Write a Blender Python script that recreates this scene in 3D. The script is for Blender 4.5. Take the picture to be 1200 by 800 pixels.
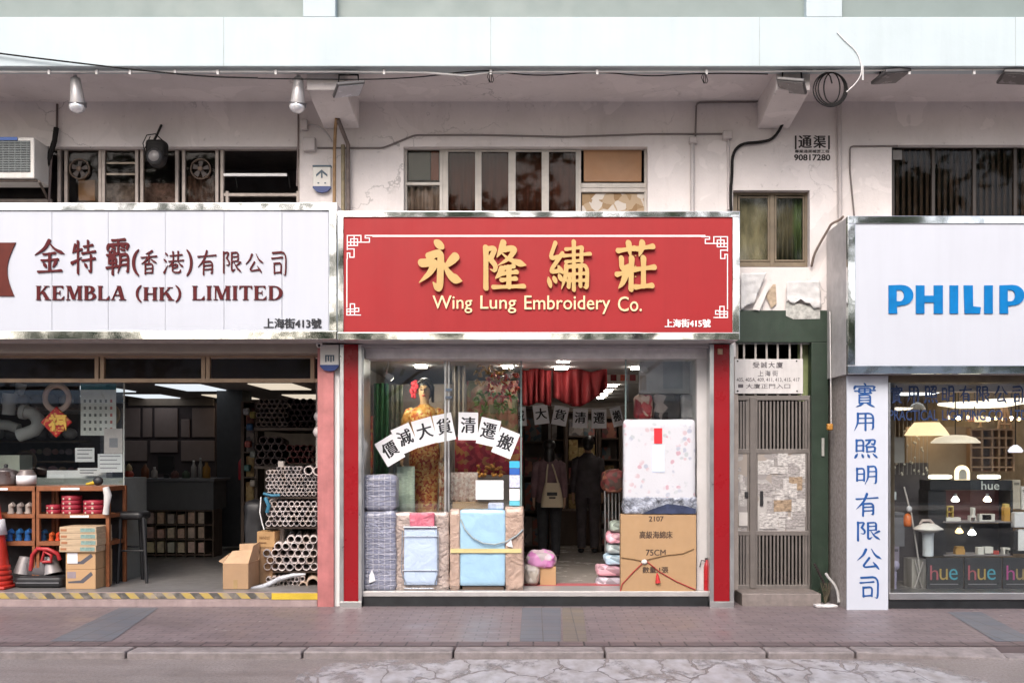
import bpy, bmesh, math, random
import numpy as np
from mathutils import Vector, Matrix, noise

R = math.radians
S = bpy.context.scene
for _o in list(bpy.data.objects):
    bpy.data.objects.remove(_o)
COL = S.collection

# ------------------------------------------------------------------ camera
D0, FPX, VX, HY, CH = 10.4, 1175.0, 625.0, 535.0, 1.55
cam = bpy.data.cameras.new("camera")
camo = bpy.data.objects.new("camera", cam)
COL.objects.link(camo)
camo.location = (0, -D0, CH)
camo.rotation_euler = (R(90), 0, 0)
cam.sensor_width = 36.0
cam.lens = FPX / 1200 * 36.0
cam.shift_x = -(VX - 600) / 1200
cam.shift_y = (HY - 400) / 1200
cam.clip_end = 500
cam.clip_start = 0.1
S.camera = camo

# ------------------------------------------------------------------ sky and sun
SUN_EL, SUN_AZ = 42.0, 12.0
W = bpy.data.worlds.new("World")
S.world = W
W.use_nodes = True
_n = W.node_tree.nodes
_sky = _n.new("ShaderNodeTexSky")
_sky.sky_type = 'NISHITA'
_sky.sun_disc = False
_sky.sun_elevation = R(SUN_EL)
_sky.sun_rotation = R(180 + SUN_AZ)
_sky.air_density = 1.0
_sky.dust_density = 4.0
_sky.ozone_density = 1.0
W.node_tree.links.new(_sky.outputs[0], _n["Background"].inputs[0])
_n["Background"].inputs[1].default_value = 0.15
sl = bpy.data.lights.new("sun", 'SUN')
sl.energy = 1.1
sl.angle = R(35)
sl.color = (1.0, 0.985, 0.975)
so = bpy.data.objects.new("sun", sl)
COL.objects.link(so)
so.rotation_euler = (R(90 - SUN_EL), 0, R(-SUN_AZ))
so.location = (0, -20, 20)

S.view_settings.view_transform = 'Standard'
S.view_settings.look = 'None'
S.view_settings.gamma = 1
S.view_settings.use_curve_mapping = False
S.view_settings.exposure = 0.95
S.cycles.use_denoising = True
S.cycles.max_bounces = 8
S.cycles.transparent_max_bounces = 24
S.cycles.caustics_reflective = False
S.cycles.caustics_refractive = False
S.cycles.sample_clamp_indirect = 6.0

# ------------------------------------------------------------------ place helpers
def PX(px, Y): return (px - VX) / FPX * (D0 + Y)
def PZ(py, Y): return CH + (HY - py) / FPX * (D0 + Y)
def P(px, py, Y): return Vector((PX(px, Y), Y, PZ(py, Y)))
def SC(px, Y): return px / FPX * (D0 + Y)          # picture length at a distance

# ------------------------------------------------------------------ materials
def _mat(name):
    m = bpy.data.materials.new(name)
    m.use_nodes = True
    nt = m.node_tree
    b = nt.nodes["Principled BSDF"]
    return m, nt, b

def node(nt, t, **kw):
    n = nt.nodes.new(t)
    for k, v in kw.items():
        setattr(n, k, v)
    return n

def noise_node(nt, vec, scale, detail=4, rough=.55, dist=0):
    n = node(nt, "ShaderNodeTexNoise")
    n.inputs["Scale"].default_value = scale
    n.inputs["Detail"].default_value = detail
    n.inputs["Roughness"].default_value = rough
    n.inputs["Distortion"].default_value = dist
    nt.links.new(vec, n.inputs["Vector"])
    return n

def ramp(nt, fac, stops, interp='LINEAR'):
    r = node(nt, "ShaderNodeValToRGB")
    cr = r.color_ramp
    cr.interpolation = interp
    while len(cr.elements) < len(stops):
        cr.elements.new(.5)
    for e, (p, c) in zip(cr.elements, stops):
        e.position = p
        e.color = (*c, 1) if len(c) == 3 else c
    nt.links.new(fac, r.inputs[0])
    return r

def mixc(nt, fac, a, b, mode='MIX'):
    m = node(nt, "ShaderNodeMix", data_type='RGBA', blend_type=mode)
    for s, v in ((m.inputs[0], fac), (m.inputs[6], a), (m.inputs[7], b)):
        if hasattr(v, "is_output"):
            nt.links.new(v, s)
        elif isinstance(v, (int, float)):
            s.default_value = v
        else:
            s.default_value = (*v, 1)
    return m.outputs[2]

def mapping(nt, scale=(1, 1, 1), rot=(0, 0, 0), coord="Object"):
    tc = node(nt, "ShaderNodeTexCoord")
    mp = node(nt, "ShaderNodeMapping")
    mp.inputs["Scale"].default_value = scale
    mp.inputs["Rotation"].default_value = rot
    nt.links.new(tc.outputs[coord], mp.inputs[0])
    return mp.outputs[0]

def bump(nt, b, h, strength, dist=.01):
    n = node(nt, "ShaderNodeBump")
    n.inputs["Strength"].default_value = strength
    n.inputs["Distance"].default_value = dist
    nt.links.new(h, n.inputs["Height"])
    nt.links.new(n.outputs[0], b.inputs["Normal"])

def clampc(c): return tuple(max(0, min(1, x)) for x in c)

def mat(name, col, rough=.6, metal=0, var=.15, scale=6, bmp=0, bscale=30, streak=0, coat=0, emit=None, es=0, stretch=(1, 1, 1), spec=.5, rvar=.12, bdist=.01, bdisto=0, rand=0):
    m, nt, b = _mat(name)
    v = mapping(nt, stretch)
    n1 = noise_node(nt, v, scale, 6, .6)
    c = ramp(nt, n1.outputs[0], [(.3, clampc([x * (1 - var) for x in col])), (.7, clampc([x * (1 + var) for x in col]))]).outputs[0]
    if streak:
        v2 = mapping(nt, (9, 9, .5))
        n2 = noise_node(nt, v2, 1.0, 5, .65)
        f = ramp(nt, n2.outputs[0], [(.45, (0, 0, 0)), (.75, (1, 1, 1))]).outputs[0]
        f2 = node(nt, "ShaderNodeMath", operation='MULTIPLY')
        nt.links.new(f, f2.inputs[0]); f2.inputs[1].default_value = streak
        c = mixc(nt, f2.outputs[0], c, [x * .45 for x in col])
    if rand:
        oi = node(nt, "ShaderNodeObjectInfo")
        rc = ramp(nt, oi.outputs["Random"], [(0, (1 - rand,) * 3), (.25, (1, 1, 1)), (.8, (1, .97, .93)), (1, (1 - rand * .6, 1 - rand * .75, 1 - rand * .9))]).outputs[0]
        c = mixc(nt, 1.0, c, rc, 'MULTIPLY')
    nt.links.new(c, b.inputs["Base Color"])
    b.inputs["Metallic"].default_value = metal
    b.inputs["Specular IOR Level"].default_value = spec
    nr = noise_node(nt, v, scale * 2.3, 4)
    mr = node(nt, "ShaderNodeMapRange")
    nt.links.new(nr.outputs[0], mr.inputs[0])
    mr.inputs[1].default_value = .25; mr.inputs[2].default_value = .75
    mr.inputs[3].default_value = max(.02, rough - rvar * rough * 2); mr.inputs[4].default_value = min(1, rough + rvar * rough * 2)
    nt.links.new(mr.outputs[0], b.inputs["Roughness"])
    if coat:
        b.inputs["Coat Weight"].default_value = coat
        b.inputs["Coat Roughness"].default_value = .12
    if bmp:
        nb = noise_node(nt, v, bscale, 5, .55, bdisto)
        bump(nt, b, nb.outputs[0], bmp, bdist)
    if emit:
        b.inputs["Emission Color"].default_value = (*emit, 1)
        b.inputs["Emission Strength"].default_value = es
    return m

def wall_mat(name, col, dirt=.35, blotch=.3):
    m, nt, b = _mat(name)
    v = mapping(nt)
    n0 = noise_node(nt, v, .9, 7, .62)
    c = ramp(nt, n0.outputs[0], [(.3, [x * (1 - blotch * .5) for x in col]), (.7, clampc([x * (1 + blotch * .3) for x in col]))]).outputs[0]
    vs = mapping(nt, (2.6, 2.6, .45))
    ns = noise_node(nt, vs, 1.3, 8, .72, .6)
    f = ramp(nt, ns.outputs[0], [(.54, (0, 0, 0)), (.85, (dirt * .8,) * 3)]).outputs[0]
    c = mixc(nt, f, c, [col[0] * .45, col[1] * .4, col[2] * .36])
    nsp = noise_node(nt, v, 14, 8, .75)
    f = ramp(nt, nsp.outputs[0], [(.60, (0, 0, 0)), (.68, (dirt * 1.3,) * 3)]).outputs[0]
    c = mixc(nt, f, c, [x * .42 for x in col])
    # repaired, repainted patches and hair cracks
    npt = noise_node(nt, v, 1.9, 3, .5, .8)
    f = ramp(nt, npt.outputs[0], [(.59, (0, 0, 0)), (.605, (.55,) * 3)]).outputs[0]
    c = mixc(nt, f, c, clampc([x * 1.12 for x in col]))
    vw = noise_node(nt, v, 3, 5)
    va = node(nt, "ShaderNodeMix", data_type='VECTOR'); va.inputs[0].default_value = .35
    nt.links.new(v, va.inputs[4]); nt.links.new(vw.outputs[1], va.inputs[5])
    vo = node(nt, "ShaderNodeTexVoronoi", feature='DISTANCE_TO_EDGE'); vo.inputs["Scale"].default_value = 1.7
    nt.links.new(va.outputs[1], vo.inputs["Vector"])
    f = mixc(nt, 1, ramp(nt, vo.outputs["Distance"], [(.003, (.55,) * 3), (.009, (0, 0, 0))]).outputs[0], ramp(nt, n0.outputs[0], [(.5, (0, 0, 0)), (.6, (1, 1, 1))]).outputs[0], 'MULTIPLY')
    c = mixc(nt, f, c, [x * .3 for x in col])
    nt.links.new(c, b.inputs["Base Color"])
    b.inputs["Roughness"].default_value = .85
    nb = noise_node(nt, v, 25, 6, .7)
    bump(nt, b, nb.outputs[0], .35, .01)
    return m

def glass_mat(name, tint=(.9, .93, .92), k=1.6, rough=0.0):
    m, nt, b = _mat(name)
    nt.nodes.remove(b)
    out = nt.nodes["Material Output"]
    t = node(nt, "ShaderNodeBsdfTransparent"); t.inputs[0].default_value = (*tint, 1)
    g = node(nt, "ShaderNodeBsdfGlossy"); g.inputs["Roughness"].default_value = rough
    fr = node(nt, "ShaderNodeFresnel")
    geo = node(nt, "ShaderNodeNewGeometry"); ior = node(nt, "ShaderNodeMapRange")     # same index from both sides of the sheet
    ior.inputs[3].default_value = 1.5; ior.inputs[4].default_value = 1 / 1.5
    nt.links.new(geo.outputs["Backfacing"], ior.inputs[0]); nt.links.new(ior.outputs[0], fr.inputs[0])
    mu = node(nt, "ShaderNodeMath", operation='MULTIPLY'); mu.inputs[1].default_value = k; mu.use_clamp = True
    nt.links.new(fr.outputs[0], mu.inputs[0])
    mx = node(nt, "ShaderNodeMixShader")
    nt.links.new(mu.outputs[0], mx.inputs[0]); nt.links.new(t.outputs[0], mx.inputs[1]); nt.links.new(g.outputs[0], mx.inputs[2])
    nt.links.new(mx.outputs[0], out.inputs[0])
    return m

def brocade(name, cols, scale=40, rough=.45, base=None, thresh=.5, sheen=0):
    """woven / printed cloth: flower-sized cells of colour over a ground colour"""
    m, nt, b = _mat(name)
    v = mapping(nt)
    w = noise_node(nt, v, scale * .35, 3)
    add = node(nt, "ShaderNodeMix", data_type='VECTOR'); add.inputs[0].default_value = .06
    nt.links.new(v, add.inputs[4]); nt.links.new(w.outputs[1], add.inputs[5])
    vo = node(nt, "ShaderNodeTexVoronoi"); vo.inputs["Scale"].default_value = scale
    nt.links.new(add.outputs[1], vo.inputs["Vector"])
    sep = node(nt, "ShaderNodeSeparateColor"); nt.links.new(vo.outputs["Color"], sep.inputs[0])
    k = len(cols)
    c = ramp(nt, sep.outputs[0], [(i / k, cols[i]) for i in range(k)], 'CONSTANT').outputs[0]
    if base:
        f = ramp(nt, vo.outputs["Distance"], [(thresh * .75, (1, 1, 1)), (thresh, (0, 0, 0))]).outputs[0]
        n2 = noise_node(nt, v, scale * .22, 2)
        f3 = ramp(nt, n2.outputs[0], [(.48, (0, 0, 0)), (.56, (1, 1, 1))]).outputs[0]
        c = mixc(nt, mixc(nt, 1.0, f, f3, 'MULTIPLY'), base, c)
    nt.links.new(c, b.inputs["Base Color"])
    b.inputs["Roughness"].default_value = rough
    nb = noise_node(nt, v, scale * 2.5, 3)
    bump(nt, b, nb.outputs[0], .3, .004)
    return m

# ------------------------------------------------------------------ mesh builder
class MB:
    def __init__(s):
        s.v = []; s.f = []; s.s = []
    def add(s, vs, fs, smooth=False):
        k = len(s.v)
        s.v += [Vector(p) for p in vs]
        s.f += [tuple(i + k for i in f) for f in fs]
        s.s += [smooth] * len(fs)
        return s
    def box(s, x0, x1, y0, y1, z0, z1):
        if x0 > x1: x0, x1 = x1, x0
        if y0 > y1: y0, y1 = y1, y0
        if z0 > z1: z0, z1 = z1, z0
        return s.add([(x0, y0, z0), (x1, y0, z0), (x1, y1, z0), (x0, y1, z0), (x0, y0, z1), (x1, y0, z1), (x1, y1, z1), (x0, y1, z1)],
                     [(0, 3, 2, 1), (4, 5, 6, 7), (0, 1, 5, 4), (1, 2, 6, 5), (2, 3, 7, 6), (3, 0, 4, 7)])
    def pbox(s, px0, px1, py0, py1, Y0, Y1):
        """box whose front face (at Y0) covers a picture rectangle"""
        return s.box(PX(px0, Y0), PX(px1, Y0), Y0, Y1, PZ(py1, Y0), PZ(py0, Y0))
    def obox(s, c, size, rot):
        m = Matrix.Translation(c) @ rot.to_4x4()
        hx, hy, hz = [q / 2 for q in size]
        vs = [m @ Vector(p) for p in ((-hx, -hy, -hz), (hx, -hy, -hz), (hx, hy, -hz), (-hx, hy, -hz), (-hx, -hy, hz), (hx, -hy, hz), (hx, hy, hz), (-hx, hy, hz))]
        return s.add(vs, [(0, 3, 2, 1), (4, 5, 6, 7), (0, 1, 5, 4), (1, 2, 6, 5), (2, 3, 7, 6), (3, 0, 4, 7)])
    def prism(s, pts, y0, y1):
        """outline in the XZ plane given a thickness along Y"""
        n = len(pts)
        a = sum(pts[i][0] * pts[(i + 1) % n][1] - pts[(i + 1) % n][0] * pts[i][1] for i in range(n))
        if a < 0: pts = pts[::-1]
        vs = [(p[0], y0, p[1]) for p in pts] + [(p[0], y1, p[1]) for p in pts]
        fs = [tuple(range(n)), tuple(range(2 * n - 1, n - 1, -1))] + [(i, i + n, (i + 1) % n + n, (i + 1) % n) for i in range(n)]
        return s.add(vs, fs)
    def quad(s, a, b, c, d):
        return s.add([a, b, c, d], [(0, 1, 2, 3)])
    def rings(s, rings, cap=True, smooth=True, closed=False):
        n = len(rings[0]); vs = [p for r in rings for p in r]; fs = []
        m = len(rings)
        for i in range(m if closed else m - 1):
            a, b = i * n, ((i + 1) % m) * n
            for j in range(n):
                fs.append((a + j, a + (j + 1) % n, b + (j + 1) % n, b + j))
        s.add(vs, fs, smooth)
        if cap and not closed:
            s.add(rings[0], [tuple(range(n - 1, -1, -1))]); s.add(rings[-1], [tuple(range(n))])
        return s
    def tube(s, pts, r, n=8, smooth=True, cap=True):
        pts = [Vector(p) for p in pts]
        rs = r if isinstance(r, (list, tuple)) else [r] * len(pts)
        out = []; up = None
        for i, p in enumerate(pts):
            t = (pts[min(i + 1, len(pts) - 1)] - pts[max(i - 1, 0)])
            if t.length < 1e-9: t = Vector((0, 0, 1))
            t.normalize()
            if up is None:
                up = t.orthogonal().normalized()
            up = (up - t * up.dot(t))
            up = up.normalized() if up.length > 1e-6 else t.orthogonal().normalized()
            w = t.cross(up)
            out.append([p + (up * math.cos(2 * math.pi * k / n) + w * math.sin(2 * math.pi * k / n)) * rs[i] for k in range(n)])
        return s.rings(out, cap, smooth)
    def cyl(s, a, b, r, n=16, r2=None):
        return s.tube([a, b], [r, r if r2 is None else r2], n)
    def pipe(s, a, b, r, ri, n=14):
        """open tube with a wall, seen from its end"""
        a = Vector(a); b = Vector(b); t = (b - a).normalized(); u = t.orthogonal().normalized(); w = t.cross(u)
        def ring(p, q): return [p + (u * math.cos(2 * math.pi * k / n) + w * math.sin(2 * math.pi * k / n)) * q for k in range(n)]
        return s.rings([ring(b, ri), ring(a, ri), ring(a, r), ring(b, r)], False, True, True)
    def lathe(s, c, prof, n=20, ax=None, sx=1, sy=1):
        m = ax.to_4x4() if ax else Matrix.Identity(4)
        c = Vector(c)
        return s.rings([[c + (m @ Vector((r * sx * math.cos(2 * math.pi * k / n), r * sy * math.sin(2 * math.pi * k / n), z))) for k in range(n)] for r, z in prof], True, True)
    def ell(s, c, rx, ry, rz, n=14, m=9):
        c = Vector(c)
        return s.rings([[c + Vector((rx * math.sin(t) * math.cos(2 * math.pi * k / n), ry * math.sin(t) * math.sin(2 * math.pi * k / n), -rz * math.cos(t))) for k in range(n)]
                        for t in [0.02 + (math.pi - .04) * i / (m - 1) for i in range(m)]], True, True)
    def soft(s, x0, x1, y0, y1, z0, z1, rnd=.35, amp=.01, freq=8, n=12, seed=0, flat_bottom=True):
        """a stuffed or wrapped bundle: box with rounded corners and a lumpy surface"""
        cx, cy, cz = (x0 + x1) / 2, (y0 + y1) / 2, (z0 + z1) / 2
        hx, hy, hz = abs(x1 - x0) / 2, abs(y1 - y0) / 2, abs(z1 - z0) / 2
        rad = rnd * min(hx, hy, hz)
        bm = bmesh.new(); bmesh.ops.create_cube(bm, size=2)
        bmesh.ops.subdivide_edges(bm, edges=bm.edges[:], cuts=n, use_grid_fill=True)
        bm.verts.ensure_lookup_table()
        vs = []
        for v in bm.verts:
            p = Vector((v.co.x * hx, v.co.y * hy, v.co.z * hz))
            q = Vector((max(-hx + rad, min(hx - rad, p.x)), max(-hy + rad, min(hy - rad, p.y)), max(-hz + rad, min(hz - rad, p.z))))
            d = p - q
            if d.length > 1e-6: p = q + d.normalized() * min(rad, d.length)
            w = Vector((cx, cy, cz)) + p
            nn = noise.noise_vector(w * freq + Vector((seed * 7.3, seed, 0))) + noise.noise_vector(w * freq * 2.7 + Vector((seed * 3.1, 5, seed))) * .45
            k = amp if not (flat_bottom and v.co.z < -.99) else 0
            vs.append(w + nn * k)
        fs = [tuple(v.index for v in f.verts) for f in bm.faces]
        bm.free()
        return s.add(vs, fs, True)
    def build(s, name, m, parent=None, bevel=0, origin=None, seg=2):
        me = bpy.data.meshes.new(name)
        if parent is not None:
            o0 = WORLD[parent.name]
        else:
            if origin is None:
                xs = [p.x for p in s.v]; ys = [p.y for p in s.v]; zs = [p.z for p in s.v]
                origin = Vector(((min(xs) + max(xs)) / 2, (min(ys) + max(ys)) / 2, min(zs)))
            o0 = Vector(origin)
        me.from_pydata([tuple(p - o0) for p in s.v], [], s.f)
        me.polygons.foreach_set("use_smooth", s.s)
        me.update()
        o = bpy.data.objects.new(name, me)
        COL.objects.link(o)
        if m is not None: me.materials.append(m)
        if parent is not None:
            o.parent = parent
        else:
            o.location = o0
        WORLD[o.name] = o0.copy()
        if bevel:
            b = o.modifiers.new("bevel", 'BEVEL'); b.width = bevel; b.segments = seg; b.limit_method = 'ANGLE'; b.angle_limit = R(40)
        return o

WORLD = {}
def tag(o, label=None, cat=None, group=None, kind=None):
    if label: o['label'] = label
    if cat: o['category'] = cat
    if group: o['group'] = group
    if kind: o['kind'] = kind
    return o

def thing(name, label, cat, loc=(0, 0, 0), group=None):
    o = bpy.data.objects.new(name, None)
    o.empty_display_size = .1
    COL.objects.link(o)
    o.location = loc
    WORLD[o.name] = Vector(loc)
    return tag(o, label, cat, group)

def struct(o):
    o['kind'] = 'structure'
    return o

def dup(root, loc, label=None, parent=None):
    """copy a thing with its parts and sub-parts"""
    c = root.copy(); COL.objects.link(c)
    if parent is not None: c.parent = parent
    if loc is not None: c.location = loc
    WORLD[c.name] = Vector(c.location)
    if label: c['label'] = label
    for ch in list(root.children):
        dup(ch, None, None, c)
    return c

# ------------------------------------------------------------------ lettering
def _curve_mesh(cu):
    o = bpy.data.objects.new("t", cu)
    COL.objects.link(o)
    bpy.context.view_layer.update()
    dg = bpy.context.evaluated_depsgraph_get()
    me = bpy.data.meshes.new_from_object(o.evaluated_get(dg))
    vs = [v.co.copy() for v in me.vertices]; fs = [tuple(p.vertices) for p in me.polygons]
    bpy.data.objects.remove(o); bpy.data.curves.remove(cu); bpy.data.meshes.remove(me)
    return vs, fs

def font_mesh(txt, offset=0.0, bold=0, space=1.0, line=1.0):
    cu = bpy.data.curves.new("t", 'FONT')
    cu.body = txt; cu.size = 1; cu.extrude = .5; cu.offset = offset; cu.resolution_u = 3
    cu.space_character = space; cu.space_line = line; cu.align_x = 'CENTER' if '\n' in txt else 'LEFT'
    return _curve_mesh(cu)

def fit(mb, vf, px0, px1, py0, py1, Y, depth, slope=0.0, rot=0.0, italic=0):
    """put flat lettering into a picture-sized rectangle on the plane Y, raised by depth towards the street"""
    vs, fs = vf
    if not vs: return mb
    vs = [Vector((v.x + italic * v.y, v.y + slope * v.x, v.z)) for v in vs]
    a0 = min(v.x for v in vs); a1 = max(v.x for v in vs); b0 = min(v.y for v in vs); b1 = max(v.y for v in vs)
    X0, X1, Z0, Z1 = PX(px0, Y), PX(px1, Y), PZ(py1, Y), PZ(py0, Y)
    cx, cz = (X0 + X1) / 2, (Z0 + Z1) / 2
    ca, sa = math.cos(R(-rot)), math.sin(R(-rot))
    out = []
    for v in vs:
        x = X0 + (v.x - a0) / max(1e-6, a1 - a0) * (X1 - X0) - cx
        z = Z0 + (v.y - b0) / max(1e-6, b1 - b0) * (Z1 - Z0) - cz
        out.append((cx + x * ca - z * sa, Y - (v.z + .5) * depth, cz + x * sa + z * ca))
    return mb.add(out, [f for f in fs])
def text(mb, s, px0, px1, py0, py1, Y, depth=.004, offset=0, slope=0, rot=0, space=1.0, italic=0, line=1.0):
    return fit(mb, font_mesh(s, offset, 0, space, line), px0, px1, py0, py1, Y, depth, slope, rot, italic)

def btext(mb, s, px0, px1, py0, py1, Y, depth=.004, b=.5, **kw):
    """heavier lettering: copies set a little apart and stepped in depth so that no two faces share a plane"""
    vf = font_mesh(s, 0, 0, kw.pop('space', 1.0))
    for k, (dx, dy) in enumerate(((-b, 0), (b, 0), (0, -b * .35), (0, b * .35))):
        fit(mb, vf, px0 + dx, px1 + dx, py0 + dy, py1 + dy, Y - k * .0003, depth, **kw)
    return mb

# brush characters: strokes on a 100 x 100 grid (y down); kinds of stroke carry their own thick-thin profile
PROF = {'h': [1.0, .78, .74, .8, 1.05], 'v': [1.12, .95, .92, .95, 1.0], 'p': [1.15, 1.1, .9, .6, .12], 'n': [.35, .6, 1.0, 1.35, .12],
        'd': [.35, .9, 1.25, 1.1, .6], 't': [1.2, 1.0, .7, .4, .1], 'z': [1, .92, .92, .92, 1], 'g': [.95, .95, .95, 1.0, .15]}
BRUSH = {
 '永': "d 38 2 54 14;g 24 32 47 25 51 30 50 60 49 90 44 97 33 84;p 8 46 34 44 38 46 26 66 2 85;p 84 33 72 44 58 56;n 53 40 66 62 78 76 99 82",
 '隆': "v 9 12 9 97;z 9 15 31 12 19 36;p 19 36 31 50 29 62 18 57;p 48 1 42 18 33 33;p 45 16 76 12 62 34 35 50;n 46 25 62 38 99 49;h 52 54 70 51;p 45 56 40 68 30 77;h 42 67 77 63;v 60 54 60 94;h 44 80 75 77;h 26 95 93 93",
 '繡': "z 20 4 7 36 27 32;z 36 25 6 63 28 60;d 26 50 36 64;d 4 73 9 92;d 16 71 21 83;d 28 67 34 79;v 62 2 62 98;h 44 17 79 13;v 80 14 79 40;h 38 30 99 26;h 44 42 80 39;p 45 50 43 72 33 98;v 46 52 60 51;g 62 51 93 48 92 95 83 92;h 46 67 90 65;v 53 68 50 92;v 77 54 77 90;h 48 80 90 79",
 '莊': "h 3 18 47 13;p 31 3 33 16 36 30;h 53 14 95 9;p 67 2 65 14 58 30;v 39 34 37 97;z 12 34 13 57 36 50;h 0 67 37 61;p 24 66 16 84 4 96;h 46 57 99 52;v 70 34 70 90;h 49 93 93 90",
 '金': "p 49 1 35 26 2 46;n 47 6 66 28 98 42;h 31 43 67 39;h 25 62 76 58;v 50 42 50 92;d 31 68 38 82;p 70 66 66 74 60 83;h 14 96 87 92",
 '特': "p 18 14 14 26 6 40;h 12 33 44 27;v 29 4 29 98;t 4 68 24 60 45 50;h 54 19 88 14;v 70 3 70 36;h 46 39 99 33;h 46 60 98 54;g 82 45 82 70 82 95 70 88;d 56 68 65 81",
 '霸': "h 26 6 76 3;d 12 15 7 33;z 12 19 93 14 83 29;v 50 6 50 37;h 25 25 36 27;h 25 34 36 36;h 62 22 73 24;h 62 31 73 33;h 6 47 47 43;v 18 39 18 52;v 36 38 36 51;z 14 57 14 69;z 14 57 42 55 40 69;h 14 69 40 68;h 4 82 49 77;v 28 48 28 99;p 58 45 58 74 47 98;g 58 46 89 43 88 94 79 91;h 60 60 87 58;h 60 74 87 72",
 '香': "p 70 2 54 9 30 15;h 4 30 96 24;v 50 10 50 52;p 47 29 32 44 4 58;n 52 28 70 42 97 53;v 29 57 28 99;g 29 58 73 55 72 90 71 99;h 30 76 71 75;h 29 94 71 93",
 '港': "d 10 7 21 20;d 3 35 14 47;t 4 95 12 80 22 60;h 34 21 92 16;v 48 4 50 41;v 74 3 72 40;h 28 45 99 40;p 47 46 40 58 24 69;n 72 44 84 60 99 69;z 44 60 70 57 68 71 46 73;g 46 62 45 92 82 94 86 79",
 '有': "h 5 25 95 19;p 50 2 36 38 3 70;v 34 44 33 98;g 34 46 77 43 77 94 66 90;h 36 61 75 59;h 36 77 75 75",
 '限': "v 10 6 10 99;z 10 9 36 6 25 33;p 25 33 38 50 35 66 19 61;z 51 9 83 6 82 45;h 52 27 81 25;h 51 47 82 44;g 50 9 50 60 50 94 68 80;p 94 51 84 58 72 67;n 60 48 76 76 99 95",
 '公': "p 38 7 27 34 3 57;n 59 5 74 34 99 51;z 51 45 22 89 76 82;d 66 64 88 96",
 '司': "g 13 11 87 7 85 94 71 87;h 9 31 67 27;z 22 49 23 85;z 22 50 61 47 59 83;h 22 83 59 81",
 '實': "d 47 0 54 8;d 12 10 7 25;z 12 14 93 12 86 23;z 28 23 75 21 71 42;z 28 23 25 42 76 41;h 10 33 92 30;v 50 22 50 42;z 28 49 28 84;z 28 50 73 48 72 84;h 30 61 71 60;h 30 72 71 71;h 28 83 72 82;p 41 86 32 93 13 100;d 60 86 88 99",
 '用': "p 20 8 20 60 5 99;g 20 10 85 7 84 94 73 90;h 22 34 83 32;h 22 59 83 57;v 52 9 52 97",
 '照': "v 10 10 10 65;z 10 12 39 9 38 64;h 12 37 37 36;h 10 62 38 61;z 50 11 89 7 84 33 75 29;p 67 10 61 26 43 41;v 53 42 54 67;z 53 44 89 41 85 66;h 54 66 86 64;d 14 76 3 97;d 33 78 38 95;d 57 78 64 95;d 79 76 96 95",
 '明': "v 8 18 8 79;z 8 20 39 17 38 79;h 10 46 37 45;h 8 76 38 75;p 56 8 56 64 41 99;g 56 10 91 6 90 94 79 90;h 57 34 89 33;h 57 59 89 57",
}
_G = {}
def _resample(p, n):
    p = np.array(p, float)
    seg = np.hypot(*np.diff(p, axis=0).T); t = np.concatenate([[0], np.cumsum(seg)])
    u = np.linspace(0, t[-1], n)
    return np.stack([np.interp(u, t, p[:, 0]), np.interp(u, t, p[:, 1])], 1), t[-1]

def _smooth(p):
    """round a polyline a little: Chaikin, ends kept"""
    for _ in range(2):
        q = [p[0]]
        for a, b in zip(p[:-1], p[1:]):
            q += [(a[0] * .8 + b[0] * .2, a[1] * .8 + b[1] * .2), (a[0] * .2 + b[0] * .8, a[1] * .2 + b[1] * .8)]
        p = q + [p[-1]]
    return p

def field_contours(F, xs, ys):
    """marching squares at level 0 with linear interpolation: closed outlines"""
    ny, nx = F.shape; nxt = {}
    def pt(e):
        (i, j), (k, l) = e
        a, b = F[i, j], F[k, l]; t = a / (a - b)
        return (xs[j] + (xs[l] - xs[j]) * t, ys[i] + (ys[k] - ys[i]) * t)
    T = {1: [(3, 0)], 2: [(0, 1)], 3: [(3, 1)], 4: [(1, 2)], 5: [(3, 2), (1, 0)], 6: [(0, 2)], 7: [(3, 2)], 8: [(2, 3)], 9: [(2, 0)], 10: [(0, 3), (2, 1)], 11: [(2, 1)], 12: [(1, 3)], 13: [(1, 0)], 14: [(0, 3)]}
    P_ = F > 0
    code = P_[:-1, :-1] * 1 + P_[:-1, 1:] * 2 + P_[1:, 1:] * 4 + P_[1:, :-1] * 8
    for i, j in zip(*np.nonzero((code > 0) & (code < 15))):
        ed = [((i, j), (i, j + 1)), ((i, j + 1), (i + 1, j + 1)), ((i + 1, j), (i + 1, j + 1)), ((i, j), (i + 1, j))]
        for a, b in T[int(code[i, j])]:
            nxt[ed[a]] = ed[b]
    loops = []
    while nxt:
        s, e = nxt.popitem(); L = [s]
        while e != s and e in nxt:
            L.append(e); e = nxt.pop(e)
        q = [pt(a) for a in L]
        if len(q) > 5: loops.append(q)
    return loops

def contour_mesh(loops):
    cu = bpy.data.curves.new("g", 'CURVE'); cu.dimensions = '2D'; cu.fill_mode = 'BOTH'; cu.extrude = .5
    for L in loops:
        sp = cu.splines.new('POLY'); sp.points.add(len(L) - 1); sp.use_cyclic_u = True
        for p, (x, y) in zip(sp.points, L): p.co = (x, -y, 0, 1)
    return _curve_mesh(cu)

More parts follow.
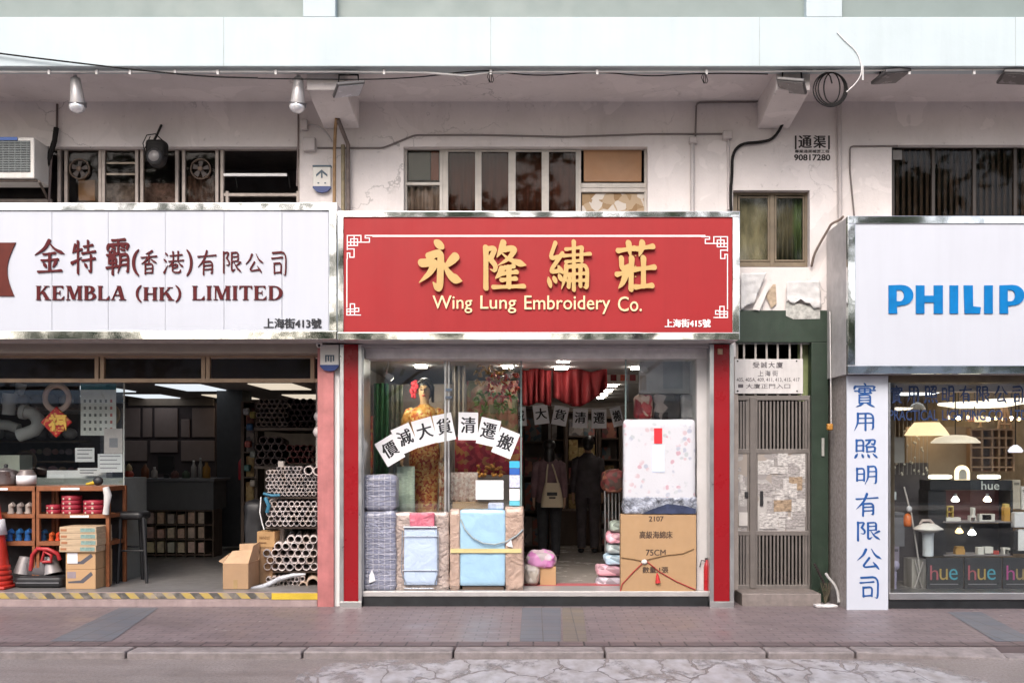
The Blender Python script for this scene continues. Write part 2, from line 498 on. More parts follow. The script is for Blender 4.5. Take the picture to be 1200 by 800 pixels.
def glyph(ch, w=7.0):
    """one brush character as a mesh in 100 x 100 units"""
    if (ch, w) in _G: return _G[(ch, w)]
    N = 112
    xs = np.linspace(-12, 112, N); ys = np.linspace(-12, 112, N)
    gx, gy = np.meshgrid(xs, ys); F = np.full(gx.shape, -9.0)
    for st in BRUSH[ch].split(';'):
        a = st.split(); k = a[0]; q = [float(t) for t in a[1:]]
        pts = list(zip(q[::2], q[1::2]))
        if len(pts) > 2: pts = _smooth(pts)
        pr = PROF[k]
        ln = _resample(pts, 5)[1]
        n = max(8, int(ln / 1.6)); p, _ = _resample(pts, n)
        if k == 'g':
            r = np.interp(np.linspace(0, 1, n), [0, .8, .86, 1], [1, .95, 1.05, .12])
        else:
            r = np.interp(np.linspace(0, 1, n), np.linspace(0, 1, 5), pr)
        r = r * w * (.88 if k == 'h' else 1.0)
        for (x, y), rr in zip(p, r):
            # slanted oval brush tip
            dx = gx - x; dy = gy - y
            u = (dx * .8 + dy * .6) / 1.12; v = (-dx * .6 + dy * .8) / .9
            F = np.maximum(F, rr - np.sqrt(u * u + v * v))
    _G[(ch, w)] = contour_mesh(field_contours(F, xs, ys))
    return _G[(ch, w)]

def brush(mb, ch, px0, px1, py0, py1, Y, depth, w=7.0, rot=0):
    return fit(mb, glyph(ch, w), px0, px1, py0, py1, Y, depth, 0, rot)

# bold serif capitals, built from convex pieces and bowls
def _cap(ch):
    st = 22.; th = 7.; sf = 5.
    pol = []; arcs = []
    def rect(x0, y0, x1, y1): pol.append([(x0, y0), (x1, y0), (x1, y1), (x0, y1)])
    def stem(x, w=st, a=6, top=True, bot=True):
        rect(x, 0, x + w, 100)
        if top: rect(x - a, 0, x + w + a, sf)
        if bot: rect(x - a, 100 - sf, x + w + a, 100)
    def diag(x0, y0, x1, y1, w): pol.append([(x0, y0), (x0 + w, y0), (x1 + w, y1), (x1, y1)])
    if ch == 'I': stem(8); wd = 38
    elif ch == 'L':
        stem(8); rect(8, 100 - sf - 1, 80, 100); pol.append([(80, 70), (82, 100), (56, 100)]); wd = 84
    elif ch == 'E':
        stem(8); rect(8, 0, 76, th); rect(8, 93, 82, 100); pol.append([(76, 0), (77, 26), (54, 0)]); pol.append([(83, 72), (80, 100), (56, 100)])
        rect(8, 46, 56, 53); rect(52, 34, 57, 66); wd = 86
    elif ch == 'T':
        stem(32, st, 8, False); rect(2, 0, 84, th); pol.append([(2, 0), (2, 28), (22, 0)]); pol.append([(84, 0), (84, 28), (64, 0)]); wd = 86
    elif ch == 'H':
        stem(8); stem(66); rect(8, 46, 80, 53); wd = 96
    elif ch == 'K':
        stem(8); diag(66, 3, 26, 56, 11); diag(36, 42, 68, 97, 26); rect(56, 0, 92, sf); rect(60, 95, 102, 100); wd = 102
    elif ch == 'M':
        rect(12, 0, 19, 100); rect(2, 95, 30, 100); rect(2, 0, 26, sf); diag(12, 0, 44, 97, 24); diag(84, 0, 48, 97, 9)
        stem(84, st, 6); wd = 114
    elif ch == 'A':
        diag(46, 0, 6, 98, 8); diag(40, 0, 66, 98, 26); rect(-2, 95, 28, 100); rect(54, 95, 102, 100); rect(22, 62, 66, 69); wd = 100
    elif ch == 'B':
        stem(8, st, 6); arcs.append((40, 25, 34, 25, 34, 25, 15, 19, 30)); arcs.append((42, 73, 42, 27, 40, 73, 21, 21, 30))
        rect(20, 0, 42, 6); rect(20, 46, 44, 52); rect(20, 94, 44, 100); wd = 86
    elif ch == 'D':
        stem(8); arcs.append((36, 50, 58, 50, 34, 50, 36, 44, 30)); rect(20, 0, 38, 6); rect(20, 94, 38, 100); wd = 96
    elif ch == '(':
        arcs.append((60, 50, 56, 72, 74, 50, 54, 74, None, -1)); wd = 44
    elif ch == ')':
        arcs.append((-18, 50, 56, 72, -32, 50, 54, 74, None, 1)); wd = 44
    else: return [], 40
    xs = np.linspace(-12, 122, 110); ys = np.linspace(-26, 126, 118)
    gx, gy = np.meshgrid(xs, ys); F = np.full(gx.shape, -9.)
    for p in pol:
        p = np.array(p, float)
        if sum(p[i][0] * p[(i + 1) % len(p)][1] - p[(i + 1) % len(p)][0] * p[i][1] for i in range(len(p))) < 0: p = p[::-1]
        g = np.full(gx.shape, 99.)
        for i in range(len(p)):
            a, b = p[i], p[(i + 1) % len(p)]; e = b - a; e /= np.hypot(*e)
            g = np.minimum(g, -(gx - a[0]) * e[1] + (gy - a[1]) * e[0])
        F = np.maximum(F, g)
    for q in arcs:
        cx, cy, rx, ry, ix, iy, jx, jy, x0 = q[:9]
        o = (1 - np.hypot((gx - cx) / rx, (gy - cy) / ry)) * min(rx, ry)
        i = (np.hypot((gx - ix) / jx, (gy - iy) / jy) - 1) * min(jx, jy)
        g = np.minimum(o, i)
        if x0 is not None: g = np.minimum(g, gx - x0)
        else: g = np.minimum(np.minimum(g, np.minimum(gy + 22, 122 - gy)), (40 - gx) if q[9] < 0 else (gx - 2))
        F = np.maximum(F, g)
    return field_contours(F, xs, ys), wd

def serif(mb, s, px0, px1, py0, py1, Y, depth):
    loops = []; x = 0
    for ch in s:
        L, wd = _cap(ch)
        loops += [[(a + x, b) for a, b in q] for q in L]; x += wd + 7
    vs, fs = contour_mesh(loops)
    return fit(mb, (vs, fs), px0, px1, py0, py1, Y, depth)
# ================================================================== shared materials
M_WALL = wall_mat("old_pink_render", (.70, .65, .64), .45, .36)
M_SOFFIT = wall_mat("soffit_paint", (.66, .605, .605), .4, .25)
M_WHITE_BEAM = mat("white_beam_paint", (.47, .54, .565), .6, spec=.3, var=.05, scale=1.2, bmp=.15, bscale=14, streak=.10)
M_SAGE = mat("sage_panel", (.185, .23, .22), .5, var=.06, scale=3)
M_CHROME = mat("polished_steel", (.74, .75, .76), .055, 1, var=.03, scale=2, bmp=.10, bscale=1.6, bdist=.01)
M_STEEL = mat("brushed_steel", (.58, .58, .58), .34, 1, var=.05, scale=3, stretch=(1, 1, 1.3))
M_ALU = mat("aluminium_frame", (.50, .49, .47), .45, .6, var=.08)
M_GREYFRAME = mat("weathered_frame", (.36, .31, .28), .55, .2, var=.2, streak=.4)
M_BROWNFRAME = mat("bronze_frame", (.16, .125, .085), .5, .2, var=.25)
M_TANFRAME = mat("tan_frame", (.38, .27, .18), .5, .2, var=.15)
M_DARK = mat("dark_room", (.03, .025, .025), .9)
M_BLACK = mat("black_plastic", (.018, .018, .02), .45, var=.2)
M_RUBBER = mat("black_cable", (.012, .011, .011), .7, var=.2, spec=.2)
M_RED = mat("red_sign_face", (.32, .015, .018), .5, streak=.12, spec=.3, var=.05, scale=1.5)
M_REDCOL = mat("red_column_tiles", (.265, .007, .012), .3, spec=.35, var=.06, scale=2)
M_GOLD = mat("gold_letters", (.52, .335, .12), .38, var=.06)
M_GOLDSIDE = M_GOLD
M_WHITE = mat("white_paint", (.80, .80, .80), .5, var=.03)
M_PAPER = mat("white_paper", (.84, .84, .87), .75, var=.02)
M_INK = mat("black_ink", (.02, .02, .025), .7)
M_MAROON = mat("maroon_letters", (.085, .008, .010), .6, spec=.2)
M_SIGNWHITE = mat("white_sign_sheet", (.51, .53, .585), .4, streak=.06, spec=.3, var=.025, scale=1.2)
M_BLUE = mat("blue_letters", (.0, .155, .42), .5, spec=.2)
M_DEEPBLUE = mat("deep_blue_letters", (.006, .075, .27), .5)
M_NAVY = mat("navy_letters", (.01, .03, .10), .5)
M_GLASS = glass_mat("window_glass", (.93, .95, .94), 1.9)
M_GLASS_DARK = glass_mat("dark_glass", (.80, .77, .74), .3, .03)
M_GREEN = mat("dark_green_paint", (.019, .036, .023), .45, var=.2, streak=.4)
M_PINK = mat("pink_tiles", (.46, .165, .16), .45, var=.22, scale=5, streak=.4, bmp=.2, bscale=18)
M_GRANITE = mat("grey_granite", (.34, .30, .28), .7, var=.3, scale=30, bmp=.3, bscale=60, streak=.35)
M_CARD = mat("cardboard", (.50, .31, .16), .8, var=.08, scale=4, bmp=.08)
M_CARD2 = mat("brown_cardboard", (.40, .25, .14), .8, var=.1, scale=4, bmp=.1)
M_CONDUIT = mat("grey_conduit", (.45, .42, .42), .5, var=.1)
M_WCONDUIT = mat("white_conduit", (.68, .66, .65), .5, var=.1)
M_RUSTPIPE = mat("rust_pipe", (.28, .17, .08), .6, var=.3, scale=12)
M_DARKWOOD = mat("dark_wood", (.10, .065, .045), .5, var=.25, stretch=(1, 1, .2), scale=12)
M_TUBE = mat("ceiling_white", (.52, .50, .49), .8, var=.04)
M_FLOOR = mat("grey_shop_floor", (.20, .19, .185), .35, var=.15, scale=3)

# ================================================================== ground
YK, YKB = -2.20, -2.41
def paving_mat():
    m, nt, b = _mat("brick_paving")
    v = mapping(nt)
    br = node(nt, "ShaderNodeTexBrick")
    br.inputs["Scale"].default_value = 1
    br.inputs["Brick Width"].default_value = .2; br.inputs["Row Height"].default_value = .1
    br.inputs["Mortar Size"].default_value = .007; br.inputs["Bias"].default_value = 0
    br.inputs["Color1"].default_value = (.26, .20, .20, 1); br.inputs["Color2"].default_value = (.215, .172, .178, 1); br.inputs["Mortar"].default_value = (.105, .08, .083, 1)
    nt.links.new(v, br.inputs["Vector"])
    n1 = noise_node(nt, v, 1.6, 6, .6)
    c = mixc(nt, .36, br.outputs[0], ramp(nt, n1.outputs[0], [(.3, (.115, .092, .098)), (.7, (.205, .165, .17))]).outputs[0])
    n2 = noise_node(nt, v, 9, 8, .7)
    f = ramp(nt, n2.outputs[0], [(.58, (0, 0, 0)), (.7, (.35, .35, .35))]).outputs[0]
    c = mixc(nt, f, c, (.05, .043, .045))
    nt.links.new(c, b.inputs["Base Color"])
    r = ramp(nt, n1.outputs[0], [(.35, (.35,) * 3), (.65, (.65,) * 3)]).outputs[0]
    nt.links.new(r, b.inputs["Roughness"])
    bump(nt, b, br.outputs["Fac"], -.35, .004)
    return m
def band_mat(name, a, c2):
    m, nt, b = _mat(name)
    v = mapping(nt)
    br = node(nt, "ShaderNodeTexBrick")
    br.inputs["Scale"].default_value = 1; br.offset = 0
    br.inputs["Brick Width"].default_value = .2; br.inputs["Row Height"].default_value = .2
    br.inputs["Mortar Size"].default_value = .005
    br.inputs["Color1"].default_value = (*a, 1); br.inputs["Color2"].default_value = (*c2, 1); br.inputs["Mortar"].default_value = (.09, .08, .08, 1)
    nt.links.new(v, br.inputs["Vector"])
    n1 = noise_node(nt, v, 3, 7, .65)
    c = mixc(nt, ramp(nt, n1.outputs[0], [(.4, (0, 0, 0)), (.75, (.7,) * 3)]).outputs[0], br.outputs[0], (.175, .148, .152))
    nt.links.new(c, b.inputs["Base Color"]); b.inputs["Roughness"].default_value = .55
    bump(nt, b, br.outputs["Fac"], -.3, .004)
    return m
def road_mat():
    m, nt, b = _mat("worn_road_concrete")
    v = mapping(nt)
    n1 = noise_node(nt, v, 1.1, 8, .65)
    c = ramp(nt, n1.outputs[0], [(.3, (.23, .195, .185)), (.7, (.36, .31, .295))]).outputs[0]
    n2 = noise_node(nt, v, 45, 5, .8)
    c = mixc(nt, ramp(nt, n2.outputs[0], [(.42, (0, 0, 0)), (.66, (.85,) * 3)]).outputs[0], c, (.12, .098, .092))
    n4 = noise_node(nt, mapping(nt, (.35, 2.5, 1)), 1.2, 6, .7)
    c = mixc(nt, ramp(nt, n4.outputs[0], [(.5, (0, 0, 0)), (.7, (.5,) * 3)]).outputs[0], c, (.15, .12, .112))
    nt.links.new(c, b.inputs["Base Color"])
    nt.links.new(ramp(nt, n1.outputs[0], [(.35, (.3,) * 3), (.65, (.7,) * 3)]).outputs[0], b.inputs["Roughness"])
    bump(nt, b, n2.outputs[0], .4, .01)
    return m
ZR = -.06
g = MB().quad((-150, 400, -.35), (-150, -250, -.35), (150, -250, -.35), (150, 400, -.35)).build("ground", mat("ground_soil", (.2, .18, .17), .9))
struct(g)
g = MB().quad((-60, -12.5, ZR), (60, -12.5, ZR), (60, YKB + .05, ZR), (-60, YKB + .05, ZR)).build("road", road_mat()); struct(g)
g = MB().box(-60, 60, YK + .012, 14, -.3, 0).build("pavement", paving_mat()); struct(g)
g = MB().box(-60, 60, -16, -12.5, -.3, .03).build("opposite_pavement", mat("far_paving", (.22, .18, .17), .7)); struct(g)
# kerb: separate granite lengths with open joints, dropping towards the right-hand crossing
M_KERB = mat("kerb_granite", (.25, .215, .21), .65, var=.3, scale=9, bmp=.4, bscale=50)
cuts = [-400, -150, 147, 354, 531, 709, 899, 1003]
for i in range(len(cuts) - 1):
    x0, x1 = PX(cuts[i], YKB) + .008, PX(cuts[i + 1], YKB) - .008
    struct(MB().box(x0, x1, YKB, YK, -.3, .003 - random.Random(i).random() * .006).build("kerb", M_KERB, bevel=.014))
x0 = PX(1003, YKB) + .008
kb = MB()
kb.add([(x0, YKB, -.3), (x0 + 1.2, YKB, -.3), (x0 + 1.2, YK, -.3), (x0, YK, -.3), (x0, YKB, .0), (x0 + 1.2, YKB, -.05), (x0 + 1.2, YK, -.0), (x0, YK, .003)],
       [(0, 3, 2, 1), (4, 5, 6, 7), (0, 1, 5, 4), (1, 2, 6, 5), (2, 3, 7, 6), (3, 0, 4, 7)])
kb.box(x0 + 1.216, x0 + 6, YKB, YK, -.3, -.05)
struct(kb.build("kerb", M_KERB, bevel=.012))
def band(name, m, q):
    pts = []
    for px, py in q:
        d = CH * FPX / (py - HY); Y = d - D0
        pts.append(((px - VX) / FPX * d, Y, .004))
    struct(MB().quad(*pts).build(name, m))
M_BLUEBAND = band_mat("blue_grey_pavers", (.125, .135, .16), (.15, .158, .178))
M_TANBAND = band_mat("tan_pavers", (.21, .17, .125), (.18, .15, .125))
band("paving_strip", M_BLUEBAND, [(58, 751.5), (130, 751.5), (186, 712), (140, 712)])
band("paving_strip", M_BLUEBAND, [(609, 751.5), (657, 751.5), (657, 712), (612, 712)])
band("paving_strip", M_TANBAND, [(660, 751.5), (688, 751.5), (683, 712), (659, 712)])
band("paving_strip", M_BLUEBAND, [(1167, 751.5), (1215, 751.5), (1150, 717), (1110, 717)])
def soldier_mat():
    m, nt, b = _mat("soldier_course_bricks")
    v = mapping(nt)
    br = node(nt, "ShaderNodeTexBrick"); br.offset = 0
    br.inputs["Scale"].default_value = 1; br.inputs["Brick Width"].default_value = .21; br.inputs["Row Height"].default_value = .3; br.inputs["Mortar Size"].default_value = .008
    br.inputs["Color1"].default_value = (.19, .135, .135, 1); br.inputs["Color2"].default_value = (.145, .11, .112, 1); br.inputs["Mortar"].default_value = (.025, .02, .02, 1)
    nt.links.new(v, br.inputs["Vector"])
    n1 = noise_node(nt, v, 6, 6, .6)
    nt.links.new(mixc(nt, ramp(nt, n1.outputs[0], [(.4, (0, 0, 0)), (.7, (.6,) * 3)]).outputs[0], br.outputs[0], (.11, .085, .087)), b.inputs["Base Color"])
    b.inputs["Roughness"].default_value = .6
    bump(nt, b, br.outputs["Fac"], -.5, .006)
    return m
struct(MB().quad((-8, YK + .015, .0045), (8, YK + .015, .0045), (8, YK + .2, .0045), (-8, YK + .2, .0045)).build("kerbside_course", soldier_mat()))
# cracked, flaking white paint on the road
def flaked_paint():
    m, nt, b = _mat("flaked_road_paint")
    v = mapping(nt, (1.0, .5, 1))
    w = noise_node(nt, v, 2.2, 4)
    ad = node(nt, "ShaderNodeMix", data_type='VECTOR'); ad.inputs[0].default_value = .28
    nt.links.new(v, ad.inputs[4]); nt.links.new(w.outputs[1], ad.inputs[5])
    vo = node(nt, "ShaderNodeTexVoronoi", feature='DISTANCE_TO_EDGE'); vo.inputs["Scale"].default_value = 3.6
    nt.links.new(ad.outputs[1], vo.inputs["Vector"])
    n2 = noise_node(nt, v, 2.6, 7, .68)
    nd = noise_node(nt, mapping(nt), 2.4, 4, .6)
    md = node(nt, "ShaderNodeMath", operation='MULTIPLY_ADD'); nt.links.new(nd.outputs[0], md.inputs[0]); md.inputs[1].default_value = .11; nt.links.new(vo.outputs["Distance"], md.inputs[2])
    crack = ramp(nt, md.outputs[0], [(.060, (0, 0, 0)), (.080, (1, 1, 1))]).outputs[0]
    keep = ramp(nt, n2.outputs[0], [(.34, (0, 0, 0)), (.48, (1, 1, 1))]).outputs[0]
    tc = node(nt, "ShaderNodeTexCoord"); ml = node(nt, "ShaderNodeMapping"); ml.inputs["Scale"].default_value = (1 / 2.75, 1 / 1.05, 0)
    nt.links.new(tc.outputs["Object"], ml.inputs[0])
    ln = node(nt, "ShaderNodeVectorMath", operation='LENGTH'); nt.links.new(ml.outputs[0], ln.inputs[0])
    ng = noise_node(nt, tc.outputs["Object"], 1.6, 8, .7)
    su = node(nt, "ShaderNodeMath", operation='MULTIPLY_ADD'); nt.links.new(ng.outputs[0], su.inputs[0]); su.inputs[1].default_value = -1.5; nt.links.new(ln.outputs["Value"], su.inputs[2])
    edge = ramp(nt, su.outputs[0], [(.08, (.92, .92, .92)), (.24, (0, 0, 0))]).outputs[0]
    nt.links.new(mixc(nt, 1, mixc(nt, 1, crack, keep, 'MULTIPLY'), edge, 'MULTIPLY'), b.inputs["Alpha"])
    n3 = noise_node(nt, v, 9, 5)
    nt.links.new(ramp(nt, n3.outputs[0], [(.3, (.30, .265, .255)), (.62, (.50, .48, .50))]).outputs[0], b.inputs["Base Color"])
    b.inputs["Roughness"].default_value = .45
    return m
pm = MB(); pts = []
for px, py in [(330, 830), (350, 790), (390, 773.5), (640, 772.5), (1020, 772.5), (1110, 780), (1160, 800), (1200, 830)]:
    d = (CH - ZR) * FPX / (py - HY); pts.append(((px - VX) / FPX * d, d - D0, ZR + .004))
pm.add(pts, [tuple(range(len(pts)))[::-1]])
struct(pm.build("road_marking", flaked_paint()))

# ================================================================== the apartment building
YW = .35
bld = thing("apartment_building", "old pink rendered apartment building with white canopy beam above the three shops", "building", (0, YW, 0))
def wall_with_holes(px0, px1, z0, z1, holes, y, depth=.14):
    mb = MB()
    hs = [(PX(a, y), PX(b, y), PZ(d, y), PZ(c, y)) for a, b, c, d in holes]
    xs = sorted({PX(px0, y), PX(px1, y)} | {h[0] for h in hs} | {h[1] for h in hs})
    zs = sorted({z0, z1} | {h[2] for h in hs if h[2] > z0} | {h[3] for h in hs if h[3] < z1})
    for i in range(len(xs) - 1):
        for j in range(len(zs) - 1):
            cx, cz = (xs[i] + xs[i + 1]) / 2, (zs[j] + zs[j + 1]) / 2
            if any(h[0] < cx < h[1] and h[2] < cz < h[3] for h in hs): continue
            mb.quad((xs[i], y, zs[j]), (xs[i + 1], y, zs[j]), (xs[i + 1], y, zs[j + 1]), (xs[i], y, zs[j + 1]))
    for a, b, c, d in hs:
        y2 = y + depth; c = max(c, z0)
        mb.quad((a, y, c), (a, y, d), (a, y2, d), (a, y2, c)); mb.quad((b, y, d), (b, y, c), (b, y2, c), (b, y2, d))
        mb.quad((a, y, d), (b, y, d), (b, y2, d), (a, y2, d)); mb.quad((b, y, c), (a, y, c), (a, y2, c), (b, y2, c))
    return mb
ZS = 5.352
ZWB = PZ(392, YW)
W1 = (-90, 351, 172, 258); W2 = (473, 759, 172, 258); W3 = (859, 949, 223, 313); W4 = (1045, 1290, 170, 262); WG = (862, 969, 365, 420)
wall = wall_with_holes(-480, 1930, ZWB, ZS, [W1, W2, W3, W4, WG], YW)
wall.build("upper_wall", M_WALL, bld)
XL, XR = -10.2, 12.0
MB().box(XL, XR, -.492, YW + .3, ZS, ZS + .3).build("canopy_slab", M_SOFFIT, bld)
beam = MB().box(XL, XR, -.69, -.49, 5.327, PZ(20, -.69))
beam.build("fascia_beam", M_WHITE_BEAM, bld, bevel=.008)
q = MB()
for px in (-40, 262, 575, 890, 1190): q.box(PX(px, -.69) - .004, PX(px, -.69) + .004, -.6915, -.688, 5.33, PZ(20.5, -.69))
q.build("beam_joint", mat("joint_filler", (.36, .41, .42), .8), bld)
for a, b in ((355, 393), (945, 987)):
    MB().box(PX(a, -.69), PX(b, -.69), -.69, -.2, PZ(20, -.69), 7.4).build("fascia_pier", M_WHITE_BEAM, bld, bevel=.006)
for a, b in ((-560, 355), (393, 945), (987, 2100)):
    q = MB().box(PX(a, -.69), PX(b, -.69), -.60, -.55, PZ(20, -.69), 7.4)
    q.build("spandrel_panel", M_SAGE, bld)
MB().box(XL, XR, -.69, 2, 7.4, 7.6).build("upper_slab", M_WHITE_BEAM, bld)
MB().box(XL, XR, YW + .14, YW + .2, ZS + .3, 7.4).build("first_floor_wall", M_WALL, bld)
for a, b in ((-2.24, -1.86), (2.40, 2.74)):
    br = MB()
    z0, z1, y0, y1 = 5.17, 5.06, -.488, YW - .002
    br.add([(a, y0, z0), (b, y0, z0), (b, y1, z1), (a, y1, z1), (a, y0, ZS + .01), (b, y0, ZS + .01), (b, y1, ZS + .01), (a, y1, ZS + .01)],
           [(0, 3, 2, 1), (4, 5, 6, 7), (0, 1, 5, 4), (1, 2, 6, 5), (2, 3, 7, 6), (3, 0, 4, 7)])
    br.build("canopy_bracket", M_WALL, bld, bevel=.012)
# dark rooms behind the upper windows
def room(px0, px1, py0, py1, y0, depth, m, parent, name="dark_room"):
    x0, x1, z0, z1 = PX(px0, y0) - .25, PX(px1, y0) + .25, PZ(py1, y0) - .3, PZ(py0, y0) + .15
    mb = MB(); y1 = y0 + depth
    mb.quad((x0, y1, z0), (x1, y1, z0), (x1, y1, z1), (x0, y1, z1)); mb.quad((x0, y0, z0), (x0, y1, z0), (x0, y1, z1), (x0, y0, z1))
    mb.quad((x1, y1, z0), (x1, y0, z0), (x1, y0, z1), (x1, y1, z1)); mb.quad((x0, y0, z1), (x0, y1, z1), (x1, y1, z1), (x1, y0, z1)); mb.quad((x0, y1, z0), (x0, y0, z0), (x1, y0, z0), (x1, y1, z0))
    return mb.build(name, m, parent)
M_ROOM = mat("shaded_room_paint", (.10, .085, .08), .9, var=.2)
YF = YW + .09     # plane of the window frames
def bars(mb, xs, ys, px0, px1, py0, py1, Y, w, t=.05):
    """frame members: vertical centre lines xs, horizontal centre lines ys (picture units)"""
    for x in xs: mb.box(PX(x, Y) - w / 2, PX(x, Y) + w / 2, Y, Y + t, PZ(py1, Y), PZ(py0, Y))
    for y in ys: mb.box(PX(px0, Y), PX(px1, Y), Y + .003, Y + t - .003, PZ(y, Y) - w / 2, PZ(y, Y) + w / 2)
    return mb
M_CURTAIN = mat("faded_curtain", (.22, .12, .085), .9, var=.35, scale=14, stretch=(6, 1, .15))
M_FLORALCURT = brocade("floral_net", [(.30, .12, .10), (.45, .38, .34), (.16, .08, .06)], 14, .8)
M_TEAL = mat("grey_teal_board", (.15, .19, .185), .7)
def curtain(px0, px1, py0, py1, Y, m, parent, name="curtain", folds=9, amp=.02):
    mb = MB(); n = folds * 6
    x0, x1, z0, z1 = PX(px0, Y), PX(px1, Y), PZ(py1, Y), PZ(py0, Y)
    rows = []
    for z in (z0, z1):
        rows.append([(x0 + (x1 - x0) * i / n, Y + amp * math.sin(i / 6 * 2 * math.pi), z) for i in range(n + 1)])
    vs = rows[0] + rows[1]
    mb.add(vs, [(i, i + 1, n + 2 + i, n + 1 + i) for i in range(n)], True)
    o = mb.build(name, m, parent)
    sd = o.modifiers.new("thick", 'SOLIDIFY'); sd.thickness = .003
    return o
# --- left strip window
w1 = MB()
bars(w1, [69, 77, 117, 121, 160, 166, 207, 215, 254, 260, 351], [174], -90, 351, 172, 258, YF, .035)
w1.pbox(-90, 60, 233, 238, YF, YF + .05)
w1 = w1.build("window", M_GREYFRAME, bld, bevel=.004)
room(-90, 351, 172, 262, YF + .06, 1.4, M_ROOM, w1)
for a, b in ((-85, 67), (79, 115), (123, 158), (168, 205), (217, 252)):
    MB().pbox(a, b, 176, 258, YF + .02, YF + .026).build("pane", M_GLASS_DARK, w1)
w = MB()
for yy in (190, 203): w.pbox(123, 158, yy, yy + 2.2, YF + .03, YF + .04)
w.build("louvre_slat", M_ALU, w1)
MB().pbox(123, 158, 215, 258, YF + .2, YF + .24).build("stored_box", mat("mixed_stock", (.25, .21, .19), .8, var=.6, scale=18), w1)
MB().pbox(92, 111, 211, 235, YF + .1, YF + .3).build("cardboard_box", M_CARD2, w1)
MB().pbox(168, 206, 215, 258, YF + .15, YF + .2).build("stored_goods", mat("mixed_goods", (.22, .15, .13), .8, var=.7, scale=12), w1)
curtain(217, 252, 206, 258, YF + .08, mat("brown_net", (.12, .075, .06), .9, var=.3, scale=20), w1, folds=5)
# round extractor fans set in the glass
for cx, cy in ((93, 198), (235, 198)):
    c = P(cx, cy, YF - .015)
    fan = thing("extractor_fan", "round extractor fan set in the window pane %s" % ("nearest the air conditioner" if cx < 100 else "right of the black lamp"), "fan", c, "extractor fans in the left window")
    MB().rings([[c + Vector((math.cos(2 * math.pi * k / 28) * r, y, math.sin(2 * math.pi * k / 28) * r)) for k in range(28)] for r, y in ((.112, .02), (.112, -.004), (.102, -.008), (.098, .02))], False, True, True).build("ring", M_DARKWOOD, fan)
    bl = MB()
    for k in range(5):
        a = k * 2 * math.pi / 5 + .3; u = Vector((math.cos(a), 0, math.sin(a))); v = Vector((-math.sin(a), 0, math.cos(a)))
        bl.add([c + u * .02 - v * .015, c + u * .088 - v * .03, c + u * .088 + v * .025 + Vector((0, .015, 0)), c + u * .02 + v * .012 + Vector((0, .008, 0))], [(0, 1, 2, 3), (3, 2, 1, 0)])
    bl.build("fan_blade", M_ROOM, fan)
    MB().ell(c + Vector((0, -.012, 0)), .028, .012, .028).build("hub", M_DARKWOOD, fan)
# open hopper sash at the right end with a pale rail
op = MB(); op.pbox(262, 336, 203.2, 206.2, YF - .05, YF - .03)
op.build("sash_rail", M_WHITE, w1)
sa = MB()
for x in (276, 338): sa.tube([P(x, 205, YF - .03), P(x + 2, 220, YF + .03)], .006)
sa.build("stay", M_RUBBER, w1)
hb = MB()
bars(hb, [266, 349], [228], 262, 351, 224, 258, YF - .01, .03)
hb.build("hopper_sash", M_GREYFRAME, w1)
# --- middle window
w2 = MB()
bars(w2, [475, 517, 521, 560, 600, 639, 679, 757], [173.5, 250], 473, 759, 172, 258, YF, .036)
w2.pbox(473, 519, 213.5, 217, YF - .004, YF + .04); w2.pbox(681, 757, 214.5, 225, YF - .004, YF + .04); w2.pbox(681, 757, 218, 220, YF - .012, YF - .004)
for a, b in ((524, 558), (563, 597), (603, 636), (642, 676)):
    q = MB(); bars(q, [a, b], [176.5], a - 1, b + 1, 175, 258, YF - .01, .022, .03)
    k = len(w2.v); w2.v += q.v; w2.f += [tuple(i + k for i in f) for f in q.f]; w2.s += q.s
w2 = w2.build("window", mat("pale_window_frame", (.47, .435, .40), .5, .1, var=.12, streak=.4), bld, bevel=.004)
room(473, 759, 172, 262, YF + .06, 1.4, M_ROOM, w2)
for a, b in ((478, 515), (525, 557), (564, 596), (604, 635), (643, 675)):
    MB().pbox(a, b, 176, 258, YF + .02, YF + .026).build("pane", M_GLASS_DARK, w2)
MB().pbox(479, 504, 178, 211, YF + .05, YF + .06).build("dark_sheet", M_TEAL, w2)
MB().pbox(505, 514, 178, 211, YF + .07, YF + .08).build("brown_sheet", mat("brown_sheet", (.35, .14, .09), .8), w2)
curtain(477, 516, 218, 258, YF + .06, mat("striped_net", (.30, .25, .22), .9, var=.5, scale=10, stretch=(9, 1, .1)), w2, folds=5)
for a, b in ((524, 558), (563, 597), (603, 636), (642, 676)):
    curtain(a, b, 175, 258, YF + .09, mat("brown_curtain", (.10, .032, .018), .9, var=.5, scale=10, stretch=(9, 1, .15)), w2, folds=4, amp=.012)
MB().pbox(684, 752, 175, 213, YF + .012, YF + .03).build("board", mat("brown_board", (.34, .18, .09), .6, var=.14, scale=3), w2, bevel=.01)
MB().pbox(682, 756, 227, 258, YF + .03, YF + .04).build("pasted_paper", brocade("torn_pasted_paper", [(.30, .20, .11), (.40, .30, .20), (.26, .16, .08), (.55, .50, .45)], 13, .8), w2)
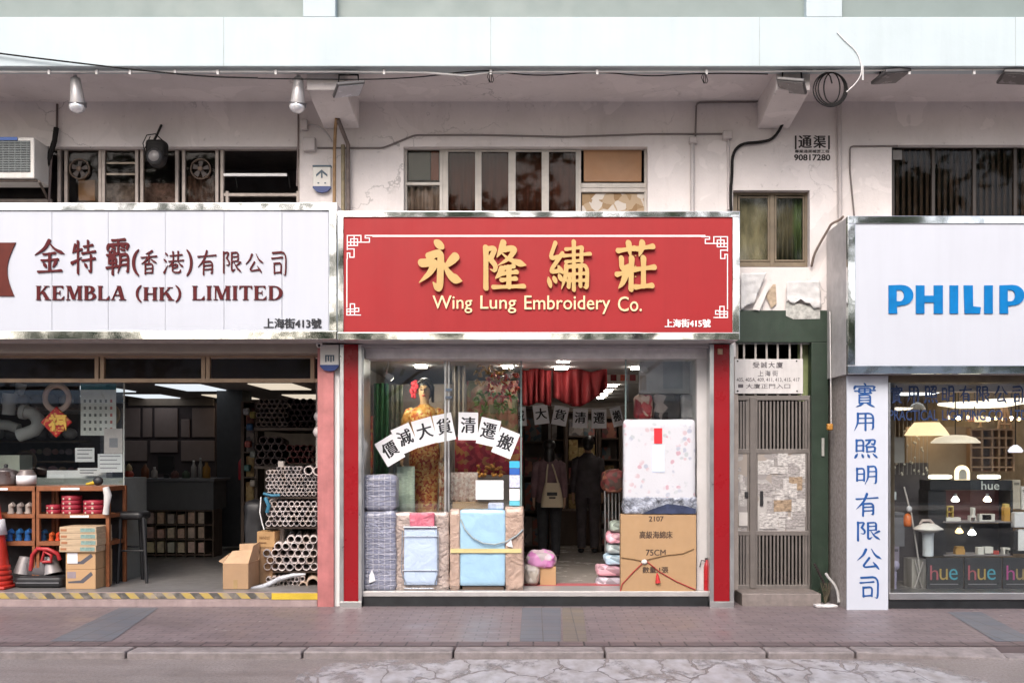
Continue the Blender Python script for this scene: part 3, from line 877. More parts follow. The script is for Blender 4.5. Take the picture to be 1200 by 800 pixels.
# --- small bronze window over the gate
w3 = MB()
bars(w3, [861.5, 905, 946], [226, 310], 859, 949, 223, 313, YF, .05)
for a, b in ((866, 901), (909, 942)): bars(w3, [a, b], [231, 305.5], a - 1, b + 1, 229, 307, YF + .008, .022, .03)
w3 = w3.build("window", M_BROWNFRAME, bld, bevel=.005)
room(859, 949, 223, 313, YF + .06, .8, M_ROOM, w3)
for a, b in ((866, 901), (909, 942)):
    MB().pbox(a, b, 230, 306, YF + .02, YF + .025).build("pane", glass_mat("dusty_glass", (.85, .85, .78), .7, .05), w3)
MB().pbox(866, 903, 230, 308, YF + .12, YF + .14).build("plastic_sheet", mat("grimy_plastic", (.25, .22, .17), .35, var=.55, scale=5, stretch=(2, 1, .7), bmp=.8, bscale=8), w3)
curtain(907, 930, 228, 308, YF + .12, mat("grey_brown_curtain", (.16, .14, .11), .9, var=.3), w3, folds=4)
curtain(929, 945, 228, 308, YF + .10, mat("green_curtain", (.10, .15, .07), .9, var=.3), w3, folds=3)
# --- right window: dark, barred
w4 = MB()
bars(w4, [1046.5, 1094, 1142, 1190, 1238], [171.5, 258], 1045, 1290, 170, 262, YF, .034)
w4 = w4.build("window", mat("dark_frame", (.045, .035, .03), .5, var=.2), bld, bevel=.003)
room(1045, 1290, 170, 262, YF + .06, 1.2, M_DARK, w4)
MB().pbox(1048, 1290, 173, 262, YF + .02, YF + .026).build("pane", M_GLASS_DARK, w4)
lv = MB()
for i in range(34): lv.pbox(1050 + i * 7, 1053.5 + i * 7, 174, 262, YF + .10, YF + .115)
lv.build("blind", mat("brown_blind", (.05, .035, .025), .8, var=.5, scale=6), w4)
MB().pbox(1046, 1057, 176, 187, YF - .03, YF - .01).build("switch_box", mat("grey_box", (.18, .17, .165), .6), w4)

# pillars at street level
pk = MB().box(PX(372, -.03), PX(391, -.03), -.03, .55, -.02, PZ(404, -.03)).build("pink_pillar", M_PINK, bld, bevel=.004)
gp = MB().box(PX(993, -.22), PX(1041, -.22), -.22, YW + .1, -.02, PZ(258, -.22)).build("granite_pillar", M_GRANITE, bld, bevel=.006)
MB().box(PX(391, .02) + .002, PX(398, .02), .02, .6, -.02, PZ(404, .02)).build("party_wall_end", M_WHITE, bld)

MB().box(6.41, XR, .05, YW + .2, -.02, ZWB + .02).build("neighbour_wall", M_WALL, bld)
# rendered lintel behind the signs down to the shopfront heads
MB().box(XL, PX(862, YW), YW - .01, YW + .2, 2.62, ZWB + .02).build("shop_lintel", M_WALL, bld)
MB().box(PX(1041, YW), XR, YW - .01, YW + .2, 2.25, ZWB + .02).build("shop_lintel", M_WALL, bld)
# ================================================================== shop signs
YS = -.40
def sign_box(root, px0, px1, py0, py1, fr, tilt=0, back=YW - .02):
    """polished steel frame with its return to the wall and the underside board"""
    x0, x1, z0, z1 = PX(px0, YS), PX(px1, YS), PZ(py1, YS), PZ(py0, YS)
    f = SC(fr, YS); fb = SC(10, YS)
    mb = MB()
    mb.box(x0, x1, YS, YS + .05, z1 - f, z1)
    mb.box(x0, x1, YS, YS + .05, z0, z0 + fb)
    mb.box(x0, x0 + f, YS + .001, YS + .049, z0 + fb + .001, z1 - f - .001)
    mb.box(x1 - f, x1, YS + .001, YS + .049, z0 + fb + .001, z1 - f - .001)
    mb.build("frame", M_CHROME, root, bevel=.004)
    bx = MB().box(x0 + .004, x1 - .004, YS + .051, back, z0 + .004, z1 - .004)
    bx.build("box", mat("sign_box_sheet", (.52, .50, .50), .5, .3), root)
    return x0, x1, z0, z1, f, fb

# --- maroon on white sign
sg = thing("shop_sign", "wide white shop sign with maroon brush characters over bold maroon serif capitals", "sign", P(190, 398, YS))
x0, x1, z0, z1, f, fb = sign_box(sg, -110, 394.5, 237.5, 397.5, 9)
pm = MB(); seams = [-110 + 9, -75, -7, 60, 126, 193, 262, 330, 385]
rr = random.Random(3)
for a, b in zip(seams[:-1], seams[1:]):
    pm.box(PX(a, YS) + .002, PX(b, YS) - .002, YS + .014 + rr.random() * .003, YS + .05, z0 + fb + .002, z1 - f - .002)
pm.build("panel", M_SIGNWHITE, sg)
YL = YS + .0135
for ch, a, b, c, d in (('金', 41, 76, 280, 320), ('特', 83, 113, 281, 322), ('霸', 124, 152, 279, 323)):
    brush(MB(), ch, a, b, c, d, YL, .012, 4.3).build("letter", M_MAROON, sg)
for ch, a, b, c, d in (('香', 165, 184.5, 293, 322), ('港', 191.5, 216, 294, 321), ('有', 231.5, 254, 293, 323), ('限', 261.5, 283, 294.5, 321), ('公', 288, 309, 297, 320), ('司', 318, 336, 294.5, 323)):
    brush(MB(), ch, a, b, c, d, YL, .012, 3.7).build("letter", M_MAROON, sg)
for s_, a, b in (("(", 155, 163), (")", 219, 226)):
    serif(MB(), s_, a, b, 292, 324, YL, .012).build("letter", M_MAROON, sg)
serif(MB(), "KEMBLA", 42.5, 148, 335, 351.5, YL, .012).build("lettering", M_MAROON, sg)
serif(MB(), "(HK)", 159.5, 212.5, 334, 354.5, YL, .012).build("lettering", M_MAROON, sg)
serif(MB(), "LIMITED", 225.5, 331.5, 335, 351.5, YL, .012).build("lettering", M_MAROON, sg)
btext(MB(), "上海街413號", 309.5, 376.5, 373, 384.5, YL, .006, b=.35).build("lettering", M_INK, sg)
em = MB(); q = []
em_pts = [(-60, 284.5), (19, 284.5)] + [(19 - 9 * math.sin(math.pi * t / 12) + (-2) * t / 12, 284.5 + 62.5 * t / 12) for t in range(1, 12)] + [(17, 347), (-60, 347)]
em.prism([(PX(a, YL), PZ(b, YL)) for a, b in em_pts], YL - .012, YL).build("emblem", mat("emblem_brown", (.10, .014, .008), .5, spec=.25), sg)

# --- red sign with gold characters
sg = thing("shop_sign", "red shop sign with four raised gold characters inside a thin white fret border", "sign", P(631, 398, YS))
YR = YS - .012
x0, x1, z0, z1 = PX(395.5, YR), PX(867, YR), PZ(398, YR), PZ(247.5, YR)
mb = MB()
mb.box(x0, x1, YR, YR + .05, PZ(254.5, YR), z1); mb.box(x0, x1, YR, YR + .05, z0, PZ(389.5, YR))
mb.box(x0, PX(402.5, YR), YR + .001, YR + .049, PZ(389.4, YR), PZ(254.6, YR)); mb.box(PX(858.5, YR), x1, YR + .001, YR + .049, PZ(389.4, YR), PZ(254.6, YR))
mb.build("frame", M_CHROME, sg, bevel=.004)
MB().box(x0 + .004, x1 - .004, YR + .051, YW - .02, z0 + .004, z1 - .004).build("box", mat("sign_box_sheet", (.52, .50, .50), .5, .3), sg)
YL = YR + .014
MB().box(PX(402.5, YR) + .001, PX(858.5, YR) - .001, YL, YL + .035, PZ(389.4, YR), PZ(254.6, YR)).build("panel", M_RED, sg)
for ch, a, b, c, d, w in (('永', 490, 542, 281, 342, 7.6), ('隆', 566, 617, 281, 341, 5.7), ('繡', 641, 693.5, 281, 342.5, 4.4), ('莊', 720, 769.5, 281, 342.5, 6.6)):
    brush(MB(), ch, a, b, c, d, YL - .022, .022, w).build("letter", M_GOLD, sg, bevel=.003)
    st = MB()
    for k in (.3, .5, .7): st.cyl(P(a + (b - a) * .5, c + (d - c) * k, YL - .012), P(a + (b - a) * .5, c + (d - c) * k, YL + .002), .008, 8)
    st.build("standoff", M_GOLD, sg)
for s_, a, b, c, d in (("Wing", 507, 553.5, 346.5, 367), ("Lung", 563, 605, 346.5, 367), ("Embroidery", 614.5, 715, 346.5, 368), ("Co.", 724, 752, 347.5, 365)):
    text(MB(), s_, a, b, c, d, YL - .004, .014, offset=.004).build("lettering", mat("gold_small_letters", (.82, .62, .36), .45), sg)
btext(MB(), "上海街415號", 779, 832.5, 374, 383.5, YL - .0005, .004, b=.35).build("lettering", M_WHITE, sg)
# thin white border line with a key-fret knot at every corner
bl = MB(); w = SC(1.1, YL)
def line(a, b, c, d):
    xa, xb, za, zb = PX(a, YL), PX(c, YL), PZ(b, YL), PZ(d, YL)
    k = len(bl.v) * .0000004
    bl.box(min(xa, xb) - w / 2, max(xa, xb) + w / 2, YL - .0022 - k, YL - .0005, min(za, zb) - w / 2, max(za, zb) + w / 2)
line(437, 276, 826, 277); 
line(406.5, 304, 406.5, 360); line(852.5, 304, 852.5, 362)
FRET = [(0, 0, 16, 0), (0, 0, 0, 12), (0, 8, 16, 8), (8, 0, 8, 12), (4, 4, 12, 4), (4, 4, 4, 12), (12, 4, 12, 12), (4, 12, 12, 12), (16, 0, 16, 8), (16, 8, 26, 8), (26, 3, 26, 8), (21, 3, 26, 3), (21, 0, 21, 3), (21, 0, 30, 0), (30, 0, 30, -.01),
        (0, 12, 0, 17), (0, 12, 9, 12), (8, 16, 8, 26), (0, 16, 8, 16), (3, 26, 8, 26), (3, 21, 3, 26), (0, 21, 3, 21), (0, 21, 0, 28)]
for a, b, c, d in FRET:
    line(407 + a, 276 + b * .98, 407 + c, 276 + d * .98); line(852.5 - a, 277.5 + b * .98, 852.5 - c, 277.5 + d * .98)
FR2 = [(0, -1, 0, -6), (0, -6, 10, -6), (4, -12, 4, 1), (4, -12, 9, -12), (9, -12, 9, 1), (0, 1, 9, 1), (0, -3, 0, 1), (0, -3, 14, -3), (14, -3, 14, -7), (10, -7, 14, -7), (10, 1, 16, 1)]
for a, b, c, d in FR2:
    line(406.5 + a, 368 + b, 406.5 + c, 368 + d); line(852.5 - a, 371 + b, 852.5 - c, 371 + d)
bl.build("border", M_WHITE, sg)

# --- blue on white sign at the right
sg = thing("shop_sign", "large plain white shop sign with bold blue capital letters above the lamp shop", "sign", P(1150, 438, YS))
x0, x1, z0, z1, f, fb = sign_box(sg, 993.5, 1330, 253, 438, 9)
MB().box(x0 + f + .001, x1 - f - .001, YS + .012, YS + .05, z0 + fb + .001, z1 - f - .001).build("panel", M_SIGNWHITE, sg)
YL = YS + .012; lt = MB()
def lp(pts): lt.prism([(PX(a, YL), PZ(b, YL)) for a, b in pts], YL - .012, YL)
def rect(a, b, c, d): lp([(a, c), (b, c), (b, d), (a, d)])
T, B = 334.5, 367.5
def pee(x):
    # stem and bowl
    o = [(x, T), (x + 14, T - .6)]
    for k in range(0, 13):
        t = -math.pi / 2 + math.pi * k / 12
        o.append((x + 15.5 + 13.5 * math.cos(t), T + 11.5 + 12 * math.sin(t)))
    o += [(x + 9.6, T + 24.6), (x + 10.2, B), (x, B)]
    i = []
    for k in range(0, 11):
        t = -math.pi / 2 + math.pi * k / 10
        i.append((x + 13 + 5.2 * math.cos(t), T + 12 + 6.6 * math.sin(t)))
    i = [(x + 9.4, T + 5.4)] + i + [(x + 9.4, T + 18.6)]
    v, fs = contour_mesh([o, i])
    fit(lt, (v, fs), x, x + 29, T - .6, B, YL, .012)
pee(1041)
rect(1073, 1083, T, B); rect(1094, 1104.5, T, B); rect(1082.9, 1094.1, 346.5, 354.5)
rect(1112.5, 1122.5, T, B)
lp([(1129, T), (1139.5, T), (1140, 359), (1149, 360), (1148, B), (1130, B)])
rect(1153, 1163, T, B)
pee(1171)
text(lt, "S", 1206, 1230, T - 1, B + 1, YL, .012, offset=.05)
lt.build("lettering", M_BLUE, sg)

# --- vertical white board on the pillar
sg = thing("vertical_sign", "tall narrow white sign with eight blue brush characters running down the pillar", "sign", P(1017, 714, -.25))
YV = -.25
MB().box(PX(992.5, YV), PX(1041, YV), YV, YV + .027, 0.0, PZ(440, YV)).build("board", mat("white_board", (.56, .585, .65), .4, var=.02), sg, bevel=.003)
for ch, a, b, c, d in (('實', 1000, 1026.5, 448.5, 477), ('用', 1001, 1024.5, 483, 505), ('照', 1001, 1028.5, 514, 537), ('明', 1003, 1028, 545, 567.5), ('有', 1002.5, 1029.5, 577, 605), ('限', 1004, 1031.5, 610.5, 634), ('公', 1004.5, 1033, 642, 667), ('司', 1007, 1030, 674.5, 701)):
    brush(MB(), ch, a, b, c, d, YV - .0005, .004, 3.6 if ch == '實' else 4.2).build("letter", M_DEEPBLUE, sg)

# --- painted drain-clearing advert on the wall
sg = thing("painted_notice", "black stencilled phone notice 90817280 painted on the wall above the small window", "notice", P(951, 190, YW))
mb = MB(); Yn = YW - .001
btext(mb, "通", 936, 951, 159, 173.5, Yn, .002, b=.5); btext(mb, "渠", 953.5, 967.5, 159, 173.5, Yn, .002, b=.5)
mb.pbox(931.5, 933.5, 159, 175, Yn - .002, Yn); mb.pbox(970.5, 972.5, 159, 175, Yn - .002, Yn)
text(mb, "專業通渠補漏工程", 931.5, 972, 175.5, 179.5, Yn, .002, offset=.01)
text(mb, "90817280", 930.5, 973, 181, 188.5, Yn, .002, offset=.03)
mb.build("lettering", mat("stencil_black", (.035, .03, .03), .8), sg)

# torn remains of posters
for i, (lab, pts, fold) in enumerate((
    ("torn white poster hanging folded beside the red sign under the small window", [(868, 320), (898, 320), (893, 332), (884, 352), (882, 362), (868, 362)], 0),
    ("crumpled white poster with torn grey lower edge over the green lintel", [(922, 330), (934, 328.5), (961, 329), (961.5, 360), (948, 363), (921.5, 352)], 1))):
    r_ = thing("torn_poster", lab, "poster", P(pts[0][0], pts[3][1], YW - .05))
    Y = YW - .055
    a_, b_, c_, d_ = (pts[0], pts[1], pts[3], pts[5]) if fold == 0 else (pts[0], pts[2], pts[3], pts[5])
    n = 18; vs = []
    for j in range(n + 1):
        for k in range(n + 1):
            u, t = k / n, j / n
            x = (a_[0] * (1 - u) + b_[0] * u) * (1 - t) + (d_[0] * (1 - u) + c_[0] * u) * t
            y = (a_[1] * (1 - u) + b_[1] * u) * (1 - t) + (d_[1] * (1 - u) + c_[1] * u) * t
            w = noise.noise(Vector((x * .12, y * .12, fold * 5))); w2 = noise.noise(Vector((x * .4, y * .4, 3)))
            e = max(0, t - .75) * 4
            vs.append(P(x + w2 * 1.6 * e, y + w * 7 * e, Y) + Vector((0, w * .013 + w2 * .003 - abs(u - .4) * .012 - e * .012, 0)))
    o = MB().add(vs, [(j * (n + 1) + k, (j + 1) * (n + 1) + k, (j + 1) * (n + 1) + k + 1, j * (n + 1) + k + 1) for j in range(n) for k in range(n)], True).build("sheet", mat("torn_paper", (.58, .575, .58), .75, var=.1, scale=9, bmp=.5, bscale=9, bdist=.03), r_)
    sd = o.modifiers.new("t", 'SOLIDIFY'); sd.thickness = .003; sd.offset = 1
    if fold == 0:
        MB().add([P(882, 362, Y - .01), P(899, 331, Y - .018), P(903, 333, Y - .01), P(890, 364, Y - .004)], [(0, 1, 2, 3), (3, 2, 1, 0)]).build("curled_edge", mat("paper_back", (.72, .70, .68), .8), r_)
        MB().add([P(897, 346, YW - .02), P(906, 333, YW - .02), P(909, 333, YW - .02), P(910, 356, YW - .02), P(904, 361, YW - .02)], [(0, 1, 2, 3, 4)]).build("scrap", mat("old_glue_paper", (.42, .33, .24), .9, var=.3, scale=25), r_)
    else:
        MB().add([P(921, 353, Y + .012), P(942, 357, Y + .012), P(961, 362, Y + .012), P(961, 373.5, Y + .012), P(930, 374, Y + .012), P(921, 370, Y + .012)], [(0, 1, 2, 3, 4, 5)]).build("scrap", mat("grey_torn_layer", (.42, .42, .40), .9, var=.4, scale=22), r_)

# ================================================================== stair entrance with its folding gate
gt = thing("stair_entrance", "dark green framed stair entrance between the two right-hand shops", "entrance", P(915, 710, YW))
mb = MB(); YG = YW - .035
mb.box(PX(862, YG), PX(970, YG), YG, YW + .1, PZ(401, YG), PZ(363.5, YG))
mb.box(PX(951, YG), PX(971, YG), YG + .002, YW + .1, -.02, PZ(401.2, YG))
mb.build("door_surround", M_GREEN, gt, bevel=.005)
MB().box(PX(862, YW), PX(952, YW), 0.02, YW + .05, -.02, .13).build("step", mat("step_tiles", (.22, .185, .17), .6, var=.2, scale=14, streak=.3), gt, bevel=.008)
MB().pbox(858, 951, 400, 403, YW + .03, YW + .1).build("transom_head", M_STEEL, gt)
room(862, 951, 403, 690, YW + .24, 3, mat("stairwell", (.035, .03, .025), .9), gt, "stairwell")
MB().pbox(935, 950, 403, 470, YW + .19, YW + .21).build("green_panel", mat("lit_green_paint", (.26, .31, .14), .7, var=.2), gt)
MB().pbox(857, 865, 402, 692, YW + .02, YW + .06).build("side_post", M_GREYFRAME, gt)

ga = thing("metal_gate", "brown metal bar gate plastered with torn notices under the white address plate", "gate", P(915, 690, YW))
M_GATE = mat("brown_gate_paint", (.20, .178, .166), .45, .35, var=.15, streak=.3)
YGT = YW + .03
fr = MB()
bars(fr, [862, 881.5, 950], [466, 528.5, 624.5, 687.5], 859, 952, 464, 689, YGT, .05)
fr.pbox(879, 886, 465, 689, YGT - .012, YGT - .001)
for x in (877, 886.5, 945): fr.pbox(x - 1.5, x + 1.5, 468, 686, YGT + .008, YGT + .04)
fr.build("frame", M_GATE, ga, bevel=.004)
top = MB()
for x in (872, 885.5, 898.5, 911.5, 925.5, 939): top.pbox(x - 1.1, x + 1.1, 403, 463, YGT, YGT + .02)
top.build("transom_bars", mat("pale_bars", (.42, .39, .36), .45, .4), ga)
for (a, b, n) in ((863.5, 876.5, 4), (888, 944, 13)):
    for (c, d) in ((470, 527), (627, 685)):
        q = MB()
        for i in range(n):
            x = a + (b - a) * (i + .5) / n
            q.pbox(x - 1.05, x + 1.05, c, d, YGT + .01, YGT + .035)
        q.build("bars", M_GATE, ga)
M_NOTICES = brocade("pasted_notices", [(.36, .34, .335), (.28, .26, .255), (.42, .40, .39), (.32, .28, .25)], 9, .8)
for (a, b) in ((864, 876), (888, 944)):
    MB().pbox(a, b, 530, 623, YGT + .012, YGT + .03).build("sheet_panel", M_NOTICES, ga)
rr = random.Random(11)
pm_ = [mat("pasted_paper_%s" % t, c_, .8, var=.55, scale=26, bmp=.4, stretch=(1, 1, 2.2)) for t, c_ in (("white", (.44, .42, .41)), ("grey", (.30, .28, .275)), ("tan", (.30, .22, .15)), ("blue", (.34, .36, .38)))]
for i in range(46):
    a, b = (864, 876) if i < 9 else (888, 944)
    cx, cy = rr.uniform(a + 2, b - 3), rr.uniform(534, 618)
    ww, hh = (rr.uniform(4, 6), rr.uniform(5, 12)) if i < 9 else (rr.uniform(9, 22), rr.uniform(8, 20))
    px0, px1 = max(a, cx - ww / 2), min(b, cx + ww / 2)
    Y = YGT + .011 - i * .0002
    k = rr.uniform(-.9, .9)
    q = MB().add([P(px0, cy + hh / 2 + k, Y), P(px1, cy + hh / 2, Y), P(px1, cy - hh / 2, Y), P((px0 + px1) / 2, cy - hh / 2 + rr.uniform(-1, 1), Y), P(px0, cy - hh / 2 + k, Y)], [(0, 1, 2, 3, 4)])
    q.build("pasted_notice", pm_[rr.choice([0, 0, 0, 1, 1, 0, 1, 2 if i % 3 == 0 else 0])], ga)
MB().pbox(891, 894.5, 575, 592, YGT - .01, YGT + .01).build("handle", M_BLACK, ga, bevel=.002)
MB().pbox(873, 877, 576, 582, YGT - .012, YGT + .01).build("lock", M_BLACK, ga, bevel=.002)
MB().pbox(866, 876, 600, 616, YGT - .004, YGT + .01).build("letter_plate", mat("pale_plate", (.55, .52, .50), .6, var=.1), ga)

pl = thing("address_plate", "dirty white address plate with four lines of text above the bar gate", "sign plate", P(901, 462, YW))
YP = YGT - .02
MB().pbox(861, 941, 420.5, 461, YP, YP + .018).build("plate", mat("dirty_white_plate", (.60, .58, .58), .5, var=.08, streak=.3), pl, bevel=.002)
mb = MB()
for i, (a, b) in enumerate(((882, 890), (891.5, 899), (900.5, 908), (909.5, 917.5))): text(mb, "受誠大廈"[i], a, b, 424, 431, YP - .0005, .002, offset=.01)
for i, (a, b) in enumerate(((888, 894.5), (896.5, 903), (905, 911.5))): text(mb, "上海街"[i], a, b, 434, 440.5, YP - .0005, .002)
text(mb, "405, 405A, 409, 411, 413, 415, 417", 863, 937, 442.5, 447.5, YP - .0005, .002)
text(mb, "大廈正門入口", 874, 926, 449.5, 455, YP - .0005, .002)
mb.pbox(865, 871, 450, 454, YP - .002, YP)
mb.build("lettering", mat("faded_ink", (.10, .09, .10), .8), pl)
bo = MB()
for x, y in ((864.5, 423), (933.5, 423), (864.5, 458), (934, 458)): bo.cyl(P(x, y, YP - .006), P(x, y, YP + .001), .009, 8)
bo.build("bolt", M_RUBBER, pl)
# ================================================================== embroidery shop (middle)
ZF = .14            # shop floor
s5 = thing("shopfront", "embroidery shopfront with glass panes between two red columns edged in steel", "shopfront", (0, 0, 0))
def redcol(a0, a1, r0, r1, name="column"):
    Y = -.05
    mb = MB().box(PX(r0, Y), PX(r1, Y), Y, .3, .06, PZ(403.5, Y))
    o = mb.build("column", M_REDCOL, s5, bevel=.003)
    e = MB()
    e.box(PX(a0, Y), PX(r0, Y) - .001, Y - .008, .3, 0, PZ(403.5, Y)); e.box(PX(r1, Y) + .001, PX(a1, Y), Y - .008, .3, 0, PZ(403.5, Y))
    e.box(PX(a0, Y), PX(a1, Y), Y - .009, .298, -.005, .058)
    e.build("edge_trim", M_STEEL, o, bevel=.002)
redcol(398.5, 424, 403, 420); redcol(831.5, 860, 836.5, 855)
XA, XB = PX(424, 0), PX(832, 0)
MB().box(XA, XB, 0, .45, PZ(698.5, 0), PZ(692.5, 0)).build("sill", mat("sill_alu", (.55, .53, .52), .4, .5, var=.08), s5, bevel=.004)
MB().box(XA, XB, .012, .45, -.02, PZ(698.7, 0)).build("skirting", mat("black_tiles", (.018, .02, .022), .2, var=.3), s5)
MB().box(XA, XB, -.02, .12, PZ(407, 0), PZ(401, 0)).build("head_rail", mat("head_rail", (.40, .38, .39), .4, .4), s5, bevel=.003)
MB().box(XA - .12, XB + .1, -.36, .25, PZ(402.2, 0) + .004, PZ(399, 0)).build("header_soffit", mat("header_board", (.46, .43, .44), .5), s5)
MB().box(XA, XB, .12, .45, 2.58, 2.74).build("bulkhead", mat("bulkhead_white", (.80, .77, .77), .6), s5)
# room
M_IN_WALL = mat("shop_inner_wall", (.50, .44, .40), .8, var=.12)
Y9 = 9.0; XC, XD = PX(402, 0) + .0, PX(858, 0)
MB().quad((XC, .451, ZF), (XD, .451, ZF), (XD, Y9, ZF), (XC, Y9, ZF)).build("shop_floor", mat("pale_floor_tiles", (.42, .38, .35), .25, var=.1, scale=2), s5)
MB().box(XC, XD, .45, Y9, 2.6, 2.66).build("shop_ceiling", M_TUBE, s5)
mb = MB()
mb.quad((XC, .3, 0), (XC, Y9, 0), (XC, Y9, 2.7), (XC, .3, 2.7)); mb.quad((XD, Y9, 0), (XD, .3, 0), (XD, .3, 2.7), (XD, Y9, 2.7)); mb.quad((XC, Y9, 0), (XD, Y9, 0), (XD, Y9, 2.7), (XC, Y9, 2.7))
mb.build("shop_wall", M_IN_WALL, s5)
MB().box(PX(611, .2), PX(735, .2), .12, .7, ZF + .006, ZF + .012).build("red_mat", mat("red_carpet", (.42, .10, .11), .9, var=.1), s5)
MB().box(PX(816, .15), PX(832, .15), .12, .6, ZF - .1, 2.58).build("white_pier", mat("white_pier", (.62, .60, .60), .5, var=.06), s5)
# glass
def pane(px0, px1, py0, py1, Y, name="glass_pane"):
    return MB().box(PX(px0, Y), PX(px1, Y), Y, Y + .01, PZ(py1, Y), PZ(py0, Y)).build(name, M_GLASS, s5)
pane(426, 520.5, 408, 690, .40); pane(527, 611, 408, 690, .40); pane(733, 816, 408, 692, .20)
e = MB()
e.pbox(609.8, 611.6, 408, 690, .395, .415); e.pbox(732.4, 734, 408, 692, .195, .215)
e.build("glass_edge", mat("glass_edge", (.20, .27, .26), .2), s5)
fr = MB()
fr.pbox(520.6, 523.2, 408, 690, .38, .43); fr.pbox(524.6, 526.9, 408, 690, .39, .43); fr.pbox(424, 426.2, 407, 692, .0, .43)
fr.build("glass_frame", M_STEEL, s5, bevel=.002)
hd = MB(); hd.pbox(522, 530, 455, 458, .35, .38); hd.pbox(522, 530, 464, 467, .35, .38)
hd.build("door_catch", M_CHROME, s5)
# display platform in the left window
dp = MB().box(XC + .03, PX(606, .3), .56, 1.7, ZF, .62)
dp.build("display_plinth", M_DARKWOOD, s5)
# back screens of the window display
MB().box(XC + .03, PX(600, 1.75), 1.75, 1.78, .62, PZ(450, 1.75)).build("display_back", mat("dark_display_cloth", (.40, .35, .32), .8, var=.15), s5)

# ceiling tubes
M_LAMP = mat("lit_tube", (.9, .9, .9), .5, emit=(1, .92, .82), es=24)
def tube_light(px, py, wpx, label, es=None):
    D = (2.6 - CH) * FPX / (HY - py); Y = D - D0
    o = MB().box((px - VX) / FPX * D - wpx / 2 / FPX * D, (px - VX) / FPX * D + wpx / 2 / FPX * D, Y, Y + .1, 2.573, 2.603)
    tag(o.build("ceiling_light", M_LAMP), label, "ceiling light", "lit tubes on the embroidery shop ceiling")
for px, py, wp, lab in ((660, 420.8, 14, "lit white tube nearest the doorway glass in the embroidery shop"), (658, 429.3, 15, "lit white tube just above the left red drape"), (747, 429.5, 13, "lit white tube beside the white notices at the right pane"),
                        (717, 450.3, 12, "lit tube at the top of the right-hand row, below the small red posters"), (713, 456, 9, "second lit tube of the receding right-hand row"), (708, 460.7, 8, "third lit tube of the receding right-hand row"), (704, 465, 7, "farthest lit tube of the receding right-hand row"),
                        (493, 427.5, 13, "lit tube above the mannequin"), (596 , 428.2, 13, "lit tube above the red and green embroidery")):
    tube_light(px, py, wp, lab)

# red drapes hung across the shop
M_DRAPE = mat("red_drape", (.15, .003, .005), .75, var=.12, scale=3)
def drape(px0, px1, top, bot, Y, label, seed):
    n = 40; m = 10; vs = []
    for j in range(m + 1):
        for i in range(n + 1):
            u = i / n; t = j / m
            x = px0 + (px1 - px0) * u; y = top(u) + (bot(u) - top(u)) * t
            p = P(x, y, Y); p.y += .05 * math.sin(u * 34 + seed) * (.3 + t) + .03 * math.sin(u * 13 + t * 3)
            vs.append(p)
    o = MB().add(vs, [(j * (n + 1) + i, j * (n + 1) + i + 1, (j + 1) * (n + 1) + i + 1, (j + 1) * (n + 1) + i) for j in range(m) for i in range(n)], True).build("red_drape", M_DRAPE)
    sd = o.modifiers.new("t", 'SOLIDIFY'); sd.thickness = .006
    tag(o, label, "drape", "red drapes under the shop ceiling")
drape(611, 646, lambda u: 432.5 + 1.5 * math.sin(u * 9), lambda u: 473.5 + 2 * math.sin(u * 8), 1.55, "red drape hanging at the left of the shop doorway, beside the glass edge", 0)
drape(648, 711.5, lambda u: 433.5 + 2.0 * math.sin(u * 11), lambda u: 465 + 11 * math.sin(min(1, u * 2.2) * math.pi / 2) - 26 * max(0, u - .5) ** 1.3 * 2, 1.62, "wider red drape with its right end gathered up, under the tube lights", 2)

# sheets strung across the shop and the arc of sheets on the glass
def sheet(ch, cx, cy, w, h, rot, Y, label, group, ink=M_INK, off=.006, m=M_PAPER):
    r_ = thing("slogan_sheet", label, "paper sign", P(cx, cy + h / 2, Y), group)
    ca, sa = math.cos(R(-rot)), math.sin(R(-rot))
    c = P(cx, cy, Y); W_, H_ = SC(w, Y) / 2, SC(h, Y) / 2
    def q(a, b, y): return Vector((c.x + a * ca - b * sa, y, c.z + a * sa + b * ca))
    MB().add([q(-W_, -H_, Y), q(W_, -H_, Y), q(W_, H_, Y), q(-W_, H_, Y), q(-W_, -H_, Y + .002), q(W_, -H_, Y + .002), q(W_, H_, Y + .002), q(-W_, H_, Y + .002)],
             [(0, 1, 2, 3), (7, 6, 5, 4), (0, 4, 5, 1), (1, 5, 6, 2), (2, 6, 7, 3), (3, 7, 4, 0)]).build("sheet", m, r_)
    btext(MB(), ch, cx - w * .36, cx + w * .36, cy - h * .33, cy + h * .24, Y - .0006, .0015, b=w * .022, rot=rot).build("character", ink, r_)
for i, (ch, cx, cy, w, h, a) in enumerate((("價", 456.8, 527.6, 24, 31, -31), ("減", 474.6, 513.8, 23, 31.5, -24), ("大", 497.4, 506, 24, 31.5, -16), ("貨", 520.4, 500.8, 22.5, 32, -11), ("清", 548.6, 499.2, 23, 32.5, 1), ("遷", 572.5, 506, 23.5, 31.5, 13), ("搬", 592.6, 518.8, 24, 31.5, 22))):
    sheet(ch, cx, cy, w, h, a, .394 - i * .0015, "white paper sheet on the shop glass with the black character %s" % ch, "white slogan sheets in an arc on the glass")
for i, (ch, cx, cy, a) in enumerate((("減", 608, 488, -4), ("大", 634, 485.5, -7), ("貨", 656.5, 487, 11), ("清", 680, 490, 2), ("遷", 702, 490.5, 0), ("搬", 723, 488, -14))):
    sheet(ch, cx, cy, 17.5 if i < 5 else 13, 22.5, a, 3.0 + i * .004, "white sheet strung below the red drapes with the character %s" % ch, "white slogan sheets strung inside the shop", off=.006)
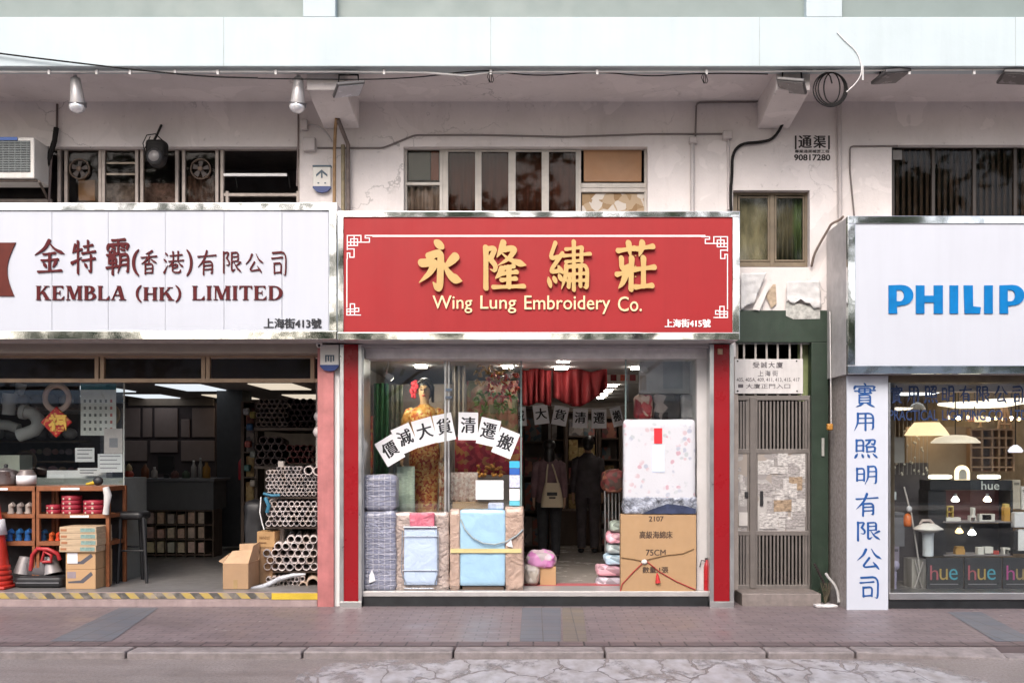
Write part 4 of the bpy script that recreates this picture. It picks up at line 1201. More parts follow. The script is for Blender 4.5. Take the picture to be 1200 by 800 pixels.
st = MB(); st.tube([P(600, 474, 3.02), P(634, 473.5, 3.02), P(660, 475.5, 3.02), P(680, 478, 3.02), P(702, 478.5, 3.02), P(735, 474, 3.02)], .004, 5)
tag(st.build("string", M_WHITE), "thin string carrying the white slogan sheets across the shop", "string")
# small red posters on the white bulkhead board
bb = thing("notice_board", "pale board with three small red posters under the shop ceiling", "board", P(725, 448, 2.45))
MB().pbox(711, 748, 431, 449, 2.45, 2.48).build("board", mat("cream_board", (.55, .50, .45), .7), bb)
for a, b, m in ((715.5, 722.5, M_DRAPE), (727, 735, mat("orange_red_poster", (.55, .10, .05), .6, var=.5, scale=20)), (738, 745, mat("dark_red_poster", (.30, .02, .03), .6, var=.4, scale=20))):
    MB().pbox(a, b, 433, 446, 2.44, 2.448).build("poster", m, bb)
nb = thing("notice_board", "tall white board with grey paper behind the right-hand pane", "board", P(782, 461, .62))
MB().pbox(749, 817, 413, 461, .62, .65).build("board", mat("white_board_b", (.60, .58, .59), .6), nb)
MB().pbox(777, 800, 416, 455, .612, .618).build("paper", mat("grey_paper", (.42, .42, .45), .7), nb)
MB().rings([[P(755, 433, .61) + Vector((math.cos(t * .3142) * r, y, math.sin(t * .3142) * r)) for t in range(20)] for r, y in ((.045, 0), (.045, -.01), (.028, -.01))], True).build("ring", mat("pale_ring", (.7, .68, .68), .4), nb)
for i in range(5): MB().pbox(750 + i * 1.6, 750.8 + i * 1.6, 440, 457, .612, .618).build("label_strip", mat("tan_strip", (.5, .38, .3), .7), nb)
# patterned textiles behind the right pane
for i, (a, b, c, d, m, lab) in enumerate(((744, 764, 462, 491, brocade("red_print", [(.35, .03, .04), (.20, .02, .03), (.45, .30, .25)], 14), "folded dark red printed quilt behind the right-hand pane"),
                                          (765, 797, 461, 492, brocade("black_print", [(.03, .025, .03), (.25, .2, .2), (.06, .05, .05)], 11), "folded black and cream printed quilt behind the right-hand pane"),
                                          (797, 815, 462, 492, mat("silver_wrap", (.34, .32, .34), .3, var=.3, scale=5, bmp=.5, bscale=9), "silvery grey wrapped quilt beside the white pier"))):
    tag(MB().soft(PX(a, .5), PX(b, .5), .42, .62, PZ(d, .5), PZ(c, .5), .5, .012, 9, 10, i).build("folded_quilt", m), lab, "quilt", "folded quilts on the right-hand side")
    # shelf that carries them
sh = thing("display_rack", "plain white rack behind the flowered mattress", "rack", P(780, 690, .45))
MB().box(PX(741, .45), PX(815, .45), .40, .66, PZ(494, .45) - .02, PZ(494, .45)).build("shelf", M_WHITE, sh)
for x in (743, 813): MB().box(PX(x, .45) - .015, PX(x, .45) + .015, .42, .64, ZF, PZ(494, .45) - .021).build("upright", M_WHITE, sh)

# ------------------------------------------------ mannequin
M_SKIN = mat("mannequin_skin", (.60, .40, .24), .45, var=.04)
M_GOLDBROC = brocade("gold_brocade", [(.72, .42, .12), (.62, .30, .07), (.80, .56, .24), (.50, .12, .05), (.72, .36, .12)], 38, .38)
M_REDBROC = brocade("red_gold_brocade", [(.52, .15, .05), (.62, .28, .08), (.36, .05, .03), (.66, .40, .14)], 42, .4)
def skin_mesh(verts, edges, root=0, sub=2):
    """continuous body grown over a skeleton: verts = (x,y,z,rx,ry)"""
    me = bpy.data.meshes.new("sk"); me.from_pydata([v[:3] for v in verts], edges, [])
    o = bpy.data.objects.new("sk", me); COL.objects.link(o)
    md = o.modifiers.new("skin", 'SKIN'); md.use_smooth_shade = True; md.branch_smoothing = .3
    for v, d in zip(verts, me.skin_vertices[0].data): d.radius = (v[3], v[4] if len(v) > 4 else v[3]); d.use_root = False
    me.skin_vertices[0].data[root].use_root = True
    ss = o.modifiers.new("sub", 'SUBSURF'); ss.levels = sub; ss.render_levels = sub
    bpy.context.view_layer.update()
    dg = bpy.context.evaluated_depsgraph_get()
    m2 = bpy.data.meshes.new_from_object(o.evaluated_get(dg))
    vs = [v.co.copy() for v in m2.vertices]; fs = [tuple(p.vertices) for p in m2.polygons]
    bpy.data.objects.remove(o); bpy.data.meshes.remove(me); bpy.data.meshes.remove(m2)
    return vs, fs
def figure(loc, sc=1.0, face=1, arms=None, lean=0):
    """standing body skeleton; face=-1 looks to -Y (street), +1 looks away"""
    A = arms or {}
    V = []; E = []
    def add(p, rx, ry=None, par=None):
        V.append((p[0], p[1], p[2], rx, ry or rx)); i = len(V) - 1
        if par is not None: E.append((par, i))
        return i
    f = -face
    pel = add((0, 0, .95), .135, .10); wa = add((0, 0, 1.08), .115, .085, pel); ch = add((0, .01 * f, 1.25), .135, .10, wa); nb = add((0, 0, 1.385), .07, .06, ch)
    nk = add((0, -.008 * f, 1.45), .047, .05, nb); ja = add((0, -.02 * f, 1.505), .06, .07, nk); he = add((0, -.008 * f, 1.57), .075, .09, ja); tp = add((0, 0, 1.635), .055, .07, he)
    for sgn in (-1, 1):
        sh = add((.155 * sgn, 0, 1.345), .052, .055, ch)
        el, wr, hd = A.get(sgn, ((.20 * sgn, .02 * f, 1.09), (.215 * sgn, -.03 * f, .88), (.213 * sgn, -.05 * f, .80)))
        e = add(el, .041, None, sh); w_ = add(wr, .026, None, e); h_ = add(hd, .034, .018, w_)
        hv = (Vector(hd) - Vector(wr)).normalized()
        side = Vector((0, 1, 0)) if abs(hv.y) < .8 else Vector((1, 0, 0))
        for k, (o, l) in enumerate(((-.027, .055), (-.009, .068), (.009, .065), (.027, .05))):
            b_ = Vector(hd) + side * o + hv * .03
            m_ = b_ + hv * l * .55 ; t_ = m_ + hv * l * .42 + Vector((-.012 * sgn, 0, 0))
            i1 = add(m_, .0085, None, h_); add(t_, .0075, None, i1)
        th = Vector(wr) * .4 + Vector(hd) * .6 + Vector((0, -.036 * f, 0)); i1 = add(th + hv * .02, .0095, None, h_); add(th + hv * .045, .008, None, i1)
        hp = add((.085 * sgn, 0, .87), .088, .095, pel); kn = add((.09 * sgn, -.012 * f, .49), .058, None, hp); an = add((.09 * sgn, .015 * f, .085), .038, .042, kn); add((.10 * sgn, -.13 * f, .035), .04, .03, an)
    V = [(v[0] * sc + loc[0], v[1] * sc + loc[1], v[2] * sc + loc[2], v[3] * sc, v[4] * sc) for v in V]
    return V, E
def ringdress(c, prof, sc=1, n=28, wob=0):
    return MB().rings([[Vector(c) + Vector((rx * sc * math.cos(2 * math.pi * k / n) + dx * sc, ry * sc * math.sin(2 * math.pi * k / n), z * sc)) for k in range(n)] for z, rx, ry, dx in prof], True)

ML = P(497.5, 600, 1.02); ML.z = .66
mq = thing("mannequin", "mannequin in a golden embroidered cheongsam with a red flower in its black hair", "mannequin", ML)
SCM = (PZ(443, 1.02) - .66) / 1.70
V, E = figure(ML, SCM, -1, {-1: ((-.225, .02, 1.10), (-.24, -.06, .90), (-.235, -.09, .82)), 1: ((.215, .03, 1.10), (.20, -.05, .90), (.19, -.08, .82))})
MB().add(*skin_mesh(V, E), True).build("body", M_SKIN, mq)
HC = Vector((ML.x, ML.y, ML.z))
def hp(x, y, z): return HC + Vector((x, y, z)) * SCM
fc = MB()
for sx in (-1, 1): fc.ell(hp(.030 * sx, -.092, 1.572), .014 * SCM, .006 * SCM, .007 * SCM, 10, 6)
fc.build("eye", M_INK, mq)
br = MB()
for sx in (-1, 1): br.tube([hp(.014 * sx, -.095, 1.590), hp(.032 * sx, -.093, 1.596), hp(.048 * sx, -.082, 1.590)], .0035 * SCM, 6)
br.build("eyebrow", M_INK, mq)
MB().tube([hp(0, -.094, 1.585), hp(0, -.104, 1.555), hp(0, -.112, 1.537), hp(0, -.096, 1.530)], [.007 * SCM, .009 * SCM, .013 * SCM, .008 * SCM], 8).build("nose", M_SKIN, mq)
MB().ell(hp(0, -.092, 1.507), .023 * SCM, .009 * SCM, .009 * SCM, 10, 6).build("mouth", mat("red_lips", (.45, .05, .04), .4), mq)
for sx in (-1, 1): MB().ell(hp(.078 * sx, .0, 1.55), .01 * SCM, .02 * SCM, .03 * SCM, 8, 6).build("ear", M_SKIN, mq)
hr = MB()
hr.ell(hp(0, .030, 1.625), .094 * SCM, .098 * SCM, .085 * SCM, 18, 11)
hr.ell(hp(.0, .085, 1.55), .075 * SCM, .05 * SCM, .09 * SCM, 14, 9)
for sx, lo in ((-1, 1.54), (1, 1.44)):
    hr.tube([hp(.004 * sx, -.058, 1.685), hp(.058 * sx, -.052, 1.655), hp(.088 * sx, -.02, 1.60), hp(.090 * sx, .015, lo)], [.014 * SCM, .02 * SCM, .022 * SCM, .014 * SCM], 8)
hr.build("hair", mat("black_hair", (.012, .009, .009), .4, var=.3, scale=40, stretch=(1, 1, .2)), mq)
fl = MB(); rr = random.Random(4)
for fx, fz, s_ in ((-.105, 1.615, .05), (-.118, 1.56, .04), (-.112, 1.505, .03), (-.09, 1.65, .03)):
    for k in range(6):
        a = k * math.pi / 3 + rr.random()
        fl.ell(hp(fx + math.cos(a) * s_ * .55, -.045 + rr.uniform(-.01, .01), fz + math.sin(a) * s_ * .55), s_ * .5 * SCM, s_ * .22 * SCM, s_ * .5 * SCM, 8, 5)
fl.build("hair_flower", mat("red_petals", (.55, .03, .05), .6, var=.3, scale=30), mq)
prof = [(.02, .145, .12, 0), (.25, .140, .12, 0), (.45, .145, .12, 0), (.62, .155, .125, 0), (.80, .170, .14, 0), (.93, .165, .135, 0), (1.02, .148, .115, 0), (1.10, .130, .105, 0), (1.20, .150, .122, 0), (1.28, .162, .125, 0), (1.34, .155, .10, 0), (1.38, .105, .082, 0), (1.40, .066, .066, 0), (1.415, .056, .06, 0)]
ringdress(HC, [p for p in prof if p[0] >= 1.0], SCM).build("dress_bodice", M_GOLDBROC, mq)
ringdress(HC, [p for p in prof if p[0] <= 1.02], SCM * 1.001).build("dress_skirt", M_REDBROC, mq)
for sx in (-1, 1):
    MB().tube([hp(.125 * sx, 0, 1.345), hp(.160 * sx, 0, 1.33), hp(.205 * sx, .01, 1.24), hp(.222 * sx, .01, 1.14)], [.045 * SCM, .057 * SCM, .052 * SCM, .050 * SCM], 14).build("sleeve", M_GOLDBROC, mq)
sp = MB()
for z in (1.05, 1.12): sp.tube([hp(-.16, -.125, z), hp(-.05, -.155, z + .01), hp(.06, -.15, z + .035), hp(.15, -.115, z + .06)], .018 * SCM, 8)
sp.build("sash", mat("amber_sash", (.60, .28, .06), .4), mq)

# the lit display spotlight over the mannequin
sl_ = thing("display_spotlight", "small lit spotlight under the ceiling to the left of the mannequin", "spotlight", P(458, 443, .58))
pa, pb_ = P(458, 443, .58), P(500, 472, 1.0)
dv = (pb_ - pa).normalized()
MB().tube([pa - dv * .10, pa - dv * .02, pa], [.025, .035, .04], 14).build("can", M_WHITE, sl_)
MB().tube([pa + dv * .001, pa + dv * .006], [.034, .034], 14).build("lit_face", mat("spot_face", (.9, .88, .8), .5, emit=(1, .9, .72), es=14), sl_)
MB().tube([pa - dv * .08, Vector((pa.x - .02, pa.y, 2.6))], .008, 6).build("stem", M_WHITE, sl_)
_ld = bpy.data.lights.new("display_spot", 'SPOT'); _ld.energy = 12; _ld.color = (1, .86, .62); _ld.spot_size = R(75); _ld.spot_blend = .6; _ld.shadow_soft_size = .03
_lo = bpy.data.objects.new("spot_lamp", _ld); COL.objects.link(_lo); _lo.location = pa + dv * .02; _lo.rotation_euler = dv.to_track_quat('-Z', 'Y').to_euler()
# hangings of the window display
def hang(name, label, cat, px0, px1, py0, py1, Y, m, folds=4, amp=.03, grp=None):
    mb = MB(); n = folds * 8; rows = []
    for j in range(6):
        t = j / 5
        rows.append([P(px0 + (px1 - px0) * i / n, py0 + (py1 - py0) * t, Y) + Vector((0, amp * math.sin(i / 8 * 2 * math.pi + t) * (.4 + t * .6), 0)) for i in range(n + 1)])
    vs = sum(rows, [])
    o = mb.add(vs, [(j * (n + 1) + i, j * (n + 1) + i + 1, (j + 1) * (n + 1) + i + 1, (j + 1) * (n + 1) + i) for j in range(5) for i in range(n)], True).build(name, m)
    sd = o.modifiers.new("t", 'SOLIDIFY'); sd.thickness = .005
    return tag(o, label, cat, grp)
G_T = "embroidered textiles hung in the shop window"
hang("hanging_cloth", "plain green cloth hanging left of the mannequin", "textile", 438, 455, 449, 560, 1.30, mat("green_cloth", (.05, .20, .08), .7, var=.2), 3, .03, G_T)
hang("hanging_cloth", "grey green cloth hanging between the green cloth and the mannequin", "textile", 455, 472, 451, 560, 1.4, brocade("sage_cloth", [(.22, .22, .15), (.30, .28, .20), (.17, .19, .12)], 14), 3, .03, G_T)
hang("hanging_cloth", "narrow orange red embroidered strip at the left window edge", "textile", 427, 436.5, 487, 556, .5, brocade("orange_strip", [(.55, .10, .03), (.45, .05, .03), (.60, .28, .08)], 30), 2, .02, G_T)
hang("hanging_cloth", "tall pale curtain strip just right of the steel pane joint", "textile", 530, 545, 425, 560, 1.2, mat("pale_strip", (.40, .36, .33), .8, var=.2, stretch=(9, 1, .1)), 3, .03, G_T)
hang("hanging_cloth", "rust and green embroidered panel right of the pale curtain strip", "textile", 547, 607, 446, 520, 1.55, brocade("rust_green_panel", [(.30, .15, .10), (.20, .20, .09), (.34, .22, .14), (.26, .10, .07), (.16, .16, .09)], 16), 4, .03, G_T)
hang("hanging_cloth", "crimson embroidered panel low behind the slogan sheets", "textile", 533, 612, 512, 556, .95, brocade("crimson_panel", [(.36, .02, .04), (.26, .01, .03), (.42, .04, .06), (.38, .16, .05)], 20), 4, .03, G_T)
hang("hanging_cloth", "folded pale green cloth with fine stripes beside the plaid bag", "textile", 465, 486, 546, 602, .62, mat("mint_cloth", (.52, .60, .50), .7, var=.25, scale=18, stretch=(1, 1, 4)), 2, .015, G_T)
hang("hanging_cloth", "red gold brocade length hanging right of the dress", "textile", 514, 522, 540, 604, .7, brocade("ochre_brocade", [(.40, .26, .16), (.30, .10, .06), (.50, .40, .30)], 34), 2, .015, G_T)
hang("hanging_cloth", "beige lace cloth below the crimson panel", "textile", 528, 560, 553, 590, .55, brocade("beige_lace", [(.48, .36, .32), (.40, .27, .24), (.55, .45, .40)], 46), 3, .015, G_T)
# embroidered dragon-head bundle, top right: bunches of red and gold tassels
tb = thing("tassel_bunch", "bunch of red and gold festival ornaments at the top right of the shop window", "ornament", P(586, 470, 1.0))
rr = random.Random(9)
for nm, m, a, b, c, d, n in (("red_tassels", mat("tassel_red", (.48, .05, .03), .6, var=.4, scale=30), 572, 608, 436, 468, 70), ("gold_tassels", mat("tassel_gold", (.55, .36, .14), .4, var=.4, scale=30), 558, 592, 428, 450, 40),
                             ("green_tassels", mat("tassel_green", (.14, .25, .06), .6, var=.4, scale=30), 556, 604, 458, 486, 50), ("silver_tassels", mat("tassel_silver", (.52, .52, .48), .3, var=.2), 588, 606, 428, 444, 14)):
    q = MB()
    for i in range(n):
        x, y = rr.uniform(a, b), rr.uniform(c, d); Y = rr.uniform(.85, 1.15)
        p = P(x, y, Y); dr = Vector((rr.uniform(-1, 1), rr.uniform(-.5, .5), rr.uniform(-1, .6))).normalized()
        q.tube([p, p + dr * .03, p + dr * .055 + Vector((0, 0, -.012))], [.011, .016, .004], 6)
    q.build(nm, m, tb)
MB().tube([P(586, 420, 1.0), P(586, 445, 1.0)], .003, 5).build("cord", M_GOLD, tb)
or_ = MB(); rr = random.Random(5)
for i in range(26):
    or_.ell(P(rr.uniform(560, 588), rr.uniform(545, 558), rr.uniform(.75, .9)), .022, .022, .018, 8, 5)
tag(or_.build("gold_ornament", mat("orange_gold", (.62, .27, .05), .4, var=.4, scale=20)), "cluster of orange gold ornaments below the crimson panel", "ornament")

# decals on the glass edge and papers
dc = thing("payment_sticker", "stack of blue and white payment stickers on the glass edge", "sticker", P(602, 592, .39))
for c, d, m in ((540, 548, mat("cyan_sticker", (.05, .45, .72), .4)), (548.5, 556, mat("blue_sticker", (.03, .12, .45), .4)), (556.5, 571, mat("white_blue_sticker", (.60, .62, .80), .4, var=.3, scale=40)), (572.5, 586, M_PAPER), (586.5, 592, mat("aqua_sticker", (.15, .58, .72), .4))):
    MB().pbox(597, 609, c, d, .392, .394).build("sticker", m, dc)
tag(MB().pbox(557.5, 590, 562.5, 585, .392, .394).build("blank_notice", M_PAPER), "blank white notice taped inside the glass above the blue bundle", "notice")

# ------------------------------------------------ goods on the sill
def plaid_mat():
    m, nt, b = _mat("blue_plaid_wrap")
    v = mapping(nt)
    br = node(nt, "ShaderNodeTexBrick"); br.offset = 0
    br.inputs["Scale"].default_value = 1; br.inputs["Brick Width"].default_value = .06; br.inputs["Row Height"].default_value = .055; br.inputs["Mortar Size"].default_value = .007; br.inputs["Mortar Smooth"].default_value = .6
    br.inputs["Color1"].default_value = (.27, .29, .41, 1); br.inputs["Color2"].default_value = (.35, .37, .49, 1); br.inputs["Mortar"].default_value = (.52, .52, .60, 1)
    mp = node(nt, "ShaderNodeMapping"); mp.inputs["Rotation"].default_value = (R(90), 0, 0); nt.links.new(v, mp.inputs[0]); nt.links.new(mp.outputs[0], br.inputs["Vector"])
    n1 = noise_node(nt, v, 5, 5)
    nt.links.new(mixc(nt, .18, br.outputs[0], ramp(nt, n1.outputs[0], [(.3, (.18, .18, .24)), (.7, (.52, .50, .58))]).outputs[0]), b.inputs["Base Color"])
    b.inputs["Roughness"].default_value = .4; b.inputs["Coat Weight"].default_value = .6; b.inputs["Coat Roughness"].default_value = .15
    nb = noise_node(nt, mapping(nt, (2, 1, 6)), 4, 5, .6, 2.0); bump(nt, b, nb.outputs[0], 1, .06)
    return m
pb = thing("bedding_pack", "tall blue grey checked bedding pack in clear wrap at the left end of the sill", "bedding pack", P(444, 692, .07))
z0 = PZ(692.4, .07)
zm = PZ(598.5, .07)
x0, x1 = PX(424.8, .07), PX(463.5, .07)
pk_ = MB().soft(x0 + .002, x1, .07, .37, z0, zm, .28, .016, 7, 18, 1); pk_.build("lower_roll", plaid_mat(), pb)
MB().soft(x0 + .002, x1 + .004, .07, .37, zm + .002, PZ(556, .07), .4, .014, 7, 16, 2).build("upper_roll", bpy.data.materials["blue_plaid_wrap"], pb)
tg = MB().add([P(432, 683, .055), P(433, 673, .055), P(436, 667, .05), P(438, 672, .055), P(440, 680, .055), P(434, 684, .055)], [(0, 1, 2, 3, 4, 5), (5, 4, 3, 2, 1, 0)])
tg.build("tag", M_PAPER, pb)
M_WRAP = mat("clear_wrapped_card", (.46, .37, .33), .3, var=.25, scale=9, coat=.9, bmp=1, bscale=9, bdist=.05, bdisto=2.0)
fb = thing("folding_chair_pack", "pale blue folding seat with pink cushion packed in clear film and cardboard", "packed chair", P(491, 692, .08))
MB().soft(PX(458, .08), PX(526, .08), .12, .27, z0, PZ(600, .12), .25, .012, 8, 14, 3).build("wrapped_box", M_WRAP, fb)
mb = MB().soft(PX(473, .06), PX(512, .06), .085, .118, PZ(685.5, .06), PZ(618, .06), .5, .004, 6, 10, 4)
mb.build("seat_panel", mat("pale_blue_vinyl", (.50, .61, .78), .35, var=.06, bmp=.6, bscale=5, coat=.5, bdist=.03, bdisto=1.5), fb)
q = MB()
q.tube([P(472, 668, .075), P(513, 668, .075)], .006, 6); q.tube([P(472, 628, .07), P(514, 628, .07)], .005, 6); q.tube([P(471.5, 622, .072), P(470.5, 670, .072), P(476, 685, .072)], .006, 6); q.tube([P(513.5, 622, .072), P(513.5, 670, .072), P(509, 685, .072)], .006, 6)
q.tube([P(474, 689, .07), P(508, 689, .07)], .007, 6); q.tube([P(473, 617.5, .07), P(512, 617.5, .07)], .012, 8)
q.build("tube_frame", mat("grey_tube", (.36, .40, .46), .3, .6), fb)
MB().soft(PX(480, .08), PX(509, .08), .075, .12, PZ(619, .08), PZ(600.5, .08), .5, .008, 10, 8, 6).build("cushion", mat("pink_vinyl", (.62, .16, .22), .3, var=.15, bmp=1, bscale=10, bdist=.03, bdisto=1), fb)
bb_ = thing("folding_bed_pack", "light blue folding bed packed between cardboard with a yellow strap and grey cord", "packed bed", P(570, 692, .08))
MB().soft(PX(592, .09), PX(613.5, .09), .088, .32, z0, PZ(594, .09), .2, .010, 8, 10, 8).build("cardboard_edge", mat("pinkish_card_b", (.46, .32, .25), .5, var=.2, coat=.6, bmp=1, bscale=8, bdist=.04, bdisto=1.5), bb_)
MB().soft(PX(527, .09), PX(539, .09), .085, .32, z0, PZ(596.5, .09), .3, .008, 8, 10, 7).build("cardboard_edge", mat("pinkish_card", (.47, .33, .26), .5, var=.2, coat=.6, bmp=1, bscale=8, bdist=.04, bdisto=1.5), bb_)
MB().soft(PX(539, .1), PX(592, .1), .095, .30, PZ(686, .1), PZ(597, .1), .14, .008, 6, 16, 9).build("blue_panel", mat("light_blue_vinyl", (.36, .57, .74), .34, var=.08, bmp=.6, bscale=4, coat=.6, bdist=.02, bdisto=1.2), bb_)
MB().pbox(528, 611, 642.5, 647.5, .074, .082).build("yellow_strap", mat("yellow_strap", (.62, .53, .25), .5, var=.1), bb_)
q = MB(); q.tube([P(540, 608, .08), P(545, 620, .07), P(554, 630, .066), P(566, 636, .064), P(580, 637.5, .064), P(594, 634, .066), P(606, 627, .07), P(613, 620, .075)], .009, 7)
q.build("cord", mat("grey_cord", (.32, .38, .40), .6), bb_)
MB().add([P(593, 638, .068), P(599, 632, .06), P(601, 641, .066), P(596, 640, .06)], [(0, 1, 2, 3), (3, 2, 1, 0)]).build("knot", M_PAPER, bb_)
MB().pbox(542, 590, 686.5, 692, .12, .28).build("base_board", M_DARKWOOD, bb_)
cb = thing("cardboard_box", "opened brown carton standing behind the light blue bed pack", "carton", P(545, 690, .46))
MB().pbox(530, 572, 588, 690, .46, .55).build("carton", M_CARD2, cb, bevel=.004)
tag(MB().soft(PX(572, .25), PX(591, .25), .20, .30, PZ(597, .25) + .004, PZ(588.5, .25), .5, .006).build("plastic_bag", mat("bluish_bag", (.40, .44, .55), .35, var=.4, scale=14)), "small bluish plastic bag on top of the light blue bed pack", "bag")

# flowered mattress pack and carton at the right
M_FLOWER = brocade("flowered_ticking", [(.52, .34, .39), (.40, .42, .50), (.55, .43, .46), (.44, .47, .49), (.58, .58, .60)], 19, .42, (.58, .58, .615), .5)
Yb = .03
cz = thing("carton", "tall brown bed carton printed 2107 and 75CM with a knotted red cord", "carton", P(772, 693, Yb))
x0, x1 = PX(727.5, Yb), PX(816, Yb)
MB().box(x0, x1, Yb, .17, PZ(693, Yb), PZ(602.5, Yb)).build("box", mat("carton_board", (.42, .262, .135), .75, var=.05, bmp=.15, bscale=5), cz, bevel=.006)
pr = MB(); Yp = Yb - .0005
for s_, a, b, c, d in (("2107", 760.5, 777.5, 604.5, 610.5), ("高級海綿床", 749.5, 788, 622, 630.5), ("75CM", 757, 780, 643.5, 650.5), ("數量:1張", 753, 783, 663.5, 671)):
    btext(MB(), s_, a, b, c, d, Yp, .002, b=.22).build("printing", mat("brown_print", (.08, .05, .035), .8), cz)
q = MB(); Yc = Yb - .008
q.tube([P(728, 652.5, Yc), P(742, 654.5, Yc), P(754, 657, Yc - .004)], .006, 6); q.tube([P(758, 655, Yc - .004), P(780, 650, Yc), P(800, 648, Yc), P(813, 642.5, Yc)], .006, 6)
q.build("brown_cord", mat("brown_cord", (.28, .17, .08), .8), cz)
q = MB(); q.tube([P(753.5, 659, Yc), P(742, 670, Yc), P(729, 684, Yc), P(727, 692, Yc)], .006, 6); q.tube([P(756.5, 656, Yc), P(772, 669, Yc), P(793, 681, Yc), P(815, 690.5, Yc)], .006, 6)
q.build("red_cord", mat("red_cord", (.36, .03, .03), .7), cz)
MB().ell(P(755, 658, Yc - .004), .032, .02, .026).build("knot", mat("pale_knot", (.62, .60, .57), .7), cz)
tl = MB().tube([P(770, 671, Yc - .004), P(770.5, 675, Yc - .005), P(771, 682.5, Yc - .005)], [.006, .016, .028], 9)
tl.build("tassel", mat("red_tassel", (.52, .03, .03), .8, var=.3, scale=60, stretch=(3, 3, .3)), cz)
mt = thing("mattress_pack", "white flowered folding mattress with a red tag standing on the brown carton", "mattress", P(772, 602, .05))
Ym = .035
MB().soft(PX(731, Ym), PX(815.5, Ym), Ym, .175, PZ(602.3, Ym), PZ(491, Ym), .55, .004, 5, 20, 12).build("mattress", M_FLOWER, mt)
MB().soft(PX(730.5, Ym), PX(816.5, Ym), Ym - .008, .178, PZ(602, Ym), PZ(582, Ym), .3, .012, 14, 18, 13).build("plastic_fold", mat("crumpled_plastic", (.32, .34, .40), .2, var=.85, scale=11, coat=.8, bmp=1, bscale=11, bdist=.06, bdisto=2), mt)
q = MB().add([P(752, 601.6, Ym - .016), P(815, 601.6, Ym - .016), P(815.5, 596, Ym - .016), P(803, 592.5, Ym - .02), P(782, 590, Ym - .02), P(765, 596, Ym - .018)], [(0, 1, 2, 3, 4, 5)])
q.build("dark_lining", mat("navy_lining", (.035, .045, .09), .35, var=.5, scale=10, bmp=.6, bscale=12), mt)
MB().pbox(766.5, 776, 501.5, 519.5, Ym - .004, Ym - .0005).build("red_tag", mat("red_tag", (.62, .02, .03), .5), mt)
MB().pbox(764, 779, 521, 553, Ym - .004, Ym - .0005).build("care_label", mat("pale_blue_label", (.60, .66, .82), .4, var=.06), mt)
# fire extinguisher
fe = thing("fire_extinguisher", "small red fire extinguisher standing by the right red column", "fire extinguisher", P(828, 692, .09))
MB().lathe((PX(828, .09), .09, PZ(692.4, .09)), [(.001, 0), (.028, 0), (.03, .02), (.03, .25), (.022, .29), (.012, .31), (.012, .33), (.001, .33)]).build("cylinder", mat("extinguisher_red", (.45, .015, .02), .3), fe)
q = MB(); q.tube([P(827, 657, .09), P(822, 656, .08), P(820, 664, .08)], .006, 6); q.box(PX(826, .09), PX(832, .09), .08, .1, PZ(655, .09), PZ(653.5, .09))
q.build("valve", M_BLACK, fe)
# floor goods inside the doorway
pk2 = thing("goods_pile", "box of pink wrapped goods by the left side of the doorway", "carton", P(632, 690, .6))
MB().pbox(633, 651.5, 664, 690, .55, .8).build("box", M_CARD, pk2, bevel=.004)
MB().soft(PX(617, .55), PX(651, .55), .5, .8, PZ(666, .55), PZ(646, .55), .8, .03, 9, 12, 21).build("pink_bag", brocade("pink_wrap", [(.62, .22, .50), (.66, .50, .56), (.5, .42, .44), (.68, .30, .56)], 11, .35), pk2)
tag(MB().soft(PX(614, .5), PX(632, .5), .46, .66, ZF + .014, PZ(663, .35), .7, .02, 9, 12, 22).build("wrapped_roll", brocade("cream_wrap", [(.48, .42, .36), (.38, .32, .28), (.55, .50, .46)], 16, .4)), "cream wrapped roll leaning in the doorway corner", "wrapped roll")
rr = random.Random(2)
cols = [(.50, .46, .52), (.62, .36, .42), (.42, .56, .66), (.36, .42, .42), (.62, .30, .36), (.30, .35, .30)]
ys = [(692, 674, 699, 731), (675, 661, 699, 731), (662, 648, 709, 731), (649, 636, 711, 731), (637, 623, 711, 731), (624, 610, 715, 731)]
labs = ("grey", "pale pink", "sky blue", "grey green", "rose pink", "dark green")
for i, ((c, d, a, b), cl) in enumerate(zip(ys, cols)):
    m = brocade("print_%s" % labs[i].replace(' ', '_'), [cl, clampc([x * 1.35 for x in cl]), clampc([x * .6 for x in cl])], 12, .35)
    tag(MB().soft(PX(a, .7), PX(b, .7), .62, .95, PZ(c - 1, .7), PZ(d + 1, .7) - .003, .8, .02, 9, 10, i + 30).build("wrapped_bedding", m), "%s printed bedding bag, %s of the pile beside the flowered mattress" % (labs[i], ("lowest", "second", "third", "fourth", "fifth", "topmost")[i]), "bedding bag", "pile of wrapped bedding by the doorway")

